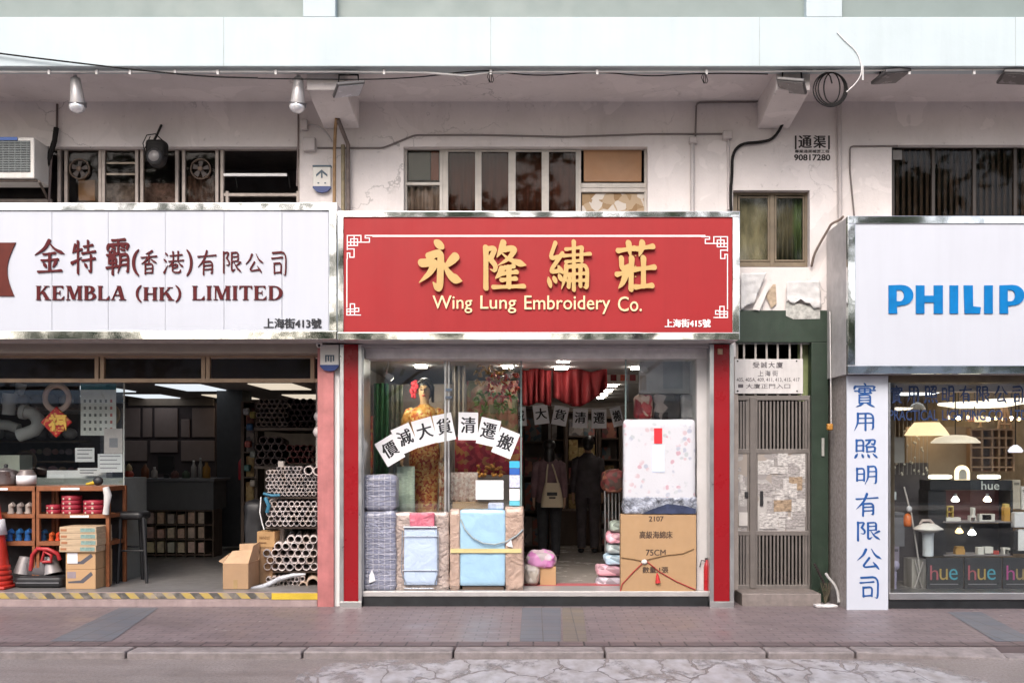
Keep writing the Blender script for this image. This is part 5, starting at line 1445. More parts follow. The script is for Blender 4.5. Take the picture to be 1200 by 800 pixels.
# deeper shop: shelves both sides and at the back
M_GOODS = [brocade("goods_%d" % i, c, s_, .6) for i, (c, s_) in enumerate((([(.20, .05, .05), (.30, .12, .08), (.10, .06, .05)], 14), ([(.32, .22, .08), (.24, .14, .05), (.40, .28, .12)], 22), ([(.10, .09, .10), (.20, .17, .16), (.30, .26, .24)], 12), ([(.06, .10, .12), (.16, .16, .15), (.28, .10, .08)], 16)))]
def rack(px0, px1, py0, Y, levels, label, seed, m=M_DARKWOOD):
    r_ = thing("display_shelf", label, "shelf unit", P((px0 + px1) / 2, HY + (CH - ZF) * FPX / (D0 + Y), Y))
    x0, x1 = PX(px0, Y), PX(px1, Y); top = PZ(py0, Y); rr = random.Random(seed)
    for x in (x0, x1): MB().box(x - .02, x + .02, Y, Y + .35, ZF, top).build("upright", m, r_)
    hs = [ZF + .1 + (top - ZF - .12) * i / levels for i in range(levels + 1)]
    for z in hs: MB().box(x0 + .021, x1 - .021, Y + .004, Y + .346, z, z + .02).build("shelf", m, r_)
    MB().box(x0, x1, Y + .351, Y + .36, ZF, top).build("back_panel", m, r_)
    for i in range(levels):
        x = x0 + .04
        while x < x1 - .14:
            w = rr.uniform(.09, .26); w = min(w, x1 - .03 - x); h = (hs[i + 1] - hs[i] - .03) * rr.uniform(.55, .95)
            MB().box(x, x + w - .01, Y + .03 + rr.random() * .03, Y + .3, hs[i] + .022, hs[i] + .022 + h).build("stock_box", rr.choice(M_GOODS), r_)
            x += w
    return r_
rack(612, 645, 476, 4.2, 4, "dim shelf of stock at the left inside the embroidery shop", 1)
rack(664, 700, 482, 6.6, 5, "dim shelf of small goods at the back of the embroidery shop", 2)
rack(703, 727, 488, 4.4, 6, "shelf of golden boxed goods at the right inside the embroidery shop", 3)
rack(636, 662, 480, 7.6, 4, "dark shelf in the farthest corner behind the standing customer", 4)
tag(MB().pbox(642.5, 645.5, 496, 524, 3.6, 3.65).build("post", mat("pale_post", (.3, .27, .25), .6)), "thin pale post below the strung slogan sheets", "post")
rl = MB()
for i in range(5): rl.tube([P(709 + i * 4.2, 575 + (i % 2) * 3, 1.6 + i * .05), P(709.5 + i * 4.2, 655, 1.6 + i * .05)], .014, 8)
tag(rl.build("metal_stand", M_STEEL), "bundle of thin steel stand legs right of the doorway", "stand")
tag(MB().soft(PX(707, 1.6), PX(732, 1.6), 1.5, 1.9, PZ(577, 1.6), PZ(551, 1.6), .6, .03, 8, 10, 40).build("folded_stack", M_GOODS[0]), "dark red folded cloth stack on the steel stand", "cloth stack")
tag(MB().box(PX(640, 5.6), PX(700, 5.6), 5.6, 6.2, ZF, PZ(598, 5.6)).build("sales_counter", M_DARKWOOD, bevel=.01), "dark sales counter deep inside the embroidery shop", "counter")

# customers
def person(px, pyfoot, Y, sc, label, face, coat, trousers, arms=None, hairlen=.2, rotz=0):
    base = Vector((PX(px, Y), Y, ZF))
    p_ = thing("person", label, "person", base)
    V, E = figure(base, sc, face, arms)
    MB().add(*skin_mesh(V, E), True).build("body", M_SKINP, p_)
    f = -face
    def q(x, y, z): return base + Vector((x, y, z)) * sc
    ringdress(base, [(.80, .185, .135, 0), (.95, .18, .135, 0), (1.10, .165, .12, 0), (1.25, .18, .135, 0), (1.36, .165, .11, 0), (1.41, .085, .08, 0), (1.44, .062, .062, 0)], sc).build("jacket", coat, p_)
    for sx in (-1, 1):
        el, wr, hd = (arms or {}).get(sx, ((.20 * sx, .02 * f, 1.09), (.215 * sx, -.03 * f, .88), None))
        MB().tube([q(.125 * sx, 0, 1.35), q(.165 * sx, 0, 1.33), q(*el), q(*wr)], [.05 * sc, .068 * sc, .055 * sc, .042 * sc], 12).build("sleeve", coat, p_)
        MB().tube([q(.07 * sx, 0, .90), q(.09 * sx, 0, .80), q(.092 * sx, -.012 * f, .49), q(.092 * sx, .012 * f, .08)], [.09 * sc, .10 * sc, .075 * sc, .06 * sc], 12).build("trouser_leg", trousers, p_)
        MB().ell(q(.098 * sx, -.06 * f, .042), .05 * sc, .125 * sc, .042 * sc).build("shoe", M_BLACK, p_)
    h = MB().ell(q(0, .022 * f, 1.60), .092 * sc, .105 * sc, .085 * sc, 16, 10)
    h.ell(q(0, .06 * f, 1.60 - hairlen * .5), .08 * sc, .055 * sc, hairlen * .55 * sc, 14, 8)
    h.build("hair", bpy.data.materials["black_hair"], p_)
    fe = MB()
    for sx in (-1, 1): fe.ell(q(.03 * sx, -.098 * f, 1.575), .012 * sc, .006 * sc, .006 * sc, 8, 5)
    fe.build("eye", M_INK, p_)
    MB().tube([q(0, -.095 * f, 1.585), q(0, -.115 * f, 1.54), q(0, -.098 * f, 1.532)], [.006 * sc, .012 * sc, .007 * sc], 7).build("nose", M_SKINP, p_)
    MB().ell(q(0, -.094 * f, 1.507), .022 * sc, .008 * sc, .007 * sc, 8, 5).build("mouth", mat("lips", (.3, .1, .08), .5), p_)
    return p_, q, f
M_SKINP = mat("skin", (.42, .25, .17), .5, var=.05)
M_DK1 = mat("dark_plum_coat", (.17, .10, .11), .8, var=.3); M_DK2 = mat("black_coat", (.06, .05, .055), .8, var=.3)
YP1 = 3.3
pp, q, f = person(643.5, 640, YP1, .98, "customer seen from behind in dark clothes carrying a cream tote bag", 1, M_DK1, mat("black_trousers", (.02, .02, .024), .8), None, .3)
tb = thing("tote_bag", "cream canvas tote bag with dark printing hanging from the customer's shoulder", "bag", P(647, 593, YP1 - .22))
Yt = YP1 - .2
bag = MB(); rings_ = []
for (y, hw, t) in ((594, 13.2, .05), (588, 13.0, .07), (578, 11.5, .07), (570, 9.5, .05), (565.5, 8.5, .025)):
    rings_.append([P(647 + hw * math.copysign(abs(math.cos(k * math.pi / 10)) ** .5, math.cos(k * math.pi / 10)), y, Yt) + Vector((0, t * math.sin(k * math.pi / 10), 0)) for k in range(20)])
bag.rings(rings_); bag.build("bag_body", mat("cream_canvas", (.55, .46, .33), .8, var=.06), tb)
st = MB(); st.tube([P(640, 566, Yt), P(641, 552, Yt + .03), P(642.5, 541, Yt + .12), P(643.5, 538, Yt + .2)], .012, 6); st.tube([P(654, 566, Yt), P(650, 552, Yt + .03), P(646, 541, Yt + .12), P(645, 538, Yt + .2)], .012, 6)
st.build("strap", bpy.data.materials["cream_canvas"], tb)
pr = MB(); pr.pbox(641, 653, 576.5, 580.5, Yt - .074, Yt - .06); pr.pbox(643.5, 651, 582, 584, Yt - .076, Yt - .06)
pr.build("printing", M_INK, tb)
person(689, 640, 4.3, 1.02, "customer in a black coat standing by the counter inside the shop", 1, M_DK2, M_DK2, None, .12)
# ================================================================== pipe fittings shop (left)
ZL = .15
s3 = thing("shopfront", "open pipe fittings shopfront with dark transom lights and a hazard taped step", "shopfront", (PX(190, 0), 0, 0))
XA, XB = -6.6, PX(372, 0)
MB().box(XA, XB - .003, .0, .5, -.02, ZL - .002).build("step", mat("pinkish_step", (.34, .26, .25), .6, var=.2, streak=.25), s3, bevel=.004)
MB().quad((-9.8, .003, ZL), (XB - .003, .003, ZL), (XB - .003, 8, ZL), (-9.8, 8, ZL)).build("shop_floor", M_FLOOR, s3)
MB().box(XA, XB + .1, .02, .33, PZ(413.5, .02), PZ(405, .02) + .06).build("shutter_box", mat("shutter_box_paint", (.36, .31, .27), .5, .2, var=.08), s3, bevel=.004)
MB().box(XA, XB + .1, -.37, .30, PZ(401, -.1) + .02, PZ(398.5, -.1) + .03).build("header_soffit", mat("mauve_header", (.34, .29, .30), .5), s3)
YT = .30
tr = MB()
bars(tr, [-62, 113, 119.5, 238, 243.5, 366], [416.3, 445.6], -110, 372, 414, 448, YT, .042, .05)
tr.build("transom_frame", M_TANFRAME, s3, bevel=.003)
for a, b in ((-110, 112), (121, 237), (245, 364)):
    MB().pbox(a, b, 418, 444, YT + .015, YT + .02).build("transom_pane", M_GLASS_DARK, s3)
MB().box(XA, XB, YT + .06, .75, PZ(415, YT), PZ(415, YT) + .1).build("transom_cover", M_DARK, s3)
MB().box(XA, XB, .74, .78, PZ(444.5, .75), PZ(410, YT)).build("transom_back", M_DARK, s3)
# room
M_L_WALL = mat("left_shop_wall", (.42, .37, .34), .85, var=.2)
Z_C = 2.55
mb = MB()
XW = -9.8
mb.quad((XB, 8, 0), (XB, .3, 0), (XB, .3, 2.7), (XB, 8, 2.7)); mb.quad((XW, 8, 0), (XB, 8, 0), (XB, 8, 2.7), (XW, 8, 2.7)); mb.quad((XW, .3, 0), (XW, 8, 0), (XW, 8, 2.7), (XW, .3, 2.7))
mb.quad((XW, .3, 0), (XA, .3, 0), (XA, .3, 2.7), (XW, .3, 2.7))
mb.build("shop_wall", M_L_WALL, s3)
MB().box(XW, XB, .78, 8, Z_C, Z_C + .05).build("shop_ceiling", mat("left_ceiling", (.42, .38, .37), .8, var=.08), s3)
# yellow and black tape on the step
def hazard():
    m, nt, b = _mat("hazard_tape")
    tc = node(nt, "ShaderNodeTexCoord"); sp_ = node(nt, "ShaderNodeSeparateXYZ"); nt.links.new(tc.outputs["Object"], sp_.inputs[0])
    a = node(nt, "ShaderNodeMath", operation='ADD'); nt.links.new(sp_.outputs[0], a.inputs[0]); nt.links.new(sp_.outputs[2], a.inputs[1])
    mo = node(nt, "ShaderNodeMath", operation='PINGPONG'); nt.links.new(a.outputs[0], mo.inputs[0]); mo.inputs[1].default_value = .096
    n = noise_node(nt, tc.outputs["Object"], 9, 5)
    c = ramp(nt, mo.outputs[0], [(.046, (.46, .33, .09)), (.05, (.085, .08, .072))]).outputs[0]
    c = mixc(nt, ramp(nt, n.outputs[0], [(.42, (0, 0, 0)), (.66, (.8,) * 3)]).outputs[0], c, (.30, .26, .23))
    nt.links.new(c, b.inputs["Base Color"]); b.inputs["Roughness"].default_value = .5
    return m
ht = thing("hazard_tape", "yellow and black striped tape along the step of the pipe shop", "tape", (PX(160, 0), -.003, .07))
MB().pbox(-90, 318, 694.2, 701, -.006, -.001).build("striped_tape", hazard(), ht)
MB().pbox(318.3, 372, 694.5, 702, -.006, -.001).build("yellow_tape", mat("plain_yellow_tape", (.60, .42, .04), .5, var=.15), ht)
# lit ceiling panels
M_PANEL_A = mat("lit_panel_cool", (.9, .9, .9), .5, emit=(.86, .93, 1), es=.5)
M_PANEL_B = mat("lit_panel_warm", (.9, .9, .9), .5, emit=(1, .86, .68), es=.4)
for px, py, w, l, m, lab in ((316, 449, .6, 1.2, M_PANEL_B, "lit ceiling panel nearest the pink pillar in the pipe shop"), (208, 450, .62, 1.3, M_PANEL_A, "bright cool ceiling panel above the stool in the pipe shop"), (258, 462, .6, 1.2, M_PANEL_B, "dim ceiling panel in the second row, above the dark post"),
                             (352, 462, .6, 1.2, M_PANEL_B, "ceiling panel in the second row above the stacked pipes"), (166, 462, .6, 1.2, M_PANEL_A, "cool ceiling panel just right of the shop glass"), (95, 452, .6, 1.2, M_PANEL_A, "ceiling panel seen through the shop glass above the calendar"), (30, 458, .6, 1.2, M_PANEL_A, "ceiling panel behind the pipe elbows on the shop glass")):
    D = (Z_C - CH) * FPX / (HY - py); Y = D - D0; x = (px - VX) / FPX * D
    lp_ = thing("ceiling_panel", lab, "ceiling light", (x, Y + l / 2, Z_C - .02), "lit panels on the pipe shop ceiling")
    MB().box(x - w / 2, x + w / 2, Y, Y + l, Z_C - .012, Z_C + .02).build("diffuser", m, lp_)
# glass with what is stuck on it
YGL = .92
gp_ = thing("shop_window", "fixed glass pane at the left of the pipe shop with papers stuck on it", "window", P(45, 600, YGL))
MB().pbox(-110, 145, 446, 600, YGL, YGL + .01).build("pane", M_GLASS, gp_)
MB().pbox(144.4, 145.6, 446, 600, YGL - .006, YGL + .014).build("pane_edge", mat("pane_edge", (.45, .50, .47), .25), gp_)
YW2 = YGL + .016
cal = thing("calendar", "large wall calendar with teal header stuck on the pipe shop glass", "calendar", P(115, 510, YW2))
MB().pbox(94.5, 136, 449.5, 510, YW2, YW2 + .005).build("sheet", mat("calendar_sheet", (.74, .75, .72), .7), cal)
MB().pbox(94.5, 136, 449.5, 456.5, YW2 - .002, YW2).build("header", mat("teal_print", (.05, .22, .30), .6), cal)
q = MB(); r2 = MB()
for j in range(5):
    for i in range(6):
        (r2 if i == 5 else q).pbox(98 + i * 6.2, 100.6 + i * 6.2, 468 + j * 8.2, 471.5 + j * 8.2, YW2 - .002, YW2)
q.build("dates", mat("grey_print", (.16, .17, .17), .8), cal); r2.build("holiday_dates", mat("red_print_ink", (.5, .12, .12), .8), cal)
for a, b, c, d, lab, m in ((88, 110.5, 524.5, 541, "small square notice left of the two overlapping notices", M_PAPER), (114.5, 143.5, 531.5, 553, "white notice with printed lines at the glass edge", M_PAPER), (122, 143.5, 502, 531, "pinkish notice with a small portrait picture under the calendar", mat("pink_paper", (.62, .56, .55), .7)), (91, 116, 548, 557, "white paper strip at the bottom of the pane", M_PAPER)):
    n_ = thing("paper_notice", lab, "notice", P((a + b) / 2, d, YW2), "paper notices on the pipe shop glass")
    MB().pbox(a, b, c, d, YW2 - .001 - a * .00001, YW2 + .004).build("sheet", m, n_)
    q = MB(); k = max(2, int((d - c) / 4.5))
    if a == 122: q.pbox(128, 138, 513, 524, YW2 - .0045, YW2 - .0025)
    else:
        for i in range(k): q.pbox(a + 2.5, b - 2.5 - (i % 2) * 4, c + 2 + i * (d - c - 3) / k, c + 3.3 + i * (d - c - 3) / k, YW2 - .0045, YW2 - .0025)
    q.build("print", mat("grey_text", (.30, .30, .33), .8), n_)
fu = thing("new_year_ornament", "red diamond ornament with a gold lucky character hung on the pipe shop glass", "ornament", P(67, 516, YW2))
c = P(67, 494.5, YW2); r_ = SC(18.5, YW2)
MB().prism([(c.x - r_, c.z), (c.x, c.z - r_), (c.x + r_, c.z), (c.x, c.z + r_)], YW2 - .03, YW2).build("diamond", brocade("red_sequins", [(.50, .012, .015), (.40, .008, .012), (.52, .02, .015), (.48, .015, .012), (.62, .26, .06)], 46, .35), fu, bevel=.012)
text(MB(), "福", 57, 78, 485, 505, YW2 - .031, .008, offset=.03).build("character", mat("bright_gold", (.85, .55, .12), .3, .4), fu)
MB().rings([[P(67, 466, YW2) + Vector((math.cos(2 * math.pi * k / 28) * rr_, y, math.sin(2 * math.pi * k / 28) * rr_ * 1.05)) for k in range(28)] for rr_, y in ((.165, 0), (.165, -.012), (.105, -.012), (.105, 0))], False, True, True).build("ring", mat("pale_ring_b", (.50, .38, .33), .5), fu)
# big pale elbows behind the glass
M_PVC = mat("pale_grey_pvc", (.50, .51, .52), .4, var=.06)
def elbow(pts, r, label, Y=1.25):
    e = thing("pipe_elbow", label, "pipe fitting", P(pts[-1][0], pts[-1][1] + 6, Y), "large plastic elbows behind the glass")
    pp_ = [P(a, b, Y) for a, b in pts]
    MB().tube(pp_, r, 14).build("bend", M_PVC, e)
    MB().cyl(pp_[0] + (pp_[1] - pp_[0]).normalized() * -.01, pp_[0] + (pp_[1] - pp_[0]).normalized() * .05, r * 1.18, 14).build("socket", M_PVC, e)
elbow([(26, 482), (38, 484), (44, 490), (45, 498), (40, 504), (32, 507), (22, 510)], .075, "bent white plastic elbow nearest the red ornament")
elbow([(12, 462), (11, 472), (10, 486)], .07, "upright white plastic coupling at the far left of the glass")
elbow([(-6, 497), (10, 498), (22, 502)], .06, "grey plastic coupling lying left of the bent elbow", 1.4)
elbow([(25, 450), (24, 455), (22, 462)], .05, "small grey coupling hanging under the ceiling panel", 1.4)
# shelf of rolls behind the glass
rk = thing("wall_shelf", "dark shelf full of brown rolls behind the shop glass", "shelf unit", P(60, 560, 1.9))
MB().pbox(-40, 92, 446, 562, 2.32, 2.36).build("back_panel", mat("shelf_back", (.08, .07, .075), .8), rk)
for y in (478, 516, 540, 560): MB().pbox(-40, 92, y, y + 2, 1.95, 2.3).build("shelf", M_DARKWOOD, rk)
rr = random.Random(8)
for y0, y1 in ((520, 538), (543, 559)):
    x = 34
    while x < 88:
        w = rr.uniform(7, 13)
        MB().cyl(P(x + w / 2, (y0 + y1) / 2, 1.98), P(x + w / 2, (y0 + y1) / 2, 2.28), SC(w / 2 - .6, 2), 12).build("roll", mat("brown_roll", (rr.uniform(.12, .22), rr.uniform(.09, .13), rr.uniform(.08, .12)), .7, var=.3), rk); x += w
for i in range(7): MB().ell(P(-20 + i * 17, 508, 2.1), SC(8, 2), .1, SC(7, 2), 10, 6).build("fitting", rr.choice((M_PVC, mat("dark_fitting", (.15, .15, .16), .5))), rk)
for i in range(7): MB().ell(P(-24 + i * 17, 470, 2.1), SC(8, 2), .1, SC(8, 2), 10, 6).build("fitting", rr.choice((M_PVC, bpy.data.materials["dark_fitting"])), rk)
tag(MB().pbox(-12, 23, 533, 552, 1.2, 1.5).build("pale_box", mat("pale_green_box", (.48, .50, .44), .6), bevel=.006), "pale grey green box behind the glass at the far left", "box")
tag(MB().pbox(55, 125, 551, 560, 1.05, 1.2).build("paper_stack", M_PAPER), "stack of white papers on the grey counter", "paper stack")
# grey low counter behind the rack
tag(MB().pbox(-110, 146, 560, 690, .95, 1.6).build("low_counter", mat("grey_green_counter", (.24, .26, .25), .5, var=.06), bevel=.006), "grey green low counter behind the orange rack", "counter")

# ------------------------------------------------ orange rack with fittings
M_ORANGE = mat("orange_rack_paint", (.26, .09, .035), .5, .15, var=.25, scale=12)
YRK = .42
rk = thing("storage_rack", "orange brown steel rack holding pipe fittings at the left of the shop", "rack", P(60, 685, YRK))
for a, b in ((-42, -38), (37.5, 41), (42.5, 46), (124, 128)):
    MB().box(PX(a, YRK), PX(b, YRK), YRK, YRK + .04, ZL, PZ(570, YRK)).build("upright", M_ORANGE, rk)
    MB().box(PX(a, YRK), PX(b, YRK), YRK + .44, YRK + .48, ZL, PZ(570, YRK)).build("upright", M_ORANGE, rk)
for a, b in ((-40, 41), (43, 127)):
    for y, t in ((569.5, 5.5), (602.3, 4.5), (634, 5)):
        MB().box(PX(a, YRK), PX(b, YRK), YRK - .006, YRK + .47, PZ(y + t, YRK), PZ(y, YRK)).build("shelf", M_ORANGE, rk, bevel=.003)
    MB().box(PX(a, YRK), PX(b, YRK), YRK + .485, YRK + .49, ZL, PZ(572, YRK)).build("back_panel", mat("rack_back", (.06, .055, .055), .8), rk)
lb = MB()
for a, b, y in ((-5, 9, 571.5), (71, 93, 571.2), (82, 104, 603.5)): lb.pbox(a, b, y, y + 2.6, YRK - .011, YRK - .006)
lb.build("label_strip", M_PAPER, rk)
M_FLANGE = mat("red_flange", (.33, .025, .045), .4, var=.15); M_BRASS = mat("pale_bolt", (.62, .52, .40), .4, .4)
def flange_stack(px0, px1, n, pyb, label):
    x = PX((px0 + px1) / 2, YRK + .12); r = (PX(px1, YRK + .12) - PX(px0, YRK + .12)) / 2; zb = PZ(pyb, YRK)
    for i in range(n):
        z = zb + i * .0505 + .001
        fl_ = thing("pipe_flange", "%s, number %d from its bottom" % (label, i + 1) if n > 1 else label, "flange", (x, YRK + .15, z), "red flanges on the rack")
        MB().lathe((x, YRK + .15, z), [(r * .3, 0), (r * .97, 0), (r, .006), (r, .038), (r * .96, .044), (r * .55, .044), (r * .5, .049), (r * .3, .049)], 24).build("disc", M_FLANGE, fl_)
        q = MB()
        for k in range(8):
            a = k * math.pi / 4 + .25
            q.cyl((x + math.cos(a) * r * .9, YRK + .15 + math.sin(a) * r * 1.0, z + .012), (x + math.cos(a) * r * .93, YRK + .15 + math.sin(a) * r * 1.045, z + .012), .012, 8)
        q.build("bolt", M_BRASS, fl_)
flange_stack(71.5, 94, 4, 602.2, "red flange in the tall stack of four on the rack"); flange_stack(97, 122, 3, 602.2, "red flange in the wide stack of three on the rack"); flange_stack(53, 70, 2, 602.2, "red flange in the low pair on the rack")
def cluster(px0, px1, pyb, cols_, n, seed, label, cat, grp):
    rr = random.Random(seed); ms = [mat("fitting_paint", c, .4, var=.2) for c in cols_]
    for i in range(n):
        x = px0 + (px1 - px0) * (i + .5) / n; Y = YRK + rr.uniform(.05, .12); r = SC((px1 - px0) / n * .42, Y); zb = PZ(pyb, YRK) + .002
        t_ = thing("pipe_fitting", label[i] if isinstance(label, (list, tuple)) else label, cat, (PX(x, Y), Y, zb), grp)
        c = Vector((PX(x, Y), Y, zb + r * 1.1))
        m = ms[i % len(ms)]
        MB().tube([c + Vector((0, 0, -r)), c + Vector((0, 0, r * .4)), c + Vector((0, -r * .2, r * 1.0)), c + Vector((r * .9, -r * .3, r * 1.5))], r * .72, 10).build("body", m, t_)
        MB().cyl(c + Vector((0, 0, -r * 1.1)), c + Vector((0, 0, -r * .6)), r * .92, 10).build("collar", m, t_)
cluster(6, 38, 634, [(.02, .10, .30), (.03, .14, .36)], 3, 1, ["blue pipe fitting beside the traffic cone on the lower shelf", "blue pipe fitting in the middle of the left lower shelf", "blue pipe fitting next to the rack upright on the lower shelf"], "pipe fitting", "blue fittings on the rack")
cluster(46, 56, 634, [(.02, .07, .16)], 1, 2, "dark blue fitting right of the rack uprights on the lower shelf", "pipe fitting", "blue fittings on the rack")
cluster(56, 72, 634, [(.50, .09, .02), (.55, .06, .02)], 2, 3, ["orange fitting second from the rack uprights on the lower shelf", "orange fitting against the stacked flat boxes"], "pipe fitting", "orange fittings on the rack")
cluster(8, 38, 602, [(.40, .34, .30), (.28, .24, .22)], 3, 4, ["pale grey fitting above the traffic cone on the middle shelf", "grey fitting in the middle of the left middle shelf", "grey fitting next to the rack upright on the middle shelf"], "pipe fitting", "grey fittings on the rack")
# things standing on top of the rack
zt = PZ(569.5, YRK)
j = thing("steel_pot", "steel lidded pot on top of the rack at the far left", "pot", (PX(7, .6), .6, zt))
MB().lathe((PX(7, .6), .6, zt + .001), [(.01, 0), (.10, 0), (.112, .03), (.112, .15), (.12, .155), (.118, .165), (.01, .2)], 22).build("pot_body", mat("grey_pot", (.22, .20, .20), .3, .6), j)
MB().lathe((PX(7, .6), .6, zt + .2), [(.02, 0), (.022, .03), (.01, .04)], 12).build("lid_knob", M_BLACK, j)
j = thing("plastic_jar", "clear brown lidded jar with a white label on top of the rack", "jar", (PX(31, .6), .6, zt))
MB().lathe((PX(31, .6), .6, zt + .001), [(.01, 0), (.095, 0), (.10, .02), (.10, .12), (.07, .16), (.07, .175), (.01, .175)], 22).build("jar_body", mat("brown_jar", (.20, .16, .15), .25), j)
MB().lathe((PX(31, .6), .6, zt + .025), [(.1005, 0), (.1012, 0), (.1012, .09), (.1005, .09)], 22).build("label", M_PAPER, j)
j = thing("hand_tool", "yellow and black pipe cutter lying on top of the rack", "tool", (PX(110, .5), .5, zt))
MB().tube([Vector((PX(101, .5), .5, zt + .02)), Vector((PX(108, .5), .5, zt + .03)), Vector((PX(113, .5), .5, zt + .05))], [.012, .02, .03], 8).build("handle", mat("yellow_grip", (.62, .42, .03), .4), j)
MB().ell(Vector((PX(115, .5), .5, zt + .055)), .055, .04, .05).build("head", M_BLACK, j)
j = thing("wrapped_tube", "white wrapped tube hanging down at the right end of the rack", "tube", P(125, 602, .38))
MB().tube([P(124, 571, .40), P(126.5, 580, .39), P(125, 592, .39), P(124, 602, .40)], [.035, .042, .03, .035], 10).build("wrap", mat("white_wrap", (.62, .60, .58), .4, var=.15), j)
# traffic cones stacked
cn = thing("traffic_cone", "stacked red traffic cones with a white band at the left edge of the shop step", "traffic cone", (PX(-1, .33), .33, ZL))
M_CONE = mat("cone_red", (.48, .03, .018), .4, var=.05)
cx, cy = PX(-5, .33), .33; zt_ = PZ(588, .33)
MB().lathe((cx, cy, ZL + .03), [(.17, 0), (.155, .02), (.115, .35), (.035, zt_ - ZL - .03), (.02, zt_ - ZL - .028)], 26).build("cone_body", M_CONE, cn)
MB().lathe((cx, cy, PZ(626, .33)), [(.108, 0), (.1105, 0), (.087, SC(18, .33)), (.082, SC(18, .33))], 26).build("white_band", mat("cone_white", (.78, .78, .80), .4), cn)
for i in range(4):
    MB().lathe((cx, cy, ZL + .035 + i * .055), [(.168 - i * .008, 0), (.172 - i * .008, .004), (.166 - i * .008, .04), (.150 - i * .008, .046)], 26).build("nested_rim", M_CONE, cn)
MB().box(cx - .19, cx + .19, cy - .19, cy + .19, ZL + .001, ZL + .033).build("base", M_CONE, cn, bevel=.012)
# drain machine on its tray
dm = thing("drain_machine", "grey and red drain cleaning machine in a black tray on the floor", "machine", (PX(44, .55), .55, ZL))
x0, x1 = PX(15.5, .3), PX(72.5, .3)
MB().soft(x0, x1, .3, .75, ZL + .002, PZ(675.5, .3), .6, 0, 1, 10).build("tray", M_BLACK, dm)
MB().box(x0 + .03, x1 - .03, .291, .30, ZL + .05, ZL + .062).build("tray_rim", mat("grey_rim", (.16, .16, .17), .4), dm)
cx = PX(44, .5)
M_GREYMET = mat("machine_grey", (.30, .28, .28), .4, .3, var=.2)
for a in (27, 62): MB().tube([P(a, 672, .5), P(a + (4 if a < 44 else -4), 652, .52)], [.10, .07], 14).build("drum", M_GREYMET, dm)
MB().soft(PX(33, .5), PX(60, .5), .42, .65, PZ(676, .5), PZ(655, .5), .6, .01, 9, 8, 50).build("motor", mat("motor_dark", (.10, .09, .095), .5), dm)
q = MB(); q.tube([P(36, 668, .42), P(38, 650, .41), P(44, 642.5, .40), P(56, 643, .40), P(67, 648, .42), P(70, 655, .45)], .022, 9); q.tube([P(49, 658, .41), P(52, 646, .40), P(60, 650, .40), P(60, 658, .42), P(50, 658, .41)], .018, 8)
q.build("red_handle", mat("handle_red", (.42, .03, .035), .4), dm)
# boxes
M_STRIPEBOX = mat("pale_wood_box", (.50, .37, .24), .7, var=.2, scale=10, stretch=(.6, 1, 6))
M_LBL = mat("teal_label", (.20, .30, .27), .6, var=.4, scale=30)
zb = ZL + .001
YB = .22
z = zb
for i, (h, a, b) in enumerate(((SC(23, YB), 77, 112), (SC(20.5, YB), 77, 112))):
    bx = thing("tool_carton", "brown tool carton with a pictured tool, %s of the two under the flat boxes" % ("lower" if i == 0 else "upper"), "carton", (PX(95, YB), YB, z), "cartons under the flat boxes")
    MB().box(PX(a, YB), PX(b, YB), YB, YB + .42, z, z + h - .002).build("box", M_CARD, bx, bevel=.004)
    q = MB(); p0 = Vector((PX(80, YB), YB - .001, z + h * .3)); p1 = Vector((PX(109, YB), YB - .001, z + h * .72))
    q.add([p0, p0 + Vector((.16, 0, .0)), p1, p1 + Vector((-.02, 0, .035)), p0 + Vector((.13, 0, .03)), p0 + Vector((0, 0, .018))], [(0, 1, 2, 3, 4, 5)])
    q.build("tool_picture", mat("tool_print", (.09, .085, .10), .6), bx)
    if i: MB().box(PX(79, YB), PX(91, YB), YB - .003, YB - .001, z + h * .35, z + h * .95).build("label", M_PAPER, bx)
    else: MB().box(PX(79, YB), PX(89, YB), YB - .003, YB - .001, z + h * .55, z + h * .88).build("label", mat("purplish_label", (.30, .24, .26), .6), bx)
    z += h
for i in range(4):
    h = SC(7.4, YB) - .001
    bx = thing("flat_box", "flat pale printed box, %s of four in front of the rack" % ("bottom", "second from the bottom", "third from the bottom", "topmost")[i], "box", (PX(95, YB), YB, z), "flat boxes stacked on the cartons")
    o = (-.6, .4, 0, -.3)[i]
    MB().box(PX(71.5 + o, YB), PX(114.5 + o, YB), YB - .03, YB + .36, z + .001, z + h).build("box", M_STRIPEBOX, bx, bevel=.003)
    MB().box(PX(96 + o, YB), PX(113 + o, YB), YB - .033, YB - .031, z + .012, z + h - .014).build("print", M_LBL, bx)
    MB().box(PX(73 + o, YB), PX(80 + o, YB), YB - .033, YB - .031, z + .02, z + h - .022).build("print", mat("rust_print", (.40, .17, .08), .6), bx)
    z += h + .001
# stool
st_ = thing("bar_stool", "tall black bar stool in front of the dark counter", "stool", (PX(157, .87), .87, ZL))
q = MB().soft(PX(137, .87), PX(172, .87), .72, 1.02, PZ(608, .87), PZ(598.5, .87), .9, 0, 1, 8); q.build("seat", M_BLACK, st_)
for a, b, y0, y1 in ((141, 137.5, .76, .70), (168, 172, .76, .70), (145, 141, .98, 1.06), (164, 167, .98, 1.06)):
    MB().tube([P(a, 606, y0), Vector((PX(b, y1), y1, ZL))], [.022, .018], 8).build("leg", M_BLACK, st_)
q = MB(); q.tube([P(140, 645, .74), P(169.5, 645, .74)], .012, 6); q.tube([P(143, 640, 1.02), P(166, 640, 1.02)], .012, 6)
q.build("footrest", M_BLACK, st_)
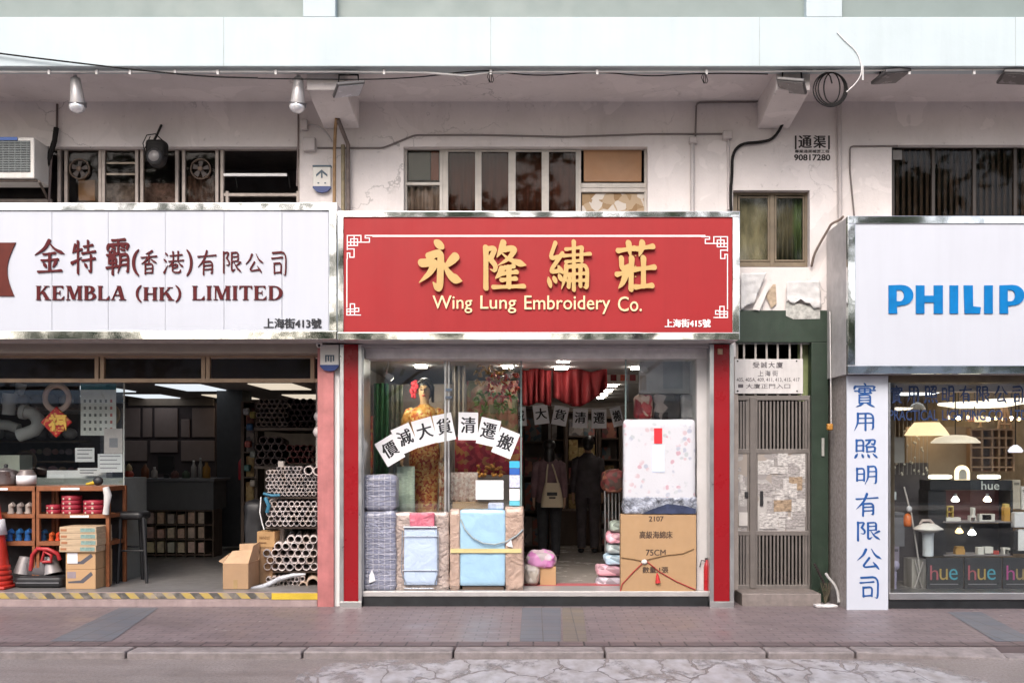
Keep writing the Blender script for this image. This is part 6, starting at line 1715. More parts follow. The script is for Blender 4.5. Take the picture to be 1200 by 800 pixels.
# dark counter with pigeonholes
YCN = 3.6
ct = thing("sales_counter", "long dark grey counter with pigeonholes of stock below it", "counter", P(200, 652, YCN))
MB().pbox(60, 251, 560.5, 563.5, YCN - .06, YCN + .7).build("counter_top", mat("counter_top", (.16, .16, .17), .35), ct, bevel=.004)
MB().pbox(60, 250, 563.6, 597, YCN, YCN + .6).build("front_panel", mat("counter_front", (.10, .10, .105), .5, var=.1), ct)
pg = MB()
for x in (60, 157.5, 170, 182, 194, 206, 217, 228, 239, 249): pg.pbox(x, x + 1.2, 597.2, 653, YCN + .01, YCN + .4)
for y in (597.2, 614, 631, 649): pg.pbox(60, 250, y, y + 1.6, YCN + .02, YCN + .4)
pg.build("pigeonhole_frame", M_DARKWOOD, ct)
MB().pbox(60, 250, 597, 653, YCN + .401, YCN + .42).build("back_panel", M_DARK, ct)
rr = random.Random(12)
for i in range(7):
    for j in range(3):
        x = 159.5 + i * 12; y = 600 + j * 17
        MB().pbox(x + .8, x + 8.5, y + rr.uniform(0, 3), y + 13, YCN + .03, YCN + .3).build("stock_carton", mat("stock_tan", (rr.uniform(.5, .68), rr.uniform(.42, .5), rr.uniform(.30, .38)), .8, var=.25, scale=20), ct)
# things on the counter
def ztop(): return PZ(560.5, YCN - .06)
oz = ztop()
def bottle(px, w, h, m, label, cap=None, cat="bottle"):
    b = thing("counter_bottle", label, cat, (PX(px, YCN + .2), YCN + .2, oz), "small things standing on the dark counter")
    r = SC(w / 2, YCN + .2); H = SC(h, YCN + .2)
    MB().lathe((PX(px, YCN + .2), YCN + .2, oz + .001), [(.003, 0), (r, 0), (r, H * .62), (r * .45, H * .8), (r * .4, H * .92), (.003, H * .92)], 14).build("bottle_body", m, b)
    MB().lathe((PX(px, YCN + .2), YCN + .2, oz + H * .92), [(.003, 0), (r * .45, 0), (r * .45, H * .08), (.003, H * .08)], 10).build("cap", cap or M_WHITE, b)
bottle(227, 6, 21, mat("pale_bottle", (.40, .38, .36), .4), "pale bottle left of the amber bottle on the dark counter"); bottle(235, 5, 24, mat("grey_bottle", (.30, .29, .28), .4), "tall grey bottle beside the amber bottle on the dark counter")
bottle(242, 9, 19, mat("amber_bottle", (.34, .17, .03), .4), "amber bottle at the right end of the dark counter", mat("brown_cap", (.2, .1, .03), .5)); bottle(181, 7, 13, mat("white_cup", (.48, .44, .40), .4), "white patterned cup on the dark counter", None, "cup")
bottle(170, 9, 17, mat("brown_jar_b", (.20, .07, .03), .5), "brown jar left of the white cup on the dark counter", M_DARKWOOD, "jar"); bottle(205, 9, 10, mat("dark_red_tin", (.14, .06, .05), .5), "dark red tin in the middle of the dark counter", M_BLACK, "tin"); bottle(218, 9, 10, mat("green_tin", (.08, .11, .07), .5), "dark green tin near the pale bottle on the counter", M_BLACK, "tin")
pc = thing("peach_ornament", "red and cream peach shaped ornament at the left end of the dark counter", "ornament", (PX(151, YCN), YCN, oz))
MB().lathe((PX(151, YCN), YCN, oz + .001), [(.004, 0), (.05, .01), (.07, .05), (.05, .1), (.035, .105)], 16).build("red_base", mat("peach_red", (.45, .07, .04), .4), pc)
MB().lathe((PX(151, YCN), YCN, oz + .1), [(.036, 0), (.05, .03), (.035, .075), (.004, .11)], 16).build("cream_top", mat("peach_cream", (.60, .45, .24), .4), pc)
mon = thing("computer_monitor", "black computer monitor standing on the dark counter", "monitor", (PX(194, YCN + .3), YCN + .3, oz))
MB().pbox(185, 204, 534, 555, YCN + .28, YCN + .31).build("screen", M_BLACK, mon, bevel=.003)
MB().pbox(192, 197, 555.2, 560, YCN + .29, YCN + .33).build("stand", M_BLACK, mon)
# back wall cupboards
cbd = thing("wall_cupboard", "dim brown cupboards across the back wall of the pipe shop", "cupboard", P(195, 545, 6.6))
MB().pbox(60, 253, 472, 572, 6.65, 6.9).build("carcass", mat("cupboard_dark", (.07, .05, .05), .7), cbd)
MB().pbox(150, 250, 466, 475, 6.6, 6.65).build("cornice", mat("cupboard_trim", (.22, .17, .13), .6), cbd)
for a, b, c, d in ((142, 164, 478, 512), (167, 178, 478, 512), (181, 208, 478, 512), (212, 222, 491, 512), (225, 251, 478, 512), (176, 208, 516, 530), (212, 251, 516, 540), (142, 172, 516, 540)):
    MB().pbox(a, b, c, d, 6.61, 6.645).build("door", mat("cupboard_door", (.25, .185, .165), .6, var=.08), cbd, bevel=.006)
tag(MB().pbox(254, 284, 440, 640, 4.6, 5.1).build("dark_post", mat("dark_post_paint", (.035, .035, .037), .6)), "dark square post between the counter and the stacked pipes", "post")
xt = thing("fire_extinguisher", "dim red fire extinguisher hanging beside the dark post in the pipe shop", "fire extinguisher", P(287, 556, 4.4))
MB().lathe(P(287, 562, 4.4), [(.01, 0), (.09, 0), (.095, .03), (.095, .26), (.05, .33), (.03, .35), (.01, .35)]).build("cylinder", mat("dim_red", (.36, .02, .03), .4), xt)
MB().ell(P(287, 533, 4.4), .04, .04, .04).build("valve", M_BLACK, xt)

# ------------------------------------------------ stacked plastic pipes
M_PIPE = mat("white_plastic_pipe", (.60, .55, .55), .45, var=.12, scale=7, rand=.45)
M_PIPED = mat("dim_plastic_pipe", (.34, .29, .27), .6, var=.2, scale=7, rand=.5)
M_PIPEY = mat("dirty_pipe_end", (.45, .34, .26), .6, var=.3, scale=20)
def bundle(px0, px1, pyt, pyb, dp, Y, label, grp, m, length=2.0, skip=None, wall=.80, rag=0, seed=0):
    """hexagonal heap of loose pipes seen from their ends"""
    D = D0 + Y; d = SC(dp, Y); r = d / 2 - .0006; proto = None; rr = random.Random(seed)
    x0, x1, zb, zt = PX(px0, Y), PX(px1, Y), PZ(pyb, Y), PZ(pyt, Y)
    me = None; k = 0; row = 0; z = zb + d / 2
    while z + d / 2 <= zt + d * .3:
        x = x0 + d / 2 + (d / 2 if row % 2 else 0)
        while x + d / 2 <= x1 + d * .2:
            if not (skip and skip(x, z, (x - x0) / (x1 - x0), (z - zb) / (zt - zb))):
                yy = Y + rr.uniform(-rag, rag)
                if me is None:
                    o = MB().pipe((x, yy, z), (x - length * .2, yy + length, z), r, r * wall, 14).build("plastic_pipe", m, origin=(x, yy, z)); me = o
                    tag(o, label, "pipe", grp)
                else:
                    c = me.copy(); COL.objects.link(c); c.location = (x, yy, z)
                k += 1
            x += d
        z += d * .866; row += 1
    return k
npipe = 0
npipe += bundle(311.5, 373, 546, 581, 4.9, .62, "thin white plastic pipe in the topmost bundle by the pink pillar", "thin white pipes of the top bundle", M_PIPE, skip=lambda x, z, u, t: (u < .2 and t > .85) or (u > .66 and t > .68), rag=.02)
npipe += bundle(311.5, 373, 585, 616.5, 6.6, .62, "white plastic pipe in the second bundle, under the blue strap", "white pipes of the second bundle", M_PIPE, rag=.02, seed=1)
npipe += bundle(308, 373, 626, 668.5, 9.2, .60, "thick white plastic pipe in the sloping third bundle", "thick white pipes of the third bundle", M_PIPE, skip=lambda x, z, u, t: t > .55 + u * .8, rag=.03, seed=2)
npipe += bundle(312, 356, 677, 691, 5.6, .55, "thin white pipe in the low bundle on the floor", "thin white pipes on the floor", M_PIPE, skip=lambda x, z, u, t: False, rag=.03, seed=3)
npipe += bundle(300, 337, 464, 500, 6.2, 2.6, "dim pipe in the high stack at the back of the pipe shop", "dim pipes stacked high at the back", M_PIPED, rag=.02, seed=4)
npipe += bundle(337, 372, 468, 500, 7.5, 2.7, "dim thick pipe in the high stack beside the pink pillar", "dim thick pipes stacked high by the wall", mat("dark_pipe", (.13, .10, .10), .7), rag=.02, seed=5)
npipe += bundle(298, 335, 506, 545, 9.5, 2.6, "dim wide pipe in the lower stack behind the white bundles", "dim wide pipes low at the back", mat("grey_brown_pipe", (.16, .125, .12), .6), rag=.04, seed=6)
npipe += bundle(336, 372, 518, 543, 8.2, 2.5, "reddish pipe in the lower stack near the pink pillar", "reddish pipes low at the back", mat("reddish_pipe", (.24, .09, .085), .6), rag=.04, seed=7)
print("PIPES", npipe)
for px, py, lab in ((361.5, 552.3, "large white pipe end at the right top of the upper bundle"), (372.2, 553, "large white pipe end partly behind the pink pillar")):
    c = P(px, py - 1.2, .56); tag(MB().pipe(c, c + Vector((-.4, 2, 0)), SC(5.4, .56), SC(4.1, .56), 20).build("plastic_pipe", M_PIPE, origin=c), lab, "pipe", "two large white pipe ends")
for i, (px, py, r) in enumerate(((366.5, 684, 7.4), (355, 686, 4.5))):
    c = P(px, py, .5); tag(MB().pipe(c, c + Vector((-.36, 1.8, 0)), SC(r, .5), SC(r * .8, .5), 20).build("plastic_pipe", M_PIPEY, origin=c), ("widest dark pipe end on the floor beside the pink pillar", "brown pipe end left of the widest pipe on the floor")[i], "pipe", "brown pipe ends on the floor")
# rack that carries the bundles
pr_ = thing("pipe_rack", "pale steel rack carrying the bundles of white pipes", "rack", P(340, 690, .75))
for x, y0, y1 in ((329, 540, 692), (371, 440, 692)):
    MB().box(PX(x, .9) - .03, PX(x, .9) + .03, .9 if x == 329 else 1.0, .96 if x == 329 else 1.06, ZL, PZ(y0, .9)).build("upright", mat("pale_post_steel", (.44, .40, .37), .5, .2), pr_)
for y in (582.2, 617.5, 669.5): MB().box(PX(309, .62), PX(372, .62), .70, 2.4, PZ(y + 2.2, .62), PZ(y, .62)).build("arm", mat("dark_arm", (.15, .12, .10), .6), pr_)
for y in (501, 546): MB().box(PX(297, 2.6), PX(372, 2.6), 2.62, 4.4, PZ(y + 3, 2.6), PZ(y, 2.6)).build("arm", bpy.data.materials["dark_arm"], pr_)
q = MB(); q.tube([P(309, 578, .6), P(318, 580.5, .58), P(328, 580, .58)], .016, 7); q.tube([P(311, 583, .6), P(315, 592, .58), P(313, 600, .6)], .022, 7)
tag(q.build("blue_strap", mat("blue_strap", (.03, .16, .26), .5)), "blue plastic strap around the pipe bundles", "strap")
tag(MB().tube([P(306, 582, .58), P(304.5, 600, .58), P(307, 612, .58), P(309.5, 620, .58)], .007, 6).build("twine", M_WHITE), "thin white cord hanging left of the second pipe bundle", "cord")
for px, py in ((373, 506), (374, 488)):
    tag(MB().ell(P(px, py, .5), SC(6, .5), .08, SC(6.5, .5)).build("wrapped_end", M_PIPE), "white wrapped pipe end sticking out %s by the pink pillar" % ("lower" if py > 500 else "higher"), "pipe end", "wrapped pipe ends by the pillar")
q = MB(); q.tube([P(290, 690.5, .3), P(298, 689.5, .32), P(307, 687.5, .38), P(316, 683.5, .42), P(328, 677.5, .5), P(344, 673.5, .52), P(358, 672.5, .54)], [.022, .03, .03, .026, .028, .024, .012], 10)
tag(q.build("plastic_sleeve", mat("clear_sleeve", (.56, .58, .62), .2, var=.35, scale=14, coat=.6, bmp=1, bscale=18)), "crumpled clear plastic sleeve over the lowest pipes on the floor", "plastic sleeve")
# cartons by the pipes
bx = thing("open_carton", "open brown carton with raised flaps on the shop floor beside the pipes", "carton", (PX(282, .25), .25, ZL))
Yb = .2
x0, x1 = PX(261, Yb), PX(291, Yb); z1 = PZ(660, Yb)
MB().box(x0, x1, Yb, Yb + .42, ZL + .002, z1).build("box", M_CARD2, bx, bevel=.004)
fl = MB()
fl.add([(x0, Yb, z1 + .001), (x1, Yb, z1 + .001), (x1 + .02, Yb + .14, z1 + .14), (x0 + .06, Yb + .14, z1 + .12)], [(0, 1, 2, 3), (3, 2, 1, 0)])
fl.add([(x0, Yb, z1 + .002), (x0, Yb + .4, z1 + .002), (x0 - .03, Yb + .36, z1 + .08), (x0 - .06, Yb + .05, z1 + .02)], [(0, 1, 2, 3), (3, 2, 1, 0)])
fl.add([(x1, Yb, z1 + .002), (x1, Yb + .4, z1 + .002), (x1 + .02, Yb + .4, z1 + .2), (x1 + .05, Yb + .02, z1 + .19)], [(0, 1, 2, 3), (3, 2, 1, 0)])
fl.add([(x0 + .05, Yb + .42, z1), (x1, Yb + .42, z1), (x1, Yb + .44, z1 + .18), (x0 + .05, Yb + .44, z1 + .17)], [(0, 1, 2, 3), (3, 2, 1, 0)])
MB().box(x0 + (x1 - x0) * .42, x0 + (x1 - x0) * .58, Yb - .0025, Yb - .001, ZL + .004, ZL + .10).build("tape", mat("brown_tape", (.40, .27, .13), .25), bx)
fl.build("flap", mat("inner_card", (.50, .33, .20), .8), bx)
bx = thing("carton", "upright brown carton with a darker printed top standing between the open carton and the pipes", "carton", (PX(311, .62), .62, ZL))
MB().box(PX(300.5, .68), PX(319, .68), .68, .9, ZL + .002, PZ(641, .68)).build("box", M_CARD2, bx)
MB().box(PX(301.5, .68), PX(322, .68), .67, .9, PZ(640.8, .68), PZ(622.5, .68)).build("upper_box", mat("warm_card", (.42, .25, .11), .7), bx)
q = MB(); text(q, "HANDLE", 304, 316, 628, 631.5, .668, .002); q.pbox(304, 312, 635, 636.5, .666, .668); q.build("printing", mat("card_print", (.16, .08, .03), .8), bx)
tag(MB().soft(PX(288, 1.2), PX(309, 1.2), 1.1, 1.5, ZL + .25, PZ(586, 1.2), .5, .02, 6, 8, 60).build("black_sack", M_BLACK), "black sack standing behind the open carton", "sack")

# crowded shelf of small stock between the dark post and the pipes
r_ = rack(284, 300, 470, 3.2, 6, "tall narrow shelf of small fittings between the dark post and the stacked pipes", 41)
rr = random.Random(17)
for i, (px, py, c) in enumerate(((288, 482, (.55, .58, .60)), (292, 500, (.06, .16, .34)), (296, 486, (.50, .42, .12)), (290, 520, (.40, .10, .08)), (296, 532, (.30, .32, .30)), (289, 548, (.10, .22, .20)), (296, 566, (.46, .40, .34)))):
    q = MB().soft(PX(px - 3.4, 3.1), PX(px + 3.4, 3.1), 3.08, 3.19, PZ(py + 4, 3.1), PZ(py - 4, 3.1), .6, .006, 12, 6, i + 70)
    q.build("small_pack", mat("pack_colour", c, .4, var=.4, scale=25), r_)
# coils of hose and hanging packs on the back wall of the left window
for i, (px, py, m) in enumerate(((30, 540, M_DARKWOOD), (128, 486, mat("amber_coil", (.30, .22, .10), .5)))):
    c = P(px, py, 1.85)
    q = MB()
    for k in range(3): q.rings([[c + Vector((math.cos(2 * math.pi * j / 24) * (.13 - .02 * k + .011 * math.cos(u)), .02 * k + .011 * math.sin(u), math.sin(2 * math.pi * j / 24) * (.13 - .02 * k + .011 * math.cos(u)))) for u in [w * math.pi / 3 for w in range(6)]] for j in range(24)], False, True, True)
    tag(q.build("hose_coil", m), ("dark coil of hose behind the glass below the pale elbows", "amber coil of hose behind the glass edge and the calendar")[i], "hose coil")
# ================================================================== lamp shop (right)
s4 = thing("shopfront", "lamp shop window with silver sill and black plinth beside the tall white sign", "shopfront", (PX(1120, 0), 0, 0))
XA, XB = PX(1041, -.15) + .004, 6.4
YQ = -.15
MB().box(XA, XB, YQ - .02, .2, PZ(702, YQ), PZ(694, YQ)).build("sill", M_STEEL, s4, bevel=.004)
MB().box(XA, XB, YQ, .2, -.02, PZ(702.2, YQ)).build("skirting", bpy.data.materials["black_tiles"], s4)
MB().box(XA, XB, YQ - .01, .1, PZ(448, YQ), PZ(441, YQ) + .05).build("head_rail", M_BROWNFRAME, s4, bevel=.003)
MB().pbox(1041.5, 1340, 448, 694, YQ + .03, YQ + .04).build("glass_pane", glass_mat("lamp_shop_glass", (.92, .94, .93), 1.15), s4)
fr = MB(); fr.pbox(1041.5, 1043.5, 448, 694, YQ, YQ + .05); fr.build("glass_frame", M_STEEL, s4)
M_IN4 = mat("lamp_shop_wall", (.48, .38, .29), .8, var=.2)
ZQ = PZ(694, YQ) - .02; X0 = PX(1041, .3) - .02; Y4 = 8.2; Z4 = 2.62
mb = MB()
mb.quad((X0, .06, ZQ), (X0, Y4, ZQ), (X0, Y4, Z4), (X0, .06, Z4)); mb.quad((X0, Y4, ZQ), (XB, Y4, ZQ), (XB, Y4, Z4), (X0, Y4, Z4)); mb.quad((XB, Y4, ZQ), (XB, .06, ZQ), (XB, .06, Z4), (XB, Y4, Z4))
mb.build("shop_wall", M_IN4, s4)
MB().quad((X0, YQ + .05, ZQ), (XB, YQ + .05, ZQ), (XB, Y4, ZQ), (X0, Y4, ZQ)).build("shop_floor", mat("grey_display_floor", (.18, .17, .17), .4), s4)
MB().box(X0, XB, .1, Y4, Z4, Z4 + .05).build("shop_ceiling", mat("lamp_shop_ceiling", (.72, .70, .68), .8), s4)
# lettering on the glass
dec = thing("window_lettering", "dark blue shop name in Chinese and English on the lamp shop glass", "lettering", P(1120, 495, YQ))
Yd = YQ + .0295
for ch, a, b in (('實', 1043, 1058), ('用', 1063.5, 1077), ('照', 1083, 1099), ('明', 1103.5, 1118.5), ('有', 1124, 1139), ('限', 1144, 1160), ('公', 1164.5, 1181), ('司', 1186, 1199)):
    brush(MB(), ch, a, b, 451.5, 472.5, Yd, .002, 5.6).build("letter", M_NAVY, dec)
text(MB(), "PRACTICAL", 1042, 1099, 480, 492.5, Yd, .002, offset=.012).build("lettering", M_NAVY, dec)
text(MB(), "LIGHTING", 1104, 1155, 480, 492.5, Yd, .002, offset=.012).build("lettering", M_NAVY, dec)
text(MB(), "CO., LTD.", 1158.5, 1206, 480, 493.5, Yd, .002, offset=.012).build("lettering", M_NAVY, dec)
# lamps
M_WARM = mat("lit_warm_bulb", (.9, .85, .7), .5, emit=(1, .78, .48), es=30)
M_SHADELIT = mat("warm_lit_shade", (.60, .50, .36), .6, emit=(1, .72, .42), es=.8)
M_GLOBE = mat("pale_shade", (.62, .57, .50), .4, emit=(1, .85, .65), es=.4)
def lathe_thing(name, label, cat, px, py, Y, parts, grp=None, drop=None):
    t = thing(name, label, cat, P(px, py, Y), grp)
    for nm, prof, m in parts:
        MB().lathe(P(px, py, Y), [(SC(r, Y), SC(z, Y)) for r, z in prof], 26).build(nm, m, t)
    if drop: MB().tube([P(px, py - drop, Y), Vector((PX(px, Y), Y, Z4))], .006, 6).build("cord", M_BLACK, t)
    return t
lathe_thing("pendant_lamp", "lit cream pleated pendant shade hanging left in the lamp shop window", "pendant lamp", 1086, 510, .9, (("shade", [(24, 0), (25, .5), (20, 8), (14, 15), (13, 15)], M_SHADELIT), ("rim", [(12, 15.2), (14.5, 15.2), (14, 17), (2, 17.5)], mat("cream_rim", (.62, .50, .30), .5))), "pendant lamps in the lamp shop", 17)
lathe_thing("pendant_lamp", "wide low white pendant shade in front of the tan panel", "pendant lamp", 1119.5, 519, .6, (("shade", [(27, 0), (27.5, 1), (22, 6), (12, 9), (2, 9.6)], M_GLOBE), ("lit_disc", [(.1, .2), (24, .2), (24, .6), (.1, .6)], M_SHADELIT)), "pendant lamps in the lamp shop", 10)
lathe_thing("pendant_lamp", "bluish dome pendant above the cream pleated shade", "pendant lamp", 1075, 480, 1.5, (("shade", [(9, 0), (9, 2), (6.5, 6), (2, 8.5), (.5, 9)], mat("bluish_shade", (.50, .55, .62), .3)),), "pendant lamps in the lamp shop", 9)
lathe_thing("ceiling_lamp", "broad flat round ceiling lamp near the top of the lamp shop window", "ceiling lamp", 1148, 478, 1.6, (("diffuser", [(.5, 0), (30, 1), (46, 4), (46, 6), (1, 6)], mat("lit_flat_lamp", (.8, .75, .68), .5, emit=(1, .86, .70), es=1.0)),), "flat ceiling lamps in the lamp shop", 6)
lathe_thing("ceiling_lamp", "broad flat round ceiling lamp at the top left of the lamp shop window", "ceiling lamp", 1072, 463, 1.9, (("diffuser", [(.5, 0), (22, 1), (32, 4), (32, 6), (1, 6)], mat("lit_cool_lamp", (.8, .8, .82), .5, emit=(.9, .95, 1), es=1.6)),), "flat ceiling lamps in the lamp shop", 6)
lathe_thing("ceiling_lamp", "broad flat ceiling lamp partly cut by the picture edge above the white pendant flower", "ceiling lamp", 1186, 474, 1.4, (("diffuser", [(.5, 0), (20, 1), (32, 4), (32, 6), (1, 6)], bpy.data.materials["lit_flat_lamp"]),), "flat ceiling lamps in the lamp shop", 6)
lathe_thing("ceiling_lamp", "pale ceiling lamp at the left end above the English lettering", "ceiling lamp", 1052, 481, 1.3, (("diffuser", [(.5, 0), (14, 1), (17, 3), (1, 4)], bpy.data.materials["lit_flat_lamp"]),), "flat ceiling lamps in the lamp shop", 4)
for i, (px, w, lab) in enumerate(((1056, 26, "leftmost warm tube on the lamp shop ceiling"), (1130, 34, "warm tube at the middle of the lamp shop ceiling"), (1178, 34, "warm tube toward the right of the lamp shop ceiling"), (1160, 22, "short farther tube on the lamp shop ceiling"))):
    Y = (4.6, 5.4, 5.0, 6.6)[i]
    tag(MB().box(PX(px - w / 2, Y), PX(px + w / 2, Y), Y, Y + .08, Z4 - .06, Z4 - .02).build("tube_lamp", M_WARM), lab, "tube lamp", "tubes on the lamp shop ceiling")
rr = random.Random(77)
# display back panels
bp = thing("display_screen", "tan display panels standing behind the pendant lamps", "display panel", P(1110, 560, 1.05))
MB().pbox(1062, 1138, 500, 640, 1.1, 1.14).build("panel", mat("tan_panel", (.46, .36, .27), .7, var=.1), bp)
MB().pbox(1046, 1060, 512, 542, .8, .83).build("grey_sheet", mat("grey_sheet", (.42, .42, .43), .5), bp)
MB().pbox(1043, 1088, 542, 694, 1.0, 1.04).build("dark_panel", mat("dark_panel", (.09, .08, .095), .5), bp)
sh = thing("open_shelving", "tan wooden shelving with small square openings behind the right lamps", "shelf unit", P(1165, 552, 1.0))
M_TANW = mat("tan_wood", (.42, .27, .17), .6, var=.15)
g_ = MB()
for x in (1137, 1150, 1162, 1170, 1178, 1187): g_.pbox(x, x + 2.2, 502, 552, 1.0, 1.25)
for y in (502, 512, 523, 535, 546): g_.pbox(1137, 1189, y, y + 2, 1.004, 1.24)
g_.build("frame", M_TANW, sh)
MB().pbox(1137, 1189, 502, 552, 1.251, 1.26).build("back_panel", mat("tan_back", (.40, .28, .20), .7, var=.2), sh)
for a, b, c, d in ((1152, 1160, 537, 545), (1172, 1177, 525, 533), (1180, 1186, 537, 545), (1165, 1169, 514, 522), (1152, 1160, 525, 534)):
    MB().pbox(a, b, c, d, 1.05, 1.15).build("stock", mat("dark_stock", (.08, .045, .03), .6), sh)
lathe_thing("flower_lamp", "white petal shaped lamp hanging by the right picture edge", "lamp", 1190, 530, .8, (("shade", [(7, 0), (8.5, 2), (6, 6), (2, 9)], mat("white_lit_shade", (.75, .72, .78), .4, emit=(.9, .88, 1), es=.6)),), None, 9)
al = thing("arch_lamp", "small arched lit lamp between the two glowing bars", "lamp", P(1128.5, 562, .45))
q = [(1120.5, 562), (1136.5, 562)] + [(1128.5 + 8 * math.cos(t), 553.5 - 8.5 * math.sin(t)) for t in [math.pi * k / 10 for k in range(11)]]
MB().prism([(PX(a, .45), PZ(b, .45)) for a, b in q], .45, .5).build("arch", mat("arch_glow", (.8, .7, .5), .5, emit=(1, .78, .45), es=1.2), al)
q = [(1124, 561.5), (1133, 561.5)] + [(1128.5 + 4.5 * math.cos(t), 554.5 - 5 * math.sin(t)) for t in [math.pi * k / 10 for k in range(11)]]
MB().prism([(PX(a, .44), PZ(b, .44)) for a, b in q], .44, .449).build("opening", mat("arch_pane", (.42, .40, .36), .4), al)
for a, b, lab in ((1089, 1116.5, "glowing white bar lamp left of the arched lamp"), (1146.5, 1173.5, "glowing white bar lamp right of the arched lamp")):
    br_ = thing("bar_lamp", lab, "lamp", P((a + b) / 2, 562, .45), "glowing bar lamps on top of the black shelf")
    MB().soft(PX(a, .45), PX(b, .45), .45, .5, PZ(561, .45), PZ(556, .45), .9, 0, 1, 6).build("diffuser", mat("bar_glow", (.9, .88, .8), .5, emit=(1, .88, .66), es=2.2), br_)
    MB().pbox(a + 2, b - 2, 561, 562.4, .46, .5).build("base", M_BLACK, br_)
# black demonstration shelf
M_BK = mat("matt_black_board", (.016, .016, .02), .5)
bs = thing("black_shelf", "black demonstration shelf with two tiers with a short pale word on its header", "shelf unit", P(1135, 652, .4))
Y = .42
MB().pbox(1090, 1186, 562.6, 574, Y, Y + .3).build("header", M_BK, bs)
MB().pbox(1108, 1186, 574.2, 612, Y + .3, Y + .32).build("back_panel", mat("dark_red_back", (.09, .03, .035), .6), bs)
MB().pbox(1108, 1186, 613, 650, Y + .3, Y + .32).build("back_panel", M_BK, bs)
for x0, x1 in ((1088, 1108.5), (1184.5, 1187)): MB().pbox(x0, x1, 574.2, 651, Y + .02, Y + .3).build("side_panel", M_BK, bs)
for y in (610.5, 649.5): MB().pbox(1106, 1186.5, y, y + 1.6, Y, Y + .295).build("shelf", mat("grey_shelf", (.22, .20, .21), .4), bs)
text(MB(), "hue", 1150, 1171, 563.5, 573.5, Y - .001, .002, offset=.002).build("lettering", mat("pale_letters", (.55, .58, .55), .5), bs)
def bulb(px, py, m, label):
    t = thing("bulb", label, "light bulb", P(px, py, Y + .12), "bulbs hanging in the black shelf")
    MB().lathe(P(px, py, Y + .12), [(.002, 0), (SC(4, Y), SC(.8, Y)), (SC(4.6, Y), SC(2.5, Y)), (SC(2.4, Y), SC(6, Y)), (SC(1.6, Y), SC(7, Y))], 14).build("globe", m, t)
    MB().cyl(P(px, py - 7, Y + .12), P(px, py - 10, Y + .12), SC(1.9, Y), 10).build("socket", M_STEEL, t)
M_BULBON = mat("bulb_on", (.9, .85, .75), .5, emit=(1, .83, .6), es=6); M_BULBON2 = mat("bulb_on_white", (.9, .9, .9), .5, emit=(1, .96, .88), es=6); M_BULBON3 = mat("bulb_dim", (.8, .6, .3), .5, emit=(1, .62, .25), es=2)
bulb(1119.5, 588, M_BULBON2, "lit white bulb at the left of the upper tier of the black shelf"); bulb(1157, 588, M_BULBON, "lit warm bulb at the right of the upper tier of the black shelf"); bulb(1139, 627, M_BULBON2, "lit white bulb in the lower tier of the black shelf"); bulb(1124, 625, M_BULBON3, "dim orange bulb left in the lower tier of the black shelf")
def mini(name, label, cat, parts):
    t = thing(name, label, cat, P(parts[0][1], parts[0][4], Y + .05))
    for nm, a, b, c, d, m in parts: MB().pbox(a, b, c, d, Y + .03, Y + .1).build(nm, m, t, bevel=.002)
M_TOYW = mat("toy_white", (.60, .58, .55), .5); M_TOYY = mat("toy_yellow", (.50, .36, .10), .5)
mini("model_bed", "tiny white model bed with a yellow headboard on the upper tier", "model", (("base", 1109, 1126, 606, 610.3, M_TOYW), ("post", 1110, 1111.2, 593, 606, M_TOYY), ("post", 1116.5, 1117.7, 593, 606, M_TOYY), ("rail", 1110, 1117.7, 592.5, 594, M_TOYY), ("rail", 1110, 1117.7, 599, 600, M_TOYY)))
mini("model_chair", "tiny white model chair on the upper tier of the black shelf", "model", (("seat", 1137, 1144, 604, 606, M_TOYW), ("back", 1140, 1143, 594.5, 604, M_TOYW), ("leg", 1137, 1138, 606, 610.3, M_TOYW), ("leg", 1143, 1144, 606, 610.3, M_TOYW)))
mini("model_television", "tiny pale model cabinet with a dark screen on the upper tier", "model", (("cabinet", 1148, 1166, 602, 610.3, M_TOYW), ("screen_frame", 1151, 1162, 602.5, 609, M_BLACK)))
mini("model_wardrobe", "tiny amber model cupboard at the right end of the upper tier", "model", (("body", 1177, 1184, 594, 610.3, mat("toy_amber", (.46, .25, .05), .5)), ("top", 1178, 1183, 590, 594, M_TOYY)))
mini("model_armchair", "tiny ochre model armchair at the left of the lower tier", "model", (("seat", 1120, 1131, 643, 649.3, mat("toy_ochre", (.40, .22, .06), .6)), ("back", 1121, 1130, 640, 643, mat("toy_ochre2", (.34, .19, .05), .6))))
mini("model_dining_set", "tiny white model tables and chairs in the middle of the lower tier", "model", (("table", 1146, 1153, 641, 649.3, M_TOYW), ("table", 1154, 1164, 640.5, 648, M_TOYW), ("cloth", 1164, 1171, 645, 649.3, mat("toy_red", (.35, .05, .04), .6))))
mini("model_table", "tiny white model table at the right of the lower tier", "model", (("top", 1175.5, 1184.5, 641.5, 643.5, M_TOYW), ("leg", 1176, 1178, 643.5, 649.3, M_TOYW), ("leg", 1182, 1184, 643.5, 649.3, M_TOYW)))
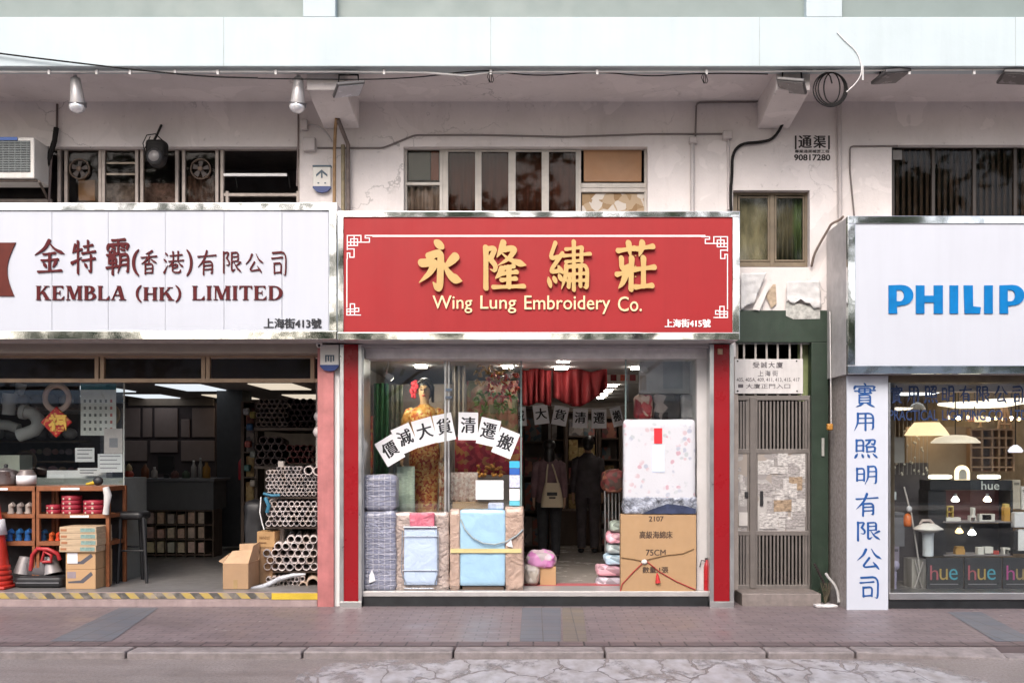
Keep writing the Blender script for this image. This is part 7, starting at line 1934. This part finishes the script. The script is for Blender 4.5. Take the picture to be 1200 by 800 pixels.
# black panels with the coloured word
HC_ = [(.55, .10, .20), (.50, .33, .08), (.10, .42, .55)]
for i, (a, b, lab) in enumerate(((1086, 1129, "black panel with a short coloured word, nearest the white lantern"), (1130.5, 1174, "black panel with a short coloured word, middle of the row of three"), (1175.5, 1218, "black panel with a short coloured word, cut by the picture edge"))):
    t = thing("promo_panel", lab, "panel", P((a + b) / 2, 694, .16), "black promotional panels under the demonstration shelf")
    MB().pbox(a, b, 653, 693, .16, .18).build("board", mat("slate_black", (.028, .030, .036), .45), t, bevel=.002)
    x = a + 4
    for j, (ch, w) in enumerate((("h", 9.5), ("u", 9.5), ("e", 10))):
        c = [(.34, .09, .11), (.38, .27, .08), (.06, .29, .38)][j] if i < 2 else [(.34, .06, .20), (.28, .21, .09), (.07, .28, .35)][j]
        text(MB(), ch, x, x + w, 662 if ch == 'h' else 666, 679, .1595, .002, offset=-.004).build("letter", mat("colour_letter", c, .5), t); x += w + 1.6
    MB().pbox(a + 4, b - 6, 683.5, 684.6, .1575, .1595).build("underline", mat("grey_line", (.2, .2, .22), .5), t)
# lantern, standing lamps and other things at the left of the window
lan = thing("lantern", "white lantern shaped lamp with a carrying handle and pale body in the lamp shop window", "lantern", P(1088, 650, .25))
for nm, prof, m in (("body", [(6, 0), (6.3, 2), (6.3, 22), (7, 27), (1, 27)], mat("lantern_pale", (.60, .64, .70), .35)), ("shade", [(5, 27), (17, 31), (17, 32), (9, 37), (6, 38), (1, 38.5)], mat("lantern_white", (.74, .70, .68), .35))):
    MB().lathe(P(1087.5, 651, .25), [(SC(r, .25), SC(z, .25)) for r, z in prof], 24).build(nm, m, lan)
MB().tube([P(1078, 614, .25), P(1081, 609.5, .25), P(1090, 609.5, .25), P(1094, 614, .25)], .016, 8).build("handle", mat("lantern_handle", (.42, .34, .32), .4), lan)
st_ = thing("tripod_lamp", "orange capped spot lamp on thin crossed tripod legs in the lamp shop window", "lamp", P(1073, 692, .3))
MB().lathe(P(1063.5, 617, .3), [(SC(r, .3), SC(z, .3)) for r, z in ((1, 0), (4, .5), (4.6, 4), (4.4, 12), (2.5, 15), (.5, 16))], 14).build("orange_head", mat("orange_glass", (.60, .14, .03), .3), st_)
q = MB(); q.tube([P(1059.5, 570, .3), P(1064, 588, .3), P(1068, 602, .3), P(1074, 640, .3), P(1078, 668, .3)], .009, 6); q.tube([P(1082, 658, .3), P(1071, 691, .28)], .008, 6); q.tube([P(1072, 655, .32), P(1081, 691, .32)], .008, 6)
q.build("leg_rod", M_CONDUIT, st_)
MB().ell(P(1065.5, 596, .29), .03, .03, .035).build("joint", mat("joint_grey", (.5, .5, .55), .4), st_)
pd = thing("display_plinth", "grey striped plinth below the crossed rods", "plinth", P(1077, 693, .35))
MB().pbox(1068.5, 1086, 655, 693.5, .36, .6).build("body", mat("grey_plinth", (.32, .30, .29), .6, var=.3, scale=8, stretch=(4, 1, .2)), pd)
lathe_thing("mushroom_lamp", "lilac mushroom shaped lamp low at the left of the lamp shop window", "lamp", 1047.5, 690, .3, (("stem", [(3.5, 0), (3, 3), (3.4, 20), (2, 24)], mat("lilac_stem", (.32, .29, .42), .4)), ("cap", [(3, 22), (6.2, 25), (6.4, 30), (4, 33), (.4, 34)], mat("lilac_cap", (.38, .35, .50), .35))))
bx = thing("pale_box_lamp", "small pale box lamp with a grey mark, left in the lamp shop", "lamp", P(1046, 585, .4))
MB().pbox(1043, 1050.5, 576, 585.5, .4, .45).build("box", mat("pale_box_white", (.60, .66, .70), .4), bx, bevel=.004)
MB().pbox(1043.5, 1048, 580, 581, .396, .3995).build("mark", mat("grey_mark", (.3, .35, .4), .5), bx)
wl = thing("white_lamp_head", "white angular lamp with a black base at the right picture edge", "lamp", P(1192, 648, .35))
MB().pbox(1189, 1215, 600, 618, .36, .5).build("shade", mat("white_shade_r", (.62, .62, .66), .4), wl, bevel=.01)
MB().pbox(1188, 1193, 622, 644, .37, .45).build("arm", M_BLACK, wl, bevel=.004)
MB().pbox(1193.2, 1215, 620, 648, .38, .45).build("panel", mat("glossy_white", (.68, .68, .70), .3), wl, bevel=.004)
MB().pbox(1187, 1215, 645, 648.5, .355, .5).build("base", M_BLACK, wl)
# small crystals: hanging strands
cr = thing("crystal_lamp", "dim hanging crystal strands behind the left lamps", "lamp", P(1060, 555, .95))
q = MB(); rr = random.Random(3)
for i in range(26):
    q.ell(P(rr.uniform(1048, 1088), rr.uniform(503, 556), rr.uniform(.86, .96)), .013, .013, .016, 7, 5)
q.build("crystals", mat("crystal_white", (.72, .70, .66), .15), cr)
q = MB()
for i in range(9): q.tube([P(1049 + i * 4.7, 556, .92), Vector((PX(1049 + i * 4.7, .92), .92, Z4))], .0025, 4)
q.build("wire", M_STEEL, cr)

# more lamps filling the window
M_AMBER = mat("amber_lit", (.8, .6, .35), .5, emit=(1, .66, .30), es=2.6)
for i, (px, py, Y_) in enumerate(((1158, 491, 1.8), (1167, 490, 2.0), (1176, 491, 1.8), (1185, 490, 2.1), (1194, 491, 1.9), (1112, 489, 2.2), (1123, 490, 2.3), (1134, 489, 2.2))):
    lathe_thing("small_pendant", "small lit globe pendant, %s of the row of eight behind the English lettering" % ("fourth", "fifth", "sixth", "seventh", "eighth", "first", "second", "third")[i], "pendant lamp", px, py, Y_, (("globe", [(.3, -2.2), (1.8, -1.4), (2.4, 0), (1.8, 1.4), (.5, 2.4)], M_AMBER if i % 3 else M_WARM),), "row of small globe pendants", 4)
fl_ = thing("wooden_lamp_stand", "tall splayed wooden lamp stand seen behind the right end of the lettering", "lamp stand", P(1177, 520, 1.5))
q = MB()
for a, b in ((1175, 1168), (1179, 1187), (1177, 1177)): q.tube([P(a, 478, 1.5), P(b, 512, 1.5)], .018, 6)
q.tube([P(1171, 497, 1.49), P(1184, 497, 1.49)], .012, 6)
q.build("frame", M_TANW, fl_)
lathe_thing("table_lamp", "brown drum shaded table lamp on the tan shelving", "table lamp", 1149, 500, 1.1, (("base", [(4, 0), (1.2, 1), (1, 6), (.4, 6.5)], M_TANW), ("drum_shade", [(6.5, 6), (6.5, 12.5), (6, 12.6), (6, 6.1)], M_SHADELIT)))
lathe_thing("pendant_lamp", "small orange red cap pendant left of the splayed wooden stand", "pendant lamp", 1142, 494, 1.4, (("shade", [(8, 0), (7, 2), (4, 4.5), (1, 5.5)], mat("orange_cap", (.55, .20, .06), .4)),), "pendant lamps in the lamp shop", 8)
for i, (a, b, c, d, col, lab) in enumerate(((1187, 1196, 562, 596, (.45, .40, .34), "tall beige lamp box standing at the right of the black shelf"), (1197, 1212, 570, 597, (.62, .60, .58), "pale lamp box at the right picture edge behind the beige box"), (1046, 1060, 600, 640, (.20, .20, .23), "dark grey lamp box at the lower left of the lamp shop window"), (1044, 1054, 640, 664, (.34, .30, .40), "lilac grey lamp box above the mushroom shaped lamp"))):
    t = thing("lamp_box", lab, "box", P((a + b) / 2, d, .7), "lamp boxes in the lamp shop window")
    MB().pbox(a, b, c, d, .62, .85).build("box", mat("lamp_box_card", col, .6, var=.1), t, bevel=.004)
    q = MB().pbox(a + 1.5, b - 1.5, c + 3, c + 6, .617, .619); q.build("printed_band", mat("box_print", clampc([x * .4 for x in col]), .6), t)
# ================================================================== things fixed to the building
Yw = YW - .012
def arc(pts, n=6):
    """smooth a picture-space cable path"""
    p = [(a, b) for a, b in pts]
    for _ in range(2):
        q = [p[0]]
        for u, v in zip(p[:-1], p[1:]): q += [(u[0] * .75 + v[0] * .25, u[1] * .75 + v[1] * .25), (u[0] * .25 + v[0] * .75, u[1] * .25 + v[1] * .75)]
        p = q + [p[-1]]
    return p
def cable(name, label, cat, pts, Y, r, m, smooth=True, grp=None):
    q = arc(pts) if smooth else pts
    Ys = Y if callable(Y) else (lambda t: Y)
    n = len(q) - 1
    return tag(MB().tube([P(a, b, Ys(i / n)) for i, (a, b) in enumerate(q)], r, 7).build(name, m), label, cat, grp)
def bendpipe(name, label, cat, pts, Y, r, m, grp=None):
    """rigid conduit with small bends"""
    q = [pts[0]]
    for a, b, c in zip(pts[:-2], pts[1:-1], pts[2:]):
        def tw(p0, p1, d):
            l = math.hypot(p1[0] - p0[0], p1[1] - p0[1]); k = min(.45, d / l); return (p0[0] + (p1[0] - p0[0]) * k, p0[1] + (p1[1] - p0[1]) * k)
        u, v = tw(b, a, 4), tw(b, c, 4)
        q += [u, ((u[0] + v[0]) / 4 + b[0] / 2, (u[1] + v[1]) / 4 + b[1] / 2), v]
    q.append(pts[-1])
    return tag(MB().tube([P(a, b, Y) for a, b in q], r, 8).build(name, m), label, cat, grp)
# along the underside of the beam
bm_ = thing("conduit", "white conduit with clips running along the underside of the canopy beam", "conduit", P(600, 84.5, -.56))
MB().tube([P(-100, 84.5, -.62), P(400, 84.3, -.62), P(500, 85.5, -.62), P(545, 89, -.60)], .011, 8).build("pipe", M_WCONDUIT, bm_)
MB().tube([P(545, 89, -.60), P(580, 84.5, -.62), P(900, 84, -.62), P(1300, 80.5, -.64)], .009, 8).build("pipe", M_WCONDUIT, bm_)
q = MB()
for x in (57, 113, 152, 205, 255, 323, 450, 575, 700, 828, 1066, 1142): q.pbox(x - 1.3, x + 1.3, 81.5, 87.2, -.64, -.615)
q.build("clip", M_WCONDUIT, bm_)
cable("cable", "black overhead cable crossing the canopy beam from the upper left to the conduit", "cable", [(-80, 52), (0, 63), (90, 74), (160, 82), (240, 90), (302, 91.5)], -.73, .008, M_RUBBER, True)
cable("cable", "thin dark cable sagging under the soffit behind the floodlights", "cable", [(302, 92), (360, 93), (430, 93.5), (490, 91), (545, 84), (580, 83), (610, 88), (650, 88.5), (700, 84), (760, 90), (800, 87), (850, 86), (900, 87)], -.60, .006, M_RUBBER)
for x, y, lb_ in ((575, 84, "loose dark cable ends tied to the conduit above the middle window"), (826, 85, "loose dark cable ends tied to the conduit left of the right bracket")):
    q = MB()
    for k in range(4): q.tube([P(x - 2 + k, y + 1, -.64), P(x + k * 2.5 - 4, y + 6 + k % 2 * 4, -.62), P(x + k - 1, y + 13, -.60)], .004, 5)
    tag(q.build("cable_tie", M_RUBBER), lb_, "cable tie", "loose cable ends under the canopy")
coil = thing("cable_coil", "black coil of cable hanging from the canopy beside the right floodlight", "cable coil", P(973, 125, -.6))
q = MB(); rr = random.Random(6)
for k in range(4):
    rx, rz = (20 - k * 2.3) * (1 if k < 3 else .72), 20 - k * .7
    q.rings([[P(973 + k * .6 + (rx + .0) * math.cos(t), 105 - k * .6 + rz * math.sin(t), -.62 + k * .015) + Vector((math.cos(u) * .007 * math.cos(t), math.sin(u) * .007, -math.cos(u) * .007 * math.sin(t))) for u in [2 * math.pi * w / 6 for w in range(6)]] for t in [2 * math.pi * j / 40 for j in range(40)]], False, True, True)
q.build("coil", M_RUBBER, coil)
MB().tube([P(945, 83, -.6), P(955, 81, -.6), P(968, 84, -.6), P(973, 90, -.6), P(975, 98, -.6)], .007, 6).build("tie", M_RUBBER, coil)
cable("cable", "thin white wire dropping over the beam to the cable coil", "cable", [(981, 38), (990, 48), (1004, 60), (1009, 74), (1010, 86), (1004, 97), (992, 108)], lambda t: -.70 + .08 * max(0, t - .6), .005, M_WCONDUIT)
tag(MB().tube([P(1011, 77, -.705), P(1011, 94, -.66)], .01, 7).build("wire_sleeve", M_WHITE), "short white sleeve where the wire passes the beam edge", "wire sleeve")
# can spotlights
for px, lab, dx in ((88, "grey can spotlight hanging over the air conditioner end of the white sign", 3), (350, "grey can spotlight hanging nearest the left canopy bracket", -1)):
    t = thing("spotlight", lab, "spotlight", P(px, 86, -.5), "can spotlights under the canopy")
    a, b = P(px, 88, -.52), P(px + dx, 121, -.45)
    MB().tube([a, a + (b - a) * .06, a + (b - a) * .1, b], [.018, .02, .045, .072], 18).build("can", mat("grey_can", (.42, .40, .40), .4, .3, var=.1), t)
    MB().tube([b + (b - a) * -.02, b + (b - a) * .16], [.086, .080], 18).build("collar", mat("dark_collar", (.16, .155, .16), .4, .3), t)
    MB().ell(b + (b - a) * .17 + Vector((0, -.02, 0)), .078, .075, .06, 18, 10).build("bulb", mat("silvered_bulb", (.80, .80, .82), .12, .5), t)
# flat floodlights
def flood(px, py, w, label, ang, tilt=0):
    t = thing("floodlight", label, "floodlight", P(px, py - 12, -.5), "flat floodlights under the canopy")
    Y = -.55
    rot = Matrix.Rotation(R(ang), 3, 'Y') @ Matrix.Rotation(R(-ang * 1.6), 3, 'Z') @ Matrix.Rotation(R(-3), 3, 'X')
    c = P(px, py, Y); s_ = SC(w, Y)
    MB().obox(c, (s_, .27, .035), rot).build("body", mat("flood_grey", (.10, .095, .095), .5, .3, var=.2), t, bevel=.01)
    MB().obox(c + rot @ Vector((0, 0, -.020)), (s_ * .90, .235, .006), rot).build("glass", mat("flood_glass", (.50, .50, .53) if px < 600 else (.20, .185, .18), .25), t)
    q = MB()
    for k in (-.42, .42): q.tube([c + rot @ Vector((s_ * k, 0, .02)), P(px + w * k * .85, py - 8, Y), P(px + w * k * .8, py - 17, Y)], .008, 6)
    q.tube([P(px - w * .36, py - 16.5, Y), P(px + w * .36, py - 16.5, Y)], .008, 6)
    q.build("bracket", M_RUBBER, t)
flood(408.5, 104.5, 33, "flat grey floodlight on the left canopy bracket", -14)
flood(928, 100.5, 32, "flat grey floodlight left of the black cable coil", 14)
flood(1044, 89.5, 34, "flat dark floodlight right of the black cable coil", -9)
flood(1190, 90.5, 34, "flat dark floodlight at the right edge under the canopy", 6)
# wall conduits
G_C = "thin conduits across the upper wall"
bendpipe("conduit", "grey conduit rising from the left bracket and running above the middle window", "conduit", [(372, 173.5), (449, 173.5), (486, 158.5), (560, 158.2), (663, 160.5), (760, 157.2), (848, 157)], Yw, .010, mat("shadow_dark_conduit", (.17, .145, .14), .6, var=.15), G_C)  # conduit colour darkened to carry the shadow line beneath the pipe
bendpipe("conduit", "grey conduit dropping from the right bracket to the junction box over the red sign", "conduit", [(905, 97), (889, 119.5), (816, 120.5), (815, 160)], Yw - .02, .010, bpy.data.materials["shadow_dark_conduit"], G_C)
bendpipe("conduit", "double grey pipe dropping behind the right end of the red sign", "conduit", [(811.5, 168), (811.5, 250)], Yw - .01, .022, M_CONDUIT, G_C)
bendpipe("conduit", "pale conduit dropping from the square junction box beside the thick black cable", "conduit", [(853.5, 162), (853.5, 246)], Yw, .014, mat("pale_conduit", (.50, .455, .45), .6), G_C)
bendpipe("conduit", "thin conduit bending down left of the dark barred window", "conduit", [(1052, 171), (996, 171.5), (996, 200), (1002, 262)], Yw, .009, bpy.data.materials["shadow_dark_conduit"], G_C)
bendpipe("conduit", "long vertical wall pipe above the granite pillar", "conduit", [(983.5, 121), (984.5, 262)], Yw - .02, .024, mat("painted_pipe", (.46, .42, .415), .7, var=.1), G_C)
cable("cable", "thick black cable looping down the wall from the right bracket", "cable", [(935, 111), (922, 136), (908, 163), (890, 167), (869, 168), (858, 180), (858, 205), (856, 225), (857, 250)], lambda t: YW - .03 - max(0, .25 - t) * 1.2, .016, M_RUBBER)
cable("cable", "frayed brown cable from the small window corner to the granite pillar top", "cable", [(951, 312), (954, 298), (962, 283), (971, 268), (974, 262), (984, 258), (988, 254)], lambda t: YW - .03 - .25 * t, .013, mat("brown_cable", (.16, .12, .10), .7))
for px, py, w, h, lab in ((853, 157.5, 11, 9.5, "square pale junction box at the end of the long conduit"), (812.5, 164, 9, 7, "small pale junction box on top of the double pipe"), (356, 145.5, 8, 12, "small upright junction box under the left can spotlight"), (362, 168.5, 14.5, 15.5, "larger square junction box left of the rusty pipe")):
    jb = thing("junction_box", lab, "junction box", P(px, py + h / 2, Yw), "painted junction boxes on the upper wall")
    MB().pbox(px - w / 2, px + w / 2, py - h / 2, py + h / 2, Yw - .05, YW - .001).build("box", mat("painted_box", (.50, .46, .455), .6, var=.08), jb, bevel=.006)
    MB().pbox(px - w / 2 + .8, px + w / 2 - .8, py - h / 2 + .8, py + h / 2 - .8, Yw - .056, Yw - .051).build("lid", mat("painted_lid", (.52, .475, .47), .6, var=.08), jb, bevel=.002)
# pipes behind the gap between the two signs
G_P = "pipes in the gap between the two left signs"
tag(MB().tube([P(394.5, 139, .1), P(393, 150, .2), P(392, 175, .25), P(391.5, 262, .25)], .018, 9).build("drain_pipe", M_RUSTPIPE), "rusty orange brown pipe nearest the small alarm box", "pipe", G_P)
tag(MB().tube([P(396, 140, .1), P(402, 155, .22), P(408, 170, .27), P(408.5, 262, .28)], .022, 9).build("drain_pipe", mat("dark_drain", (.13, .10, .09), .6, var=.4, scale=14)), "dark slanting pipe right of the rusty pipe", "pipe", G_P)
tag(MB().tube([P(402, 170, .29), P(402, 262, .29)], .022, 9).build("drain_pipe", mat("olive_drain", (.22, .18, .11), .6, var=.4, scale=14)), "olive brown upright pipe between the rusty and the dark pipe", "pipe", G_P)
cable("cable", "thin cable arching from the upper junction box to the rusty pipe", "cable", [(360, 146), (372, 147), (382, 154), (389, 166)], Yw - .02, .009, M_CONDUIT)
tag(MB().tube([P(349.5, 122, YW - .01), P(349.5, 165, YW - .01), P(348, 218, YW - .03)], .010, 6).build("stay_pipe", mat("thin_stay", (.20, .16, .15), .6)), "thin dark upright pipe at the right end of the left strip window", "pipe")
# alarm boxes
def alarm(px, py, w, h, label, arrow):
    t = thing("alarm_box", label, "alarm box", P(px, py + h / 2, YW if arrow else 0), "blue and white alarm boxes")
    Y = Yw - .03 if arrow else -.06
    q = [(px - w / 2, py - h / 2), (px + w / 2, py - h / 2), (px + w / 2, py + h * .32), (px + w * .3, py + h * .46), (px, py + h / 2), (px - w * .3, py + h * .46), (px - w / 2, py + h * .32)]
    MB().prism([(PX(a, Y), PZ(b, Y)) for a, b in q], Y, Y + .075).build("case", mat("cream_case", (.66, .64, .60), .4, var=.04), t, bevel=.008)
    q = [(px - w / 2, py + h * .27), (px + w / 2, py + h * .27), (px + w / 2, py + h * .33), (px + w * .3, py + h * .47), (px, py + h * .51), (px - w * .3, py + h * .47), (px - w / 2, py + h * .33)]
    MB().prism([(PX(a, Y), PZ(b, Y)) for a, b in q], Y - .006, Y + .03).build("blue_base", mat("navy_base", (.012, .035, .16), .35), t)
    q = MB()
    if arrow:
        q.pbox(px - w / 2 - .3, px + w / 2 + .3, py - h / 2 - 1, py - h / 2 + 1, Y - .006, Y + .08)
        for sx in (-1, 1):
            q.prism([(PX(a, Y), PZ(b, Y)) for a, b in ((px, py - h * .36), (px + sx * 6.5, py - h * .18), (px + sx * 6.5, py - h * .09), (px, py - h * .27))], Y - .004 - .0004 * sx, Y - .0005)
            q.pbox(px + sx * 4 - 1, px + sx * 4 + 1, py + h * .12, py + h * .17, Y - .004, Y - .0005)
        q.pbox(px - .8, px + .8, py - h * .3, py - h * .05, Y - .006, Y - .0005)
    else:
        for k in range(4): q.pbox(px - 5 + k * 3, px - 3.4 + k * 3, py - 3 + (k % 2) * 1, py + 5 - (k % 2), Y - .004, Y - .0005)
        q.pbox(px - 5, px + 5.5, py - 3.2, py - 1.8, Y - .005, Y - .0005)
    q.build("emblem", mat("slate_emblem", (.06, .10, .14), .5), t)
alarm(377, 210, 21, 31, "cream alarm box with an arrow emblem beside the rusty pipe", True)
alarm(386, 419, 22, 31, "cream alarm box with black characters and blue base above the pink pillar", False)
sc = thing("security_camera", "small white dome camera under the sign above the lower alarm box", "camera", P(374, 408, -.1))
MB().ell(P(374, 402.5, -.1), .035, .04, .045).build("dome", mat("camera_white", (.66, .64, .63), .4), sc)
MB().ell(P(374, 405, -.14), .016, .016, .016, 8, 6).build("lens", M_BLACK, sc)
# air conditioner
ac = thing("air_conditioner", "white box air conditioner with dark grille at the left end of the strip window", "air conditioner", P(10, 210, .0))
Y0 = -.02
MB().box(PX(-70, Y0), PX(40, Y0), Y0, YW - .0, PZ(209, Y0), PZ(161, Y0)).build("case", mat("ac_white", (.60, .58, .55), .4, var=.08, streak=.25), ac, bevel=.012)
MB().pbox(-62, 35, 165, 201.5, Y0 - .006, Y0 - .001).build("grille_back", mat("ac_dark", (.05, .055, .06), .6), ac)
q = MB()
for i in range(13): q.pbox(-62, 35, 166 + i * 2.75, 167.1 + i * 2.75, Y0 - .012, Y0 - .006)
for i in range(14): q.pbox(-60 + i * 7, -59 + i * 7, 165, 201.5, Y0 - .010, Y0 - .007)
q.build("grille", mat("ac_grille", (.13, .15, .15), .5), ac)
MB().pbox(-70, 20, 160.6, 164.4, Y0 - .014, Y0 - .004).build("blue_strip", mat("ac_blue", (.02, .08, .30), .4), ac)
q = MB(); q.box(PX(-70, Y0), PX(41, Y0), Y0 + .03, Y0 + .06, PZ(211.5, Y0), PZ(209.3, Y0)); q.tube([P(46, 213, Y0 + .02), P(56, 233, YW)], .014, 6)
q.build("support", mat("rusty_support", (.08, .06, .05), .8, var=.4, scale=12), ac)
G_V = "stays and pipes beside the air conditioner"
tag(MB().tube([P(67, 122, YW - .02), P(66.5, 160, YW - .03), P(60, 185, YW - .05), P(57, 245, YW - .05)], .012, 7).build("stay_pipe", mat("dark_stay", (.12, .09, .085), .7)), "dark pipe running down the wall beside the air conditioner", "pipe", G_V)
tag(MB().tube([P(66, 150, YW - .05), P(64, 165, YW - .06), P(60, 178, YW - .06), P(54, 195, YW - .06)], .028, 8).build("wrapped_hose", M_RUBBER), "thick wrapped black hose behind the air conditioner", "hose", G_V)
# black round lamp in front of the strip window
bl_ = thing("wall_lamp", "black round wall lamp with looped cable in front of the left strip window", "wall lamp", P(181, 150, YW - .1))
Yb = .12
MB().soft(PX(170, Yb), PX(193, Yb), Yb - .02, Yb + .14, PZ(184, Yb), PZ(163, Yb), .5, .004, 8, 8, 3).build("housing", M_RUBBER, bl_)
MB().lathe(P(180, 182.5, Yb - .04), [(.02, 0), (.075, 0), (.085, .02), (.10, .12), (.02, .13)], 22, Matrix.Rotation(R(-90), 3, 'X')).build("lamp_head", M_BLACK, bl_)
MB().lathe(P(180, 182.5, Yb - .045), [(.002, 0), (.055, 0), (.06, .01), (.002, .012)], 20, Matrix.Rotation(R(-90), 3, 'X')).build("lens", mat("dull_lens", (.16, .15, .15), .35), bl_)
q = MB(); q.tube([P(181, 164, Yb), P(185, 156, .2), P(189, 147, YW)], .013, 7); q.tube([P(170, 180, Yb), P(167.5, 168, Yb - .02), P(172, 158.5, Yb - .02), P(182, 157, Yb - .02), P(192, 166, Yb - .02), P(196, 170, .2)], .006, 6)
q.tube([P(172, 190, Yb), P(169, 176, Yb - .03), P(176, 160, Yb)], .005, 6)
q.build("bracket", M_RUBBER, bl_)
# cable on the entrance jamb with its orange end
cable("cable", "thin white cable down the green jamb ending in an orange plug", "cable", [(972.5, 365), (973, 400), (973.5, 440), (974, 497)], .14, .006, M_WCONDUIT, False)
tag(MB().soft(PX(969, .1), PX(976, .1), .08, .13, PZ(504, .1), PZ(496, .1), .6, 0, 1, 5).build("orange_plug", mat("orange_plug", (.42, .19, .03), .5)), "small orange plug hanging on the green jamb", "plug")
tag(MB().pbox(963, 966, 513, 534, YW - .05, YW - .037).build("latch_plate", mat("pale_latch", (.45, .45, .42), .4, .3)), "pale narrow latch plate on the green jamb", "latch plate")
tag(MB().soft(PX(841, -.06), PX(847, -.06), -.075, -.06, PZ(415.5, -.06), PZ(408.5, -.06), .8, .004).build("column_spotlight", mat("tarnished_gold", (.45, .30, .20), .4, .4)), "small tarnished knob at the top of the right red column", "knob")
# weed and loose pipe at the foot of the green jamb
wd = thing("weed", "small weed growing by the foot of the green jamb beside a loose grey hose", "plant", (PX(968, .05), .05, 0))
q = MB(); rr = random.Random(14)
for i in range(34):
    a = rr.uniform(0, 6.28); r_ = rr.uniform(.01, .10); b = Vector((PX(966, .08) + math.cos(a) * r_, .05 + math.sin(a) * r_ * .6, rr.uniform(.02, .24)))
    d = Vector((math.cos(a), -.4, rr.uniform(-.3, .7))).normalized() * rr.uniform(.025, .055); s_ = d.cross(Vector((0, 0, 1))).normalized() * .011
    q.add([b, b + d * .5 + s_, b + d, b + d * .5 - s_], [(0, 1, 2, 3), (3, 2, 1, 0)])
q.build("leaves", mat("weed_leaf", (.08, .12, .05), .6, var=.5, scale=20), wd)
q = MB()
for i in range(6): q.tube([Vector((PX(966, .08), .05, .0)), Vector((PX(964 + i, .08), .05 - i * .008, .13)), Vector((PX(960 + i * 2.4, .08), .03, .24))], .004, 5)
q.build("stem", mat("weed_stem", (.10, .08, .05), .8), wd)
cable("hose", "loose pale grey hose bent over at the foot of the green jamb", "hose", [(968, 672), (972, 678), (978, 684), (982, 694), (983, 706)], lambda t: .12 - .1 * t, .016, mat("grey_hose", (.42, .41, .40), .5))
q = MB(); rr = random.Random(2)
for i in range(11): q.tube([P(954 + i * 1.3, 660 + i * 2.6, .2 - .008 * i), P(956 + i * 1.3, 662.5 + i * 2.6, .2 - .008 * i)], .014, 6)
tag(q.build("chain", mat("dark_chain", (.05, .04, .04), .5, .5)), "dark chain hanging by the gate foot", "chain")
tag(MB().soft(PX(954, -.05), PX(980, -.05), -.12, .0, .004, .03, .9, .008, 18, 8).build("plastic_scrap", M_WCONDUIT), "flattened pale plastic scrap on the pavement by the tall white sign", "plastic scrap")
# scraps of litter and chewing-gum spots on the pavement
q = MB(); rr = random.Random(31)
for i in range(90):
    x, y = rr.uniform(-4.6, 4.8), rr.uniform(-2.15, -.2); a = rr.uniform(0, 3.14); s_ = rr.uniform(.006, .022); l = rr.uniform(.6, 1.6)
    u = Vector((math.cos(a), math.sin(a), 0)); v = Vector((-u.y, u.x, 0)); c = Vector((x, y, .0095))
    q.add([c + u * s_ * l, c + v * s_ * .7, c - u * s_ * l + v * s_ * .2, c - v * s_ * .6], [(0, 1, 2, 3)])
tag(q.build("litter", mat("pale_scraps", (.36, .33, .31), .8, var=.6, scale=3)), None, None, None, 'stuff')
# ================================================================== across the street (seen in the glass and steel)
ob = thing("opposite_building", "cream shop building across the street, seen only in the reflections", "building", (0, -22, 0))
mb = MB().box(-40, 40, -26, -22, 0, 5.0); mb.build("wall", mat("opposite_render", (.75, .73, .70), .8, var=.1), ob)
mb = MB()
for i in range(16): mb.box(-38 + i * 4.8, -34 + i * 4.8, -22, -21.95, .1, 3.0)
mb.build("shop_opening", mat("opposite_shop", (.12, .10, .09), .5), ob)
MB().box(-40, 40, -21.999, -20.6, 3.3, 3.6).build("canopy", M_WHITE, ob)
rr = random.Random(21)
M_LEAF = mat("street_leaf", (.12, .17, .075), .6, var=.4, scale=1.5); M_BARK = mat("street_bark", (.12, .09, .07), .9, var=.3, scale=10)
def leaf_tree(x, y, h, label, seed):
    t = thing("street_tree", label, "tree", (x, y, 0), "street trees across the road")
    r = random.Random(seed)
    tk = MB().tube([(x, y, 0), (x + .1, y, h * .25), (x - .05, y + .1, h * .5), (x + .1, y, h * .85)], [.20, .17, .12, .04], 9)
    for k in range(9):
        a = k * .9; z = h * (.34 + .06 * k)
        tk.tube([(x, y, z), (x + math.cos(a) * 1.0, y + math.sin(a) * 1.0, z + .8), (x + math.cos(a) * 2.2, y + math.sin(a) * 2.2, z + 1.3)], [.07, .045, .015], 6)
    tk.build("trunk", M_BARK, t)
    q = MB(); cl = [(r.gauss(0, 1.5), r.gauss(0, 1.3), h * r.uniform(.42, 1.0)) for _ in range(34)]
    for i in range(1900):
        c = r.choice(cl); p = Vector((x + c[0] + r.gauss(0, .4), y + c[1] + r.gauss(0, .4), c[2] + r.gauss(0, .33)))
        u = Vector((r.gauss(0, 1), r.gauss(0, 1), r.gauss(0, 1))).normalized(); v = u.orthogonal().normalized(); s_ = r.uniform(.13, .24)
        q.add([p - u * s_, p + v * s_ * .5, p + u * s_, p - v * s_ * .5], [(0, 1, 2, 3)])
    q.build("crown", M_LEAF, t)
for x, y, h, s_, lb_ in ((-10, -14.5, 9.5, 1, "leafy street tree across the road at the left end of the row"), (-4, -14.8, 8.6, 2, "shorter leafy street tree across the road, second from the left"), (2.5, -14.6, 10, 3, "tallest leafy street tree across the road"), (7.5, -14.9, 9, 5, "leafy street tree across the road, second from the right"), (12.5, -14.4, 9.4, 4, "leafy street tree across the road at the right end of the row")):
    leaf_tree(x, y, h, lb_, s_)
